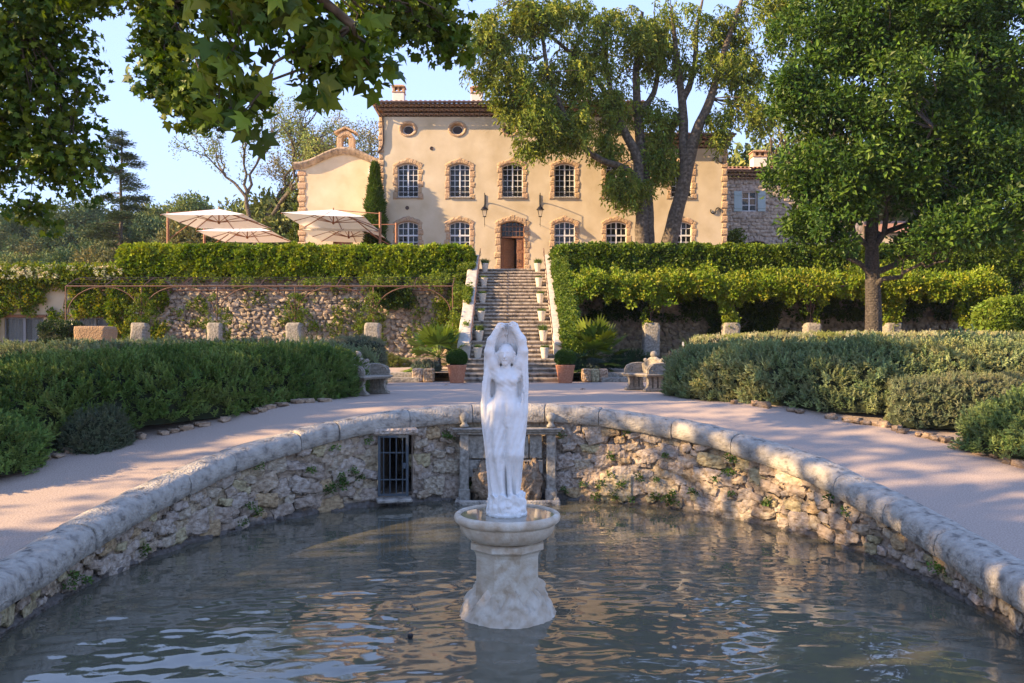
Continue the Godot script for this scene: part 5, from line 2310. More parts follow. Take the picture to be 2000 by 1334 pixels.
func make_hedges() -> void:
	var rose := [sprig(8, .19, .068, .024), sprig(7, .16, .062, .024), sprig(9, .21, .068, .022)]
	var soft := [sprig(7, .10, .034, .013), sprig(7, .09, .036, .014)]
	var box_l := [clump(22, .07, .055, .04, .3), clump(20, .08, .05, .038, .3)]
	var ivy_l := [clump(16, .12, .13, .10, .1), clump(14, .13, .14, .11, .1)]
	var green := [Color(.075, .13, .028), Color(.095, .155, .034), Color(.125, .185, .045), Color(.165, .22, .06)]
	var silver := [Color(.15, .19, .085), Color(.175, .22, .10), Color(.20, .245, .11), Color(.235, .265, .12)]
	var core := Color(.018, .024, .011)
	var o := thing("germander_hedge", "broad dark green mounded hedge along the left side of the path", "hedge")
	swept_hedge(o, [[-4.6, 20.6, -.05, .7, .9], [-4.75, 18.6, -.05, 1.15, 1.02], [-6.2, 16.6, -.15, 1.65, 1.1], [-7.6, 15.0, -.25, 1.75, 1.08], [-9.6, 13.9, -.45, 1.9, 1.15], [-13.5, 12.8, -.6, 2.0, 1.2]], .62, rose, green, 95.0, .11, M.leaf_soft, core, .20, .55, 1.1)
	o = thing("silver_hedge", "deep silver-green mounded hedge along the right side of the path", "hedge")
	swept_hedge(o, [[4.3, 20.0, -.05, .65, 1.0], [4.95, 17.9, -.05, 1.2, 1.08], [6.9, 16.6, -.1, 1.7, 1.18], [9.2, 16.2, -.1, 1.85, 1.2], [12.0, 16.3, -.1, 1.9, 1.22], [16.0, 16.8, -.1, 1.9, 1.25]], .6, rose, silver, 95.0, .11, M.leaf_soft, core, .22, .55, 1.1)
	o = thing("clipped_hedge", "trimmed flat-topped grey-green hedge in front of the silver hedge", "hedge")
	swept_hedge(o, [[6.75, 14.75, -.3, .42, .82], [8.0, 14.55, -.32, .5, .9], [9.8, 14.5, -.35, .55, .93], [12.5, 14.6, -.35, .55, .93]], .42, soft, [Color(.155, .18, .095), Color(.18, .205, .11), Color(.2, .21, .115)], 190.0, .07, M.leaf_soft, core, .06, .4, .55)
	o = thing("rosemary_mound", "low bushy rosemary mound nearest the path at the right edge", "shrub")
	swept_hedge(o, [[7.35, 13.3, -.55, .35, .6], [8.2, 12.75, -.6, .75, .82], [9.6, 12.4, -.65, .95, .9], [11.0, 12.3, -.7, .95, .9]], .72, rose, [Color(.12, .175, .06), Color(.15, .21, .075), Color(.18, .23, .09)], 105.0, .1, M.leaf_soft, core, .16, .55, .7)
	o = thing("round_lavender_bush", "rounded dark grey-green bush at the path edge below the left hedge", "shrub")
	swept_hedge(o, [[-6.95, 13.75, -.55, .3, .55], [-6.75, 13.3, -.58, .52, .66], [-6.55, 12.95, -.6, .3, .5]], .8, soft, [Color(.075, .095, .055), Color(.09, .11, .065)], 260.0, .06, M.leaf_soft, core, .06, .4, .5)
	o = thing("green_mound", "bright green leafy mound at the far left edge beside the path", "shrub")
	swept_hedge(o, [[-7.25, 12.6, -.7, .35, .55], [-7.75, 12.15, -.75, .8, .78], [-8.6, 11.8, -.8, .95, .85], [-10.0, 11.6, -.85, 1.0, .9]], .72, rose, [Color(.105, .175, .045), Color(.13, .205, .05), Color(.16, .235, .065)], 115.0, .1, M.leaf_soft, core, .16, .5, .7)
	# silver blocks behind the benches
	o = thing("grey_hedge_block", "pale silvery box-shaped hedge behind the left bench", "hedge")
	swept_hedge(o, [[-5.6, 25.5, .0, .55, 1.35], [-4.8, 25.2, .0, .6, 1.4], [-3.95, 25.1, .0, .55, 1.35]], .35, soft, [Color(.17, .18, .11), Color(.20, .21, .13)], 150.0, .07, M.leaf_soft, core, .08, .3, .35)
	o = thing("silver_back_hedge", "silvery feathery hedge row behind the dark left hedge", "hedge")
	swept_hedge(o, [[-3.75, 22.4, .0, .5, .9], [-5.2, 22.6, .0, .8, 1.08], [-8.0, 22.8, .0, .9, 1.18], [-11.0, 22.6, .0, .9, 1.16], [-14.5, 22.4, .0, .9, 1.0]], .6, rose, [Color(.19, .23, .12), Color(.22, .26, .145)], 60.0, .13, M.leaf_soft, core, .15, .5, .8)
	o = thing("flowering_border", "low border hedge with cream white tips behind the silver hedge", "hedge")
	swept_hedge(o, [[5.2, 24.2, .0, .5, 1.42], [9.0, 24.2, .0, .6, 1.5], [14.0, 24.2, .0, .6, 1.5], [19.0, 24.4, .0, .6, 1.5]], .4, soft, [Color(.32, .33, .16), Color(.46, .45, .30), Color(.26, .29, .09)], 120.0, .08, M.leaf_soft, core, .06, .5, .5)
	o = thing("lavender_clump", "blue-grey lavender clump beside the right bench", "shrub")
	swept_hedge(o, [[4.3, 23.4, .0, .4, .75], [4.7, 23.0, .0, .7, 1.0], [5.0, 22.6, .0, .5, .8]], .8, soft, [Color(.10, .11, .11), Color(.12, .13, .125)], 160.0, .07, M.leaf_soft, core, .1, .6, .4)
	# clipped cubes and balls in the upper garden
	o = thing("boxwood_cube", "dark clipped boxwood cube near the glazed doors", "topiary")
	swept_hedge(o, [[-17.35, 30.6, .35, .5, 1.72], [-16.75, 30.5, .35, .52, 1.75], [-16.2, 30.5, .35, .5, 1.72]], .2, box_l, [Color(.03, .06, .014), Color(.045, .08, .018)], 130.0, .08, M.leaf_glossy, core, .04, .2, .2)
	o = thing("laurel_hedge_block", "sunlit bright green clipped hedge block at the right edge", "hedge")
	swept_hedge(o, [[17.3, 30.2, .2, 1.0, 2.55], [18.6, 30.0, .2, 1.1, 2.65], [21.0, 30.0, .2, 1.1, 2.65], [23.5, 30.0, .2, 1.1, 2.65]], .35, ivy_l, [Color(.10, .16, .02), Color(.13, .19, .025), Color(.15, .20, .03)], 70.0, .14, M.leaf, core, .12, .2, .6)
	o = thing("dark_box_ball", "dark rounded boxwood ball near the right stone pillar", "topiary")
	swept_hedge(o, [[15.5, 30.3, .4, .4, 1.0], [16.05, 30.2, .4, .6, 1.25], [16.6, 30.3, .4, .4, 1.0]], .8, box_l, [Color(.02, .045, .012)], 120.0, .08, M.leaf_glossy, core, .05, .3, .5)
	o = thing("lawn_edge_hedge", "thin bright lawn-green hedge strip at the far left", "hedge")
	swept_hedge(o, [[-22.0, 27.6, .1, .4, 1.05], [-18.0, 27.5, .1, .4, 1.05], [-14.0, 27.4, .1, .4, 1.0]], .3, box_l, [Color(.14, .2, .02), Color(.11, .17, .02)], 70.0, .08, M.leaf, core, .04, .3, .4)
	# parapet hedges on the terrace edge
	var lime := [Color(.11, .17, .012), Color(.15, .215, .014), Color(.19, .255, .018), Color(.23, .28, .024)]
	var deep := [Color(.055, .10, .013), Color(.08, .13, .015), Color(.11, .165, .017)]
	o = thing("terrace_hedge", "bright green creeper hedge over the terrace wall left of the stair", "hedge")
	swept_hedge(o, [[-17.1, 35.9, 4.25, .5, 1.25], [-13.0, 35.9, 4.2, .55, 1.3], [-8.0, 35.9, 4.15, .55, 1.33], [-4.0, 35.9, 4.1, .55, 1.38], [-1.75, 35.9, 4.1, .5, 1.4]], .28, ivy_l, lime, 75.0, .14, M.leaf, core, .12, .25, .4)
	o = thing("terrace_hedge", "dark green ivy hedge over the terrace wall right of the stair", "hedge")
	swept_hedge(o, [[1.75, 35.9, 4.1, .5, 1.43], [6.0, 35.9, 4.1, .55, 1.42], [12.0, 35.9, 4.1, .55, 1.4], [18.0, 35.9, 4.1, .6, 1.4], [26.0, 36.0, 4.1, .6, 1.4]], .28, ivy_l, deep, 75.0, .14, M.leaf, core, .12, .25, .4)


func make_climbers() -> void:
	var ivy := clump(16, .12, .12, .095, .1)
	var small := clump(14, .09, .08, .06, .1)
	make_low_building(ivy)
	var lime := [Color(.08, .13, .014), Color(.11, .165, .016), Color(.14, .185, .02)]
	var deep := [Color(.03, .06, .012), Color(.045, .085, .014), Color(.065, .11, .016)]
	# curtains of creeper hanging from the terrace hedge down the wall
	var o := thing("hanging_creeper", "dark creeper hanging down the wall just left of the stair", "creeper")
	climber(o, "leaves", V(-6.0, 0, 35.45), V(-1.8, 0, 35.45), 2.9, 4.4, Vector3(0, 0, 1), ivy, deep, 70.0, -.12, .35, M.leaf, 3.0)
	climber(o, "leaves", V(-3.4, 0, 35.3), V(-1.9, 0, 35.3), 1.2, 4.4, Vector3(0, 0, 1), ivy, lime, 60.0, -.08, .45, M.leaf, 8.0)
	o = thing("wall_creeper", "thin creeper sprays scattered over the sunlit retaining wall", "creeper")
	climber(o, "leaves", V(-16.5, 0, 35.45), V(-3, 0, 35.45), .8, 4.2, Vector3(0, 0, 1), small, lime, 42.0, .14, .22, M.leaf, 21.0)
	o = thing("hanging_creeper", "black-green creeper shading the wall below the right pergola", "creeper")
	climber(o, "leaves", V(1.9, 0, 35.4), V(22, 0, 35.4), 2.4, 4.5, Vector3(0, 0, 1), ivy, deep, 60.0, -.2, .35, M.leaf, 5.0)
	climber(o, "leaves", V(8.5, 0, 35.3), V(12.0, 0, 35.3), .9, 3.6, Vector3(0, 0, 1), ivy, deep, 60.0, -.25, .4, M.leaf, 6.0)
	# ivy sheathing the right flank of the stair
	o = thing("stair_ivy", "thick bright ivy sheathing the wall right of the stair", "ivy")
	var xf := []
	var cl := []
	var xf2 := []
	var cl2 := []
	for i in 5200:
		var d := rf(28.0, 36.2)
		var top := (d - STAIR_D) / TREAD * RISE + .80
		var q := rng.randf()
		var p: Vector3
		var nm: Vector3
		if q < .36:
			p = V(rf(1.72, 2.35), top + rf(-.05, .12), d)
			nm = Vector3(0, .8, .5)
		elif q < .62:
			p = V(rf(2.1, 2.5), rf(.3, top), d)
			nm = Vector3(1, .3, .3)
		else:
			p = V(rf(1.78, 2.45), rf(.25, 1.35), 28.0 + rf(-.12, .1))
			nm = Vector3(0, .4, 1)
		p += Vector3(noise.get_noise_3dv(p * 14.0) * .12, 0, noise2.get_noise_3dv(p * 14.0) * .12)
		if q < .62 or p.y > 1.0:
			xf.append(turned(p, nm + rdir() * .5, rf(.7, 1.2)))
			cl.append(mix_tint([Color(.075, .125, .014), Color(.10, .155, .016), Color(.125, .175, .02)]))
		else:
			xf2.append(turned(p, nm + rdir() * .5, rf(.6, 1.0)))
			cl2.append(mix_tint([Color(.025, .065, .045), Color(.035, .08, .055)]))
	copies("leaves", small, M.leaf, o, xf, cl)
	copies("dark_leaves", small, M.leaf_glossy, o, xf2, cl2)
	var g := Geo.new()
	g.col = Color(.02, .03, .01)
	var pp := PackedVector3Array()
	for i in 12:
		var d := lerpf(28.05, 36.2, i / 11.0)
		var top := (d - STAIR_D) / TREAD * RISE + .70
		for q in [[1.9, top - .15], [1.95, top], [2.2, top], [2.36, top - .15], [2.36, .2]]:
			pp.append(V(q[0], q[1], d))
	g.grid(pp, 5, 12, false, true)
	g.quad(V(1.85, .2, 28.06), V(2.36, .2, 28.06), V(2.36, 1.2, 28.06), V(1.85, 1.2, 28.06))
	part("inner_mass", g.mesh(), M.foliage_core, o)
	o = thing("stair_creeper", "loose creeper spilling over the pale wall left of the stair", "creeper")
	xf = []
	cl = []
	for i in 1500:
		var d := 29.0 + 7.2 * pow(rng.randf(), .8)
		var top := (d - STAIR_D) / TREAD * RISE + .64
		var p := V(rf(-2.35, -1.62), top + rf(-.9, .14), d)
		if p.x > -1.88: p.y = top + rf(-.0, .14)
		if noise.get_noise_3dv(p * 7.0 + Vector3(4, 4, 4)) < .02:
			continue
		xf.append(turned(p, Vector3(-.4, .8, .5) + rdir() * .5, rf(.7, 1.2)))
		cl.append(mix_tint(lime))
	copies("leaves", small, M.leaf, o, xf, cl)
	# vine roof of the right pergola
	o = thing("pergola_vine", "lush yellow-green vine covering the right pergola", "vine")
	xf = []
	cl = []
	var vl := [Color(.105, .17, .014), Color(.14, .21, .016), Color(.17, .235, .02), Color(.21, .24, .025)]
	var xs := [5.5, 8.65, 11.85, 15.0, 18.0]
	for i in 6800:
		var x := rf(2.4, 19.5)
		var t := rng.randf()
		var sag := .25 + .35 * absf(noise.get_noise_2d(x * 8.0, 3.0)) + .3 * (noise2.get_noise_2d(x * 20.0, 1.0))
		var thick := rf(-1.0, .3)
		var y := 3.62 + .46 * sin(PI * t) + thick * sag * (1.7 if t < .25 else .8) + .30 * noise.get_noise_2d(x * 9.0, 11.0 + t * 6.0) + (rf(0, .45) if rng.randf() < .06 else 0.0)
		var p := V(x, y, 32.2 + 3.1 * t - (.25 if t < .15 else 0.0))
		if noise.get_noise_3dv(p * 7.0) < -.28:
			continue
		xf.append(turned(p, Vector3(0, .7, .5) + rdir() * .7, rf(.8, 1.35)))
		cl.append(mix_tint(vl))
	for x in xs:
		for i in 170:
			var h := rng.randf()
			var p := V(x + rf(-.5, .5) * (.35 + h * .9), 1.9 + h * 1.6, 32.4 + rf(-.2, .2))
			if noise.get_noise_3dv(p * 9.0) < -.05:
				continue
			xf.append(turned(p, Vector3(0, .5, .8) + rdir() * .7, rf(.7, 1.1)))
			cl.append(mix_tint(vl))
	copies("leaves", ivy, M.leaf, o, xf, cl)
	for x in xs:
		g = Geo.new()
		for k in 3:
			limb(g, V(x + rf(-.1, .1), .8, 32.5), V(x + rf(-.9, .9), 3.5, 32.6 + rf(0, .8)), .035, .015, 0.0, .2)
		part("stem", g.mesh(), M.bark, o)
	# young vines climbing the left pergola posts
	for q in [[-14.7, "furthest from the stair"], [-11.7, "second from the far end"], [-8.6, "in the middle of the pergola"], [-5.5, "next to the palm"]]:
		o = thing("young_vine", "young vine on the left pergola post %s" % q[1], "vine", Vector3.ZERO, "young vines on the left pergola")
		xf = []
		cl = []
		for i in 230:
			var h := pow(rng.randf(), .8)
			var wd := .2 + .4 * sin(h * PI)
			var p := V(q[0] + rf(-1, 1) * wd, 1.0 + h * 2.3, 32.5 + rf(-.25, .25))
			if noise.get_noise_3dv(p * 10.0) < -.1:
				continue
			xf.append(turned(p, Vector3(0, .5, .8) + rdir() * .7, rf(.6, 1.05)))
			cl.append(mix_tint(lime))
		copies("leaves", small, M.leaf, o, xf, cl)
		g = Geo.new()
		limb(g, V(q[0] + .08, .75, 32.5), V(q[0] - .1, 3.3, 32.5), .02, .01)
		part("stem", g.mesh(), M.bark, o)
	o = thing("pergola_creeper", "sparse creeper lying on the wires of the left pergola", "creeper")
	xf = []
	cl = []
	for i in 900:
		var x := -15.0 + 12.8 * pow(rng.randf(), .55)
		var t := rng.randf()
		var p := V(x, 3.63 + .46 * sin(PI * t) + rf(-.1, .12), 32.5 + 2.9 * t)
		if noise.get_noise_3dv(p * 6.0 + Vector3(7, 0, 0)) < .06:
			continue
		xf.append(turned(p, Vector3.UP + rdir(), rf(.6, 1.1)))
		cl.append(mix_tint(lime))
	copies("leaves", small, M.leaf, o, xf, cl)


func fan_palm(at: Vector3, label: String, fronds: int, size: float, cols: Array, sd: int) -> void:
	rng.seed = sd
	var o := thing("fan_palm", label, "palm", at, "fan palms flanking the stair")
	var g := Geo.new()
	limb(g, Vector3(0, 0, 0), Vector3(.03, .5, .02), .12, .1, 0, .05, 9)
	part("trunk", g.mesh(), M.dark_bark, o)
	for f in fronds:
		g = Geo.new()
		var a := f * 2.4 + rf(-.3, .3)
		var el := lerpf(-.45, 1.45, pow(float(f) / fronds, .75))
		var dir := Vector3(cos(a) * cos(el), sin(el), sin(a) * cos(el))
		var root := Vector3(.03, .5, 0)
		var L := size * rf(.55, .8) 
		var c := root + dir * L - Vector3.UP * .12 * cos(el)
		var base_c: Color = cols[rng.randi() % cols.size()]
		g.col = base_c
		g.tube(PackedVector3Array([root, root.lerp(c, .5) + Vector3.UP * .06, c]), [.016, .012, .008], 4)
		var side := dir.cross(Vector3.UP)
		if side.length() < .1: side = Vector3.RIGHT
		side = side.normalized()
		var n := 15
		for i in n:
			var t := -1.0 + 2.0 * i / (n - 1)
			var th := t * 1.9
			var bd := (dir * cos(th) + side * sin(th)).normalized()
			var len := size * .62 * (1.0 - .28 * absf(t)) * rf(.9, 1.05)
			var nrm := side.cross(dir).normalized()
			var w := bd.cross(nrm).normalized() * size * .058
			var mid := c + bd * len * .6 - Vector3.UP * len * .05
			var tip := c + bd * len - Vector3.UP * len * rf(.0, .16)
			var b := rf(.5, 1.6)
			g.col = Color(base_c.r * b, base_c.g * b, base_c.b * b)
			g.quad(c - w * .3, c + w * .3, mid + w, mid - w)
			g.tri(mid - w, mid + w, tip)
		part("frond", g.mesh(), M.leaf, o)


func make_small_plants() -> void:
	var tuft := grass_tuft(26, .9, .009)
	for q in [[-8.0, 31.0, 1.0, Color(.11, .16, .03), "green ornamental grass tuft right of the middle left pillar"], [-12.6, 31.0, .8, Color(.13, .16, .04), "yellowish grass tuft beside the second left pillar"], [-10.4, 30.8, .75, Color(.15, .18, .05), "pale feathery grass tuft between two left pillars"], [7.1, 31.0, .95, Color(.08, .14, .04), "arching grass tuft between the first two right pillars"], [10.6, 31.0, .95, Color(.10, .16, .045), "arching grass tuft beside the third right pillar"]]:
		var o := thing("ornamental_grass", q[4], "grass", V(q[0], .6, q[1]), "ornamental grasses in the beds")
		var xf := []
		var cl := []
		for i in 26:
			xf.append(turned(Vector3(rf(-.45, .45), 0, rf(-.25, .25)), Vector3(rf(-.35, .35), 1, rf(-.2, .2)), q[2] * rf(.8, 1.35)))
			cl.append(tint(q[3], .3))
		copies("blades", tuft, M.leaf, o, xf, cl)
	var sil := sprig(7, .16, .05, .018)
	for q in [[-2.95, 28.2, .5, .35, Color(.10, .14, .125), "small blue-grey shrub behind the left stone block"], [2.75, 28.2, .55, .4, Color(.09, .13, .12), "small blue-grey shrub behind the right stone block"], [4.5, 30.6, 1.1, .75, Color(.03, .06, .02), "dark green bush at the foot of the shaded wall"], [-4.7, 31.2, .9, .55, Color(.12, .14, .03), "olive shrub beside the left bed steps"]]:
		var o := thing("small_shrub", q[5], "shrub", V(q[0], .3, q[1]), "small shrubs by the stair")
		var xf := []
		var cl := []
		for i in int(420 * q[2]):
			var k := rdir()
			k.y = absf(k.y)
			xf.append(turned(k * Vector3(q[2], q[3], q[2] * .7) * pow(rng.randf(), .35), k + Vector3.UP * .6 + rdir() * .4, rf(.8, 1.3)))
			cl.append(tint(q[4], .25))
		copies("foliage", sil, M.leaf_soft, o, xf, cl)
	# small plant labels stuck in the beds
	for q in [[-11.6, 29.5, "left"], [6.6, 31.6, "right"]]:
		var o := thing("plant_tag", "small white plant label in the %s flower bed" % q[2], "plant label", V(q[0], .35, q[1]))
		var g := Geo.new()
		g.bx(Vector3(0, .95, 0), Vector3(.07, .16, .01))
		g.bx(Vector3(0, .45, -.006), Vector3(.02, .9, .008))
		part("tag", g.mesh(), M.white_tag, o)
	# fallen leaves
	for q in [[1.85, 22.0, "beyond the pool right of the statue"], [-2.0, 24.5, "on the path left of the statue"], [-1.5, 25.4, "near the left terracotta pot"]]:
		var o := thing("fallen_leaf", "dry brown leaf lying %s" % q[2], "leaf", V(q[0], .02, q[1]))
		var g := Geo.new()
		g.col = Color(.16, .09, .04)
		lobed_leaf(g, Vector3.ZERO, Vector3(.8, .25, .5).normalized(), Vector3(-.1, 1, .1).normalized(), .16)
		part("blade", g.mesh(), M.leaf, o)
	# old well head of ochre stone left
	var o := thing("stone_trough", "squat orange-brown stone block between the boxwood cube and the pillars", "stone trough", V(-15.35, .3, 30.2))
	var g := Geo.new()
	var p := PackedVector3Array()
	var prof := [[0.0, .0], [1.0, .0], [1.02, .4], [.98, .9], [1.0, 1.5], [.96, 1.62], [.8, 1.64], [.74, 1.56], [0.0, 1.54]]
	for q in prof:
		for k in 28:
			var a := TAU * (k + .5) / 28
			var sx := signf(cos(a)) * pow(absf(cos(a)), .3)
			var sz := signf(sin(a)) * pow(absf(sin(a)), .3)
			var w := Vector3(sx * .62 * q[0], q[1], -sz * .5 * q[0])
			var f := noise.get_noise_3dv(w * 30.0) * .05
			p.append(w + Vector3(sx * f, 0, -sz * f) * q[0])
	g.col = Color(.7, .67, .62)
	g.grid(p, 28, prof.size(), true)
	part("block", g.mesh(), M.surround, o)


# ---------------------------------------------------------------- trees

func cypress(at: Vector3, h: float, r: float, label: String) -> void:
	var o := thing("cypress", label, "tree", at)
	var g := Geo.new()
	limb(g, Vector3.ZERO, Vector3(0, h * .9, 0), .12, .03, 0, .01)
	part("trunk", g.mesh(), M.bark, o)
	var xf := []
	var cl := []
	var m := clump(26, .16, .15, .035, 1.0)
	for i in 1500:
		var t := pow(rng.randf(), .9)
		var rr := r * (sin(PI * pow(t, .6)) * .75 + .25 * (1 - t)) * (1.0 + .35 * noise.get_noise_2d(t * 60.0, 7.0))
		var a := rf(0, TAU)
		var q := pow(rng.randf(), .4)
		xf.append(turned(Vector3(cos(a) * rr * q, .3 + t * (h - .4), sin(a) * rr * q), Vector3(cos(a) * .4, 1, sin(a) * .4) + rdir() * .2, rf(.7, 1.3)))
		cl.append(tint(Color(.065, .115, .02), .3))
	copies("crown", m, M.leaf, o, xf, cl)


func twigs_to(g: Geo, anchors: Array, pts: Array, n: int, r: float) -> void:
	for i in n:
		var p: Vector3 = pts[rng.randi() % pts.size()]
		var best: Vector3 = anchors[0]
		for a in anchors:
			if a.distance_squared_to(p) < best.distance_squared_to(p):
				best = a
		limb(g, best, p, r, r * .3, .06, .18, 4, 4)


func make_hackberry() -> void:
	# great old tree on the terrace right of the door: twin trunks and spreading limbs, at d = 39
	var D := 39.0
	var o := thing("hackberry_tree", "huge old multi-trunk tree spreading over the right half of the house", "tree", V(6.6, 4.65, D))
	var c := o.position
	var W := func(x: float, y: float, dd := 0.0) -> Vector3: return V(x, y, D + dd) - c
	var g := Geo.new()
	var anchors := []
	var runs := [
		# left stem: leans up, then forks
		[[6.15, 4.4, 0], [6.15, 6.4, 0], [6.2, 8.0, .1], [6.05, 9.4, .1], [5.95, 10.3, .1], [5.35, 11.6, .2], [4.85, 12.8, .3], [4.6, 14.4, .3], [4.3, 16.5, .2]],
		[[6.55, 4.4, .3], [6.55, 6.5, .4], [6.5, 8.4, .5], [6.3, 10.2, .5], [6.1, 12.4, .6], [6.0, 14.6, .6], [6.3, 17.4, .6]],
		# right stem leans right
		[[7.15, 4.4, .1], [7.5, 6.2, .1], [7.95, 8.0, .1], [8.3, 9.6, .0], [8.75, 11.4, -.1], [9.4, 13.0, -.2], [10.0, 15.0, -.2], [10.9, 17.8, -.3]],
		[[8.25, 9.4, .1], [8.25, 11.2, .3], [8.2, 13.0, .4], [7.95, 15.0, .5], [7.7, 17.6, .5]],
		[[8.2, 13.0, .4], [8.8, 14.6, .5], [8.9, 16.4, .5], [9.2, 18.0, .5]],
		# low limb reaching left, then up
		[[5.95, 9.3, .1], [5.2, 9.75, -.2], [4.2, 10.0, -.5], [3.2, 10.7, -.9], [2.4, 11.9, -1.3], [1.7, 13.6, -1.6], [1.3, 15.4, -1.8], [.4, 17.2, -2.0]],
		[[4.85, 12.8, .3], [4.0, 14.0, .1], [2.9, 15.0, -.2], [1.6, 15.9, -.6], [.3, 16.1, -1.0]],
		[[6.1, 12.4, .6], [6.9, 13.6, .9], [7.2, 15.4, 1.1], [7.0, 17.4, 1.2]],
		[[6.9, 10.2, .9], [7.5, 11.2, 1.1], [8.1, 12.6, 1.0]],
	]
	var rads := [[.36, .32, .29, .25, .23, .2, .16, .12, .07], [.34, .3, .28, .26, .22, .16, .08], [.44, .38, .34, .3, .26, .2, .15, .08], [.26, .24, .2, .14, .07], [.17, .14, .1, .05], [.2, .17, .15, .14, .12, .1, .08, .05], [.14, .12, .09, .07, .04], [.16, .14, .1, .06], [.2, .22, .2]]
	for i in runs.size():
		var ctl: Array = runs[i]
		var path := PackedVector3Array()
		var rr := []
		for k in ctl.size() - 1:
			for s in 4:
				var t := s / 4.0
				var v := []
				for q in 3:
					v.append(cubic_interpolate(ctl[k][q], ctl[k + 1][q], ctl[maxi(k - 1, 0)][q], ctl[mini(k + 2, ctl.size() - 1)][q], t))
				var p: Vector3 = W.call(v[0], v[1], v[2])
				path.append(p + Vector3(noise.get_noise_3dv(p * 9.0), 0, noise2.get_noise_3dv(p * 9.0)) * .06)
				rr.append(lerpf(rads[i][k], rads[i][k + 1], t) * (1.0 + .08 * noise.get_noise_3dv(p * 22.0)))
		path.append(W.call(ctl[-1][0], ctl[-1][1], ctl[-1][2]))
		rr.append(rads[i][-1])
		if i < 3:
			rr[0] *= 1.25
			rr[1] *= 1.12
		g.tube(path, rr, 12)
		for k in range(path.size() / 2, path.size(), 2):
			anchors.append(path[k])
	part("trunk", g.mesh(), M.bark, o)
	var m := [droop(30, .62, .19, .07), droop(26, .75, .2, .07), droop(24, .45, .18, .075)]
	var cols := [Color(.14, .185, .028), Color(.18, .225, .032), Color(.215, .25, .036), Color(.11, .16, .025)]
	var P := func(x: float, y: float, dd: float, rx: float, ry: float, rz: float, n: int) -> Array: return [W.call(x, y, dd), rx, ry, rz, n]
	var blobs := [
		P.call(1.5, 11.9, -1.5, 2.0, 1.3, 1.6, 420), P.call(2.5, 10.9, -1.2, 1.4, .8, 1.2, 240), P.call(-1.5, 14.6, -1.8, .9, 1.3, 1.1, 90), P.call(1.0, 10.6, -1.4, .9, .7, .8, 70), P.call(.2, 13.5, -1.6, 1.7, 1.5, 1.5, 300), P.call(-.7, 15.2, -1.8, 1.4, 1.6, 1.4, 220), P.call(.8, 16.6, -1.5, 2.2, 1.6, 1.6, 300),
		P.call(2.8, 13.8, -.8, 1.6, 1.4, 1.6, 180), P.call(3.4, 16.0, -.4, 2.0, 1.8, 1.6, 300), P.call(5.6, 15.6, .4, 2.0, 2.0, 1.8, 300), P.call(4.7, 12.6, .2, 1.4, 1.2, 1.2, 170), P.call(5.6, 9.0, .0, 1.2, 1.0, .9, 260), P.call(6.9, 10.3, .6, 1.3, 1.3, .9, 230), P.call(7.0, 12.3, .6, 1.2, 1.0, 1.0, 120),
		P.call(7.8, 16.2, .6, 2.2, 2.0, 1.6, 330), P.call(10.2, 15.6, -.2, 2.2, 1.9, 1.7, 330), P.call(11.6, 13.0, -.2, 1.6, 1.7, 1.4, 220), P.call(9.8, 11.6, .0, .9, 1.1, .8, 70), P.call(12.6, 16.8, -.3, 2.2, 2.0, 1.7, 300), P.call(8.9, 8.6, -.2, .5, .4, .4, 26), P.call(4.4, 10.8, .1, 1.0, .8, .8, 90),
	]
	for b in blobs:
		b[4] = int(b[4] * .85)
	var pts := crown(o, "crown", blobs, m, cols, M.leaf, -.02, 4.0, .5, 1.0, 2.6)
	g = Geo.new()
	twigs_to(g, anchors, pts, 150, .035)
	part("branches", g.mesh(), M.bark, o)


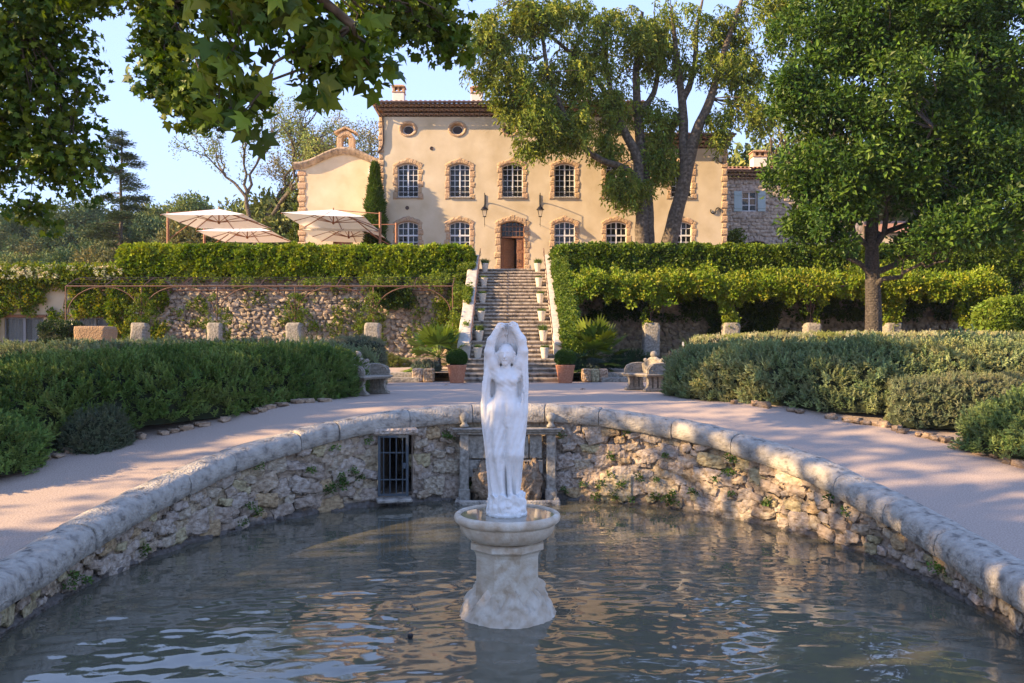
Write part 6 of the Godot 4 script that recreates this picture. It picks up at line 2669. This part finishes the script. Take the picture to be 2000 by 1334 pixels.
func make_oak() -> void:
	# oak standing in the garden at the right, in front of the wall
	var D := 25.0
	var o := thing("oak_tree", "broad dark green oak with straight trunk rising from the right hedge", "tree", V(10.95, 0, D))
	var c := o.position
	var g := Geo.new()
	var path := PackedVector3Array()
	var rr := []
	for k in 13:
		var t := k / 12.0
		path.append(V(10.95 + .25 * t + .08 * sin(t * 9.0), t * 9.6, D + .1 * sin(t * 6.0)) - c)
		rr.append(lerpf(.30, .07, pow(t, .9)) * (1.25 if k == 0 else 1.0))
	g.tube(path, rr, 14)
	var anchors := []
	for k in range(5, 13):
		anchors.append(path[k])
	for q in [[3.2, 9.2, 4.7, 24.5], [3.4, 14.5, 4.5, 24.0], [4.0, 8.8, 6.3, 25.0], [4.4, 15.4, 6.6, 25.5], [5.0, 9.1, 8.4, 24.0], [5.2, 13.9, 9.2, 24.5], [6.0, 9.6, 10.5, 26.0], [4.2, 11.6, 7.2, 22.6], [6.2, 12.2, 11.0, 25.0], [3.0, 12.4, 3.6, 23.4]]:
		var b := V(q[1], q[2], q[3]) - c
		var r := limb(g, V(11.05, q[0], D) - c, b, .10, .025, .05, .12, 7, 8)
		for k in range(3, r.size()):
			anchors.append(r[k])
	part("trunk", g.mesh(), M.dark_bark, o)
	var m := [clump(24, .24, .15, .085, .2, false, .45), clump(24, .27, .14, .08, .2, false, .45)]
	var cols := [Color(.04, .088, .013), Color(.055, .11, .015), Color(.08, .145, .02), Color(.03, .07, .012)]
	var blobs := []
	for q in [[9.4, 4.9, 24.4, 1.3, .6, 1.3, 190], [14.0, 4.9, 24.0, 2.0, .9, 1.8, 420], [12.4, 4.3, 23.6, 1.6, .7, 1.4, 230], [9.2, 6.5, 25.0, 1.4, 1.0, 1.5, 270], [10.6, 6.0, 23.8, 1.7, 1.1, 1.4, 330], [13.2, 6.6, 24.2, 2.2, 1.3, 1.8, 480], [15.6, 6.8, 25.2, 2.2, 1.6, 2.0, 480], [9.5, 8.8, 24.6, 1.7, 1.3, 1.7, 380], [11.4, 8.2, 23.6, 2.0, 1.4, 1.6, 450], [13.8, 9.0, 24.6, 2.3, 1.6, 2.0, 560], [16.2, 9.6, 25.6, 2.4, 2.0, 2.2, 520], [10.0, 10.8, 25.4, 1.9, 1.5, 1.8, 380], [11.9, 10.9, 24.6, 2.3, 1.5, 2.0, 520], [14.6, 11.6, 25.4, 2.6, 1.8, 2.2, 520], [11.8, 12.8, 25.5, 2.6, 1.3, 2.2, 380], [9.9, 4.6, 24.0, .9, .5, .8, 70]]:
		blobs.append([V(q[0], q[1], q[2]) - c, q[3], q[4], q[5], q[6]])
	var pts := crown(o, "crown", blobs, m, cols, M.leaf, -.02, 4.5, .42, 1.0, .4)
	g = Geo.new()
	twigs_to(g, anchors, pts, 170, .028)
	part("branches", g.mesh(), M.dark_bark, o)


func plane_tree(label: String, trunk: Vector3, limbs: Array, blobs: Array, mesh: Array, cols: Array, gap: float, twig := 120, fruits := [], freq := 7.0) -> void:
	var o := thing("plane_tree", label, "tree", trunk)
	var g := Geo.new()
	limb(g, Vector3(0, -.2, 0), Vector3(.3, 4.6, -.2), .55, .38, 0, .04, 14, 9)
	var anchors := []
	for l in limbs:
		var r := limb(g, Vector3(.25, rf(3.4, 4.5), -.2), l[0] - trunk, l[1], .04, l[2], .1, 8, 12)
		for k in range(4, r.size()):
			anchors.append(r[k])
	part("trunk", g.mesh(), M.bark, o)
	var bl := []
	for b in blobs:
		bl.append([b[0] - trunk, b[1], b[2], b[3], b[4]])
	var pts := crown(o, "crown", bl, mesh, cols, M.leaf, gap, freq, .45, 1.0, .35)
	g = Geo.new()
	twigs_to(g, anchors, pts, twig, .022)
	part("branches", g.mesh(), M.bark, o)
	for f in fruits:
		g = Geo.new()
		g.lathe([[0.0, -.018], [.013, -.013], [.018, .0], [.013, .013], [0.0, .018]], 10, f - trunk)
		g.bar(f - trunk, f - trunk + Vector3(.01, .2, 0), .0025, 4)
		part("seed_ball", g.mesh(), M.dark_bark, o)


func make_planes() -> void:
	var big := [clump(7, .2, .15, .1, .0, true, .35), clump(7, .22, .16, .1, .0, true, .35)]
	var mid := [clump(12, .24, .105, .1, .0, true, .55), clump(12, .27, .11, .1, .0, true, .55)]
	var far := [clump(9, .45, .26, .1, .0, true, .35)]
	var cols := [Color(.045, .088, .009), Color(.06, .11, .010), Color(.08, .135, .012), Color(.12, .175, .016)]
	# crown filling the upper left corner, from the tree standing left of the pool
	plane_tree("large plane tree whose dark boughs fill the top left corner", V(-15.2, -.9, 12.5), [[V(-8.6, 6.8, 14.5), .22, .12], [V(-10.0, 9.0, 13.0), .24, .1], [V(-7.0, 9.5, 14.6), .16, .1], [V(-5.2, 6.4, 12.6), .14, .16], [V(-19, 9, 15), .2, .1], [V(-17, 10, 8), .2, .1]],
		[[V(-10.2, 7.8, 14.8), 2.6, 2.5, 1.4, 520], [V(-8.9, 6.0, 14.8), 1.5, 1.6, 1.0, 340], [V(-9.9, 4.9, 15.2), 1.3, 1.0, .8, 170], [V(-8.7, 4.4, 14.8), .8, .4, .5, 50], [V(-8.95, 3.65, 15.0), .3, .18, .3, 12], [V(-8.45, 3.5, 15.0), .2, .2, .2, 7], [V(-7.9, 3.95, 15.0), .3, .25, .3, 12], [V(-7.7, 4.7, 14.9), .4, .5, .4, 26], [V(-8.35, 7.6, 14.6), .9, 1.3, .8, 120], [V(-7.4, 8.0, 14.4), 1.6, .7, .9, 110],
		[V(-5.6, 6.5, 12.8), .5, .4, .45, 52], [V(-5.35, 5.8, 12.6), .42, .4, .4, 60], [V(-5.15, 5.15, 12.4), .42, .28, .35, 52], [V(-4.75, 4.75, 12.2), .4, .2, .3, 34], [V(-4.55, 4.5, 12.2), .2, .3, .2, 14], [V(-6.3, 7.4, 13.2), .9, .6, .7, 90], [V(-6.9, 6.95, 13.4), .6, .5, .5, 60], [V(-4.9, 6.7, 12.6), .6, .4, .5, 50], [V(-3.9, 6.3, 12.2), .7, .35, .5, 44],
		[V(-14.5, 9.2, 13.0), 3.4, 3.0, 4.2, 330], [V(-17.5, 7.6, 9.0), 3.6, 3.2, 4.0, 220]], mid, cols, -.22, 150)
	# near bough hanging into the picture, with large leaves
	var fr := []
	for i in 9:
		fr.append(V(-2.42 + rf(-.13, .13), 3.02 + rf(-.12, .1), 7.0 + rf(-.06, .06)))
	plane_tree("near plane tree bough with large leaves and seed balls hanging over the pool", V(-9.5, -1.2, 3.4), [[V(-2.2, 4.4, 7.0), .17, .14], [V(-1.4, 3.9, 7.2), .13, .16], [V(-2.6, 6.6, 12.5), .16, .12], [V(-8, 9, 2), .2, .1]],
		[[V(-2.15, 4.0, 7.0), .55, .3, .45, 40], [V(-1.75, 3.72, 7.2), .35, .24, .3, 22], [V(-2.4, 3.5, 7.0), .2, .28, .2, 10], [V(-2.3, 3.12, 7.05), .13, .16, .12, 6], [V(-1.62, 3.5, 7.3), .2, .18, .2, 9], [V(-1.42, 3.42, 7.4), .1, .12, .1, 4], [V(-1.3, 3.72, 7.5), .25, .25, .25, 12], [V(-1.9, 4.4, 7.1), .9, .3, .5, 40],
		[V(-2.0, 6.9, 13.6), 1.0, .7, .8, 120], [V(-1.35, 6.6, 13.8), .6, .5, .6, 74], [V(-1.0, 6.15, 13.8), .34, .3, .35, 24], [V(-2.35, 6.35, 13.4), .28, .42, .3, 24], [V(-1.2, 7.5, 13.5), 1.0, .5, .8, 80],
		[V(-7.5, 8.6, 2.5), 3.2, 2.2, 3.4, 220]], big, cols, -.3, 60, fr)
	# further plane trees of the row, out of the picture to the left, whose crowns shade the pool and the path
	for q in [[-18.6, 19.0, "in the row left of the garden, by the stair side"], [-17.5, 4.0, "in the row left of the garden, nearest the camera"], [-26.0, 11.5, "in the second row left of the garden"], [-24.5, 1.0, "at the near end of the second row left of the garden"]]:
		var t := V(q[0], -.6, q[1])
		plane_tree("tall plane tree %s" % q[2], t, [[t + Vector3(3, 7, 1), .24, .1], [t + Vector3(-3, 8, -1), .24, .1], [t + Vector3(0, 9.5, 2), .24, .1]],
			[[t + Vector3(0, 9.0, 0), 4.6, 3.6, 4.8, 290], [t + Vector3(1.5, 6.0, 1.0), 3.4, 2.2, 3.6, 130], [t + Vector3(-1.0, 11.5, 0), 3.4, 2.4, 3.4, 120]], far, cols, .02, 30, [], 3.0)


func bare_tree(at: Vector3, h: float, label: String, cols: Array, leaves: int, spread: float, sd: int) -> void:
	rng.seed = sd
	var o := thing("thin_tree", label, "tree", at, "thin-leaved trees behind the terrace")
	var g := Geo.new()
	var tips := []
	var grow := [[Vector3.ZERO, Vector3(rf(-.1, .1), 1, 0), h * .22, h * .019, 0]]
	while grow.size():
		var b: Array = grow.pop_back()
		var p: Vector3 = b[0]
		var e: Vector3 = p + b[1] * b[2]
		limb(g, p, e, b[3], b[3] * .62, .03, .1, 5 if b[4] > 1 else 8, 5)
		if b[4] >= 2:
			tips.append(e)
			tips.append(p.lerp(e, .6))
		if b[4] < 5:
			for k in (3 if b[4] < 3 else 2):
				var d: Vector3 = (b[1] + rdir() * spread + Vector3.UP * .12).normalized()
				grow.append([e, d, b[2] * rf(.68, .9), b[3] * .6, b[4] + 1])
	part("trunk", g.mesh(), M.bark, o)
	var m := clump(12, .38, .15, .075, .3, false, .3)
	var xf := []
	var cl := []
	for i in leaves:
		var p: Vector3 = tips[rng.randi() % tips.size()] + rdir() * rf(0, .6)
		if noise.get_noise_3dv((p + at) * 3.5) < -.22:
			continue
		xf.append(turned(p, Vector3.UP + rdir(), rf(.7, 1.4)))
		cl.append(mix_tint(cols, .25))
	copies("crown", m, M.leaf_soft, o, xf, cl)


func pine(at: Vector3, h: float, label: String) -> void:
	var o := thing("pine_tree", label, "tree", at)
	var g := Geo.new()
	limb(g, Vector3.ZERO, Vector3(.2, h, 0), h * .018, h * .004, 0, .01, 8, 10)
	var m := clump(34, .5, .3, .075, .5, false, .3)
	var xf := []
	var cl := []
	var y := h * .26
	while y < h:
		var t := (y / h - .26) / .74
		var L := h * .24 * (1.0 - t * .75) * rf(.5, 1.2)
		var a := rf(0, TAU)
		var e := Vector3(cos(a) * L, y - L * .12 + rf(-.3, .3), sin(a) * L)
		limb(g, Vector3(.2 * y / h, y, 0), e, h * .005, h * .0015, .1, .08, 5, 5)
		for k in int(9 + L * 5.0):
			var s := rf(.35, 1.05)
			xf.append(turned(Vector3(0, y, 0).lerp(e, s) + Vector3(rf(-.4, .4), rf(.0, .25), rf(-.4, .4)), Vector3.UP + rdir() * .2, rf(.7, 1.2)).scaled_local(Vector3(1.1, .45, 1.1)))
			cl.append(tint(Color(.06, .09, .035), .25))
		y += h * rf(.016, .03)
	part("trunk", g.mesh(), M.bark, o)
	copies("crown", m, M.needles, o, xf, cl)


func make_backdrop() -> void:
	# wooded hill
	var g := Geo.new()
	var p := PackedVector3Array()
	var nu := 40
	var nv := 20
	for j in nv:
		for i in nu:
			var x := -260.0 + 520.0 * i / (nu - 1)
			var d := 62.0 + 300.0 * pow(j / (nv - 1.0), 1.5)
			p.append(V(x, hill_y(x, d), d))
	g.grid(p, nu, nv)
	struct("hillside", g.mesh(), M.earth)
	var m := clump(46, .85, .36, .22, .3, false, .4)
	var kinds := [[Color(.10, .135, .045), Color(.12, .155, .05), Color(.14, .165, .055)], [Color(.155, .155, .06), Color(.18, .17, .065), Color(.14, .145, .055)], [Color(.085, .125, .05), Color(.10, .14, .055)], [Color(.15, .19, .05), Color(.18, .21, .06)]]
	# trees on the slope that can be told apart
	var desc := ["dark green", "olive brown", "blue-green", "light green"]
	var spots := []
	for row in [[62.0, 9, 5.0], [74.0, 11, 6.0], [90.0, 11, 7.0], [112.0, 11, 8.0]]:
		for i in row[1]:
			var x: float = lerpf(-.66, -.20, (i + rf(.2, .8)) / row[1]) * row[0]
			spots.append([x, row[0] + rf(-4, 4), row[2] * rf(.8, 1.2)])
	for q in [[14.0, 60.0, 12.5], [19.0, 62.0, 14.0], [24.0, 58.0, 13.0], [30.0, 60.0, 11.0], [11.0, 66.0, 13.0], [36.0, 62.0, 9.0], [-4.5, 60.0, 9.5], [17.0, 72.0, 12.0], [-21.5, 57.0, 6.8], [-18.5, 60.0, 8.5], [-15.5, 57.0, 9.0], [-12.8, 60.0, 9.5], [-24.0, 59.0, 5.8]]:
		spots.append(q)
	spots.sort_custom(func(a, b): return a[0] / a[1] < b[0] / b[1])
	var n := 0
	var ones := ["first", "second", "third", "fourth", "fifth", "sixth", "seventh", "eighth", "ninth", "tenth", "eleventh", "twelfth", "thirteenth", "fourteenth", "fifteenth", "sixteenth", "seventeenth", "eighteenth", "nineteenth"]
	for s in spots:
		var at := V(s[0], hill_y(s[0], s[1]) - .3, s[1])
		var k: int = rng.randi() % 4
		n += 1
		var o := thing("forest_tree", "%s round-headed tree on the wooded slope, %s counted from the left" % [desc[k], ordinal(n, ones)], "tree", at, "trees on the wooded slope")
		var h: float = s[2]
		g = Geo.new()
		limb(g, Vector3.ZERO, Vector3(rf(-.3, .3), h * .7, 0), h * .03, h * .01, 0, .05, 6, 5)
		part("trunk", g.mesh(), M.bark, o)
		var r := h * .36
		var bl := [[Vector3(0, h * .62, 0), r, h * .34, r, int(60 + h * 6)]]
		for b in 3:
			bl.append([Vector3(rf(-r, r) * .7, h * rf(.35, .75), rf(-r, r) * .6), r * .6, h * .2, r * .6, int(20 + h * 3)])
		crown(o, "crown", bl, [m], kinds[k], M.leaf_soft, -.3, 2.5, .4, clampf(h / 9.0, .7, 1.3), .5)
	# the wood beyond reads as one mass
	var xf := []
	var cl := []
	for i in 5200:
		var x := rf(-150, 60)
		var d := rf(125, 260)
		if x > -15: d = rf(95, 200)
		var lump := 5.0 + 4.0 * noise.get_noise_2d(x * 4.0, d * 4.0) + 2.5 * noise2.get_noise_2d(x * 12.0, d * 9.0)
		xf.append(turned(V(x, hill_y(x, d) + rf(.2, 1.0) * lump, d), Vector3.UP + rdir() * .8, rf(1.6, 3.2)))
		cl.append(mix_tint(kinds[[0, 2, 0, 1][rng.randi() % 4]], .25))
	var w := copies("forest", m, M.leaf_soft, self, xf, cl, true)
	tag(w, "distant hazy wood covering the hill on the left horizon", "forest")
	pine(V(-33.5, 6.0, 70), 13.5, "tall thin pine standing above the wood on the left")
	bare_tree(V(-17.4, 4.6, 55), 18.0, "half-bare spreading tree left of the chapel", [Color(.2, .24, .07), Color(.24, .28, .08), Color(.16, .2, .06)], 1000, .6, 11)
	bare_tree(V(-13.6, 4.6, 58), 15.5, "reddish-twigged tree just left of the chapel belfry", [Color(.2, .2, .08), Color(.24, .22, .09)], 800, .6, 23)
	bare_tree(V(-10.2, 4.6, 62), 17.0, "brown-leaved tree rising behind the chapel belfry", [Color(.2, .18, .08), Color(.24, .22, .09), Color(.17, .18, .07)], 1200, .6, 31)
	bare_tree(V(17.5, 4.6, 56), 17.5, "contorted light tree behind the outbuilding chimney", [Color(.19, .24, .07), Color(.22, .26, .08)], 700, .7, 47)
	bare_tree(V(26.0, 4.6, 54), 13.5, "dense tree behind the oak at the right", [Color(.05, .085, .025), Color(.065, .10, .03)], 2600, .7, 53)
	# bushes hugging the buildings
	var ivy := clump(16, .14, .15, .11, .1)
	var o := thing("corner_ivy", "ivy bush at the corner between house and outbuilding", "ivy")
	var xa := []
	var ca := []
	for i in 420:
		var k := rdir()
		var q := V(12.1, 5.6, 44.5) + k * Vector3(.75, 2.2, .6) * pow(rng.randf(), .4)
		xa.append(turned(q, k + Vector3.UP * .4, rf(.8, 1.4)))
		ca.append(tint(Color(.08, .12, .02), .3))
	copies("leaves", ivy, M.leaf, o, xa, ca)
	o = thing("green_arch_vine", "green climbing plant on the slender trunk left of the chapel", "creeper")
	xa = []
	ca = []
	for i in 900:
		var t := rng.randf()
		var q := V(-14.3 + 1.3 * sin(t * 2.0) + rf(-1, 1) * (1.2 - t * .6), 4.8 + t * 5.2, 52.0 + rf(-.6, .6))
		if noise.get_noise_3dv(q * 4.0) < -.12: continue
		xa.append(turned(q, Vector3(0, .4, 1) + rdir(), rf(1.2, 2.4)))
		ca.append(mix_tint([Color(.08, .12, .02), Color(.06, .095, .02)], .3))
	copies("leaves", ivy, M.leaf, o, xa, ca)


func hill_y(x: float, d: float) -> float:
	var t := smoothstep(58, 150, d)
	return 3.6 + t * (11.0 + 5.0 * sin(x * .018 + 2.0) + 3.0 * noise.get_noise_2d(x * .6, d * .6)) * smoothstep(60.0, -60.0, x - 25.0)


func ordinal(n: int, ones: Array) -> String:
	if n < 20:
		return ones[n - 1]
	var tens: Array = ["twent", "thirt", "fort", "fift", "sixt"]
	return tens[n / 10 - 2] + ("ieth" if n % 10 == 0 else "y-" + ones[n % 10 - 1])


func _ready() -> void:
	rng.seed = 20240611
	noise.seed = 5
	noise.frequency = .1
	noise.fractal_octaves = 3
	noise2.seed = 17
	noise2.frequency = .1
	noise2.fractal_octaves = 2
	# camera: level, lens shifted a little upwards
	var cam := Camera3D.new()
	cam.name = "camera"
	add_child(cam)
	cam.position = Vector3(0, 1.04, 0)
	cam.projection = Camera3D.PROJECTION_FRUSTUM
	cam.near = .1
	cam.far = 1500.0
	cam.size = 2.0 * .1 * 667.0 / 1600.0
	cam.frustum_offset = Vector2(0, .1 * 18.0 / 1600.0)
	cam.current = true
	# sky, sun, exposure
	var env := Environment.new()
	env.background_mode = Environment.BG_SKY
	var sm := ProceduralSkyMaterial.new()
	sm.sky_top_color = Color(.45, .545, .75)
	sm.sky_energy_multiplier = 1.0
	sm.sky_horizon_color = Color(.62, .70, .82)
	sm.sky_curve = .30
	sm.ground_horizon_color = Color(.55, .55, .52)
	sm.ground_bottom_color = Color(.30, .29, .27)
	sm.sun_angle_max = 50.0
	sm.sun_curve = .15
	env.sky = Sky.new()
	env.sky.sky_material = sm
	env.tonemap_mode = Environment.TONE_MAPPER_LINEAR
	env.tonemap_exposure = 2.8
	env.sdfgi_enabled = true
	env.ssao_enabled = true
	env.ssil_enabled = true
	env.fog_enabled = true
	env.fog_density = .0002
	env.fog_light_color = Color(.82, .88, .96)
	var we := WorldEnvironment.new()
	we.name = "world_environment"
	we.environment = env
	add_child(we)
	var sun := DirectionalLight3D.new()
	sun.name = "sun"
	sun.light_energy = 1.6
	sun.light_color = Color(1.0, .85, .64)
	sun.light_angular_distance = .5
	sun.shadow_enabled = true
	add_child(sun)
	sun.look_at_from_position(Vector3.ZERO, Vector3(5.0, -2.45, -1.4))
	make_materials()
	grainy("plaster_pale", [[0.0, lin(.33, .29, .24)], [0.5, lin(.46, .42, .36)], [1.0, lin(.58, .54, .48)]], .5, .015, 6, .95)
	make_ground()
	make_pool()
	make_pedestal()
	make_statue()
	make_house()
	make_chapel()
	make_outbuilding()
	make_stair()
	flank_wall(-1)
	flank_wall(1)
	retaining_wall("sunlit rubble retaining wall of the terrace left of the stair", -17.1, -1.9, .3, 4.7, 35.6, 280)
	retaining_wall("shaded rubble retaining wall of the terrace right of the stair", 1.9, 27.0, .3, 4.7, 35.6, 150)
	pergola("rusty iron pergola with arched braces before the sunlit left wall", [-17.7, -14.7, -11.7, -8.6, -5.5, -2.35], 32.5, Color.WHITE, [0, 5], ["", "stone pillar left of the sunlit wall, next to the orange stone block", "second stone pillar from the orange block, below the pergola", "third stone pillar from the orange block, below the pergola", "stone pillar nearest the left fan palm", ""])
	pergola("iron pergola buried in vine before the shaded right wall", [5.5, 8.65, 11.85, 15.0, 18.0], 32.5, Color.WHITE, [4], ["grey stone pillar nearest the right fan palm", "second stone pillar right of the right fan palm", "mossy-topped stone pillar just left of the oak trunk", "sunlit stone pillar just right of the oak trunk", ""])
	make_blocks()
	make_hedges()
	make_climbers()
	var grass := grass_tuft(16, .16, .006)
	var ords := ["lowest", "second lowest", "third", "fourth", "fifth", "topmost"]
	var ks := [5, 9, 14, 19, 24, 29]
	for s in [-1, 1]:
		for i in 6:
			var k: int = ks[i]
			stair_pot(V(s * (1.18 if s < 0 else 1.13), (k + 0) * RISE, STAIR_D + k * TREAD - .14), "%s cream pot of herbs on the %s side of the stair" % [ords[i], "shaded left" if s < 0 else "sunlit right"], 1.3 if i in [1, 5] else .8, grass)
	var boxm := clump(12, .03, .028, .02, .4)
	box_ball_pot(V(-1.78, 0, 26.45), "terracotta pot with clipped boxwood ball left of the stair foot", boxm)
	box_ball_pot(V(1.72, 0, 26.45), "terracotta pot with clipped boxwood ball right of the stair foot", boxm)
	bench(V(-3.42, 0, 19.4), 1.246, "carved stone bench half buried in the dark left hedge")
	bench(V(3.45, 0, 21.3), -1.246, "carved stone bench with pierced back before the silver right hedge")
	parasol(-13.7, 38.3, -16.0, .0, "cream square parasol nearest the left end of the terrace hedge")
	parasol(-13.7, 42.4, -15.85, .0, "cream square parasol behind the leftmost one", 6.95)
	parasol(-8.4, 38.4, -6.15, -.05, "cream square parasol in front of the chapel")
	parasol(-8.3, 41.6, -5.85, -.02, "cream square parasol between the chapel parasol and the house", 6.85)
	fan_palm(V(-2.6, .3, 28.6), "sunlit fan palm left of the stair foot", 20, 1.15, [Color(.13, .19, .03), Color(.16, .22, .035), Color(.10, .16, .03)], 3)
	fan_palm(V(2.8, .3, 28.6), "dense dark fan palm right of the stair foot", 26, 1.2, [Color(.06, .10, .02), Color(.09, .13, .02), Color(.12, .16, .025)], 5)
	rng.seed = 77
	make_small_plants()
	cypress(V(-7.1, 4.65, 42.4), 6.1, .62, "narrow green cypress in the corner between chapel and house")
	make_hackberry()
	make_oak()
	make_planes()
	make_backdrop()
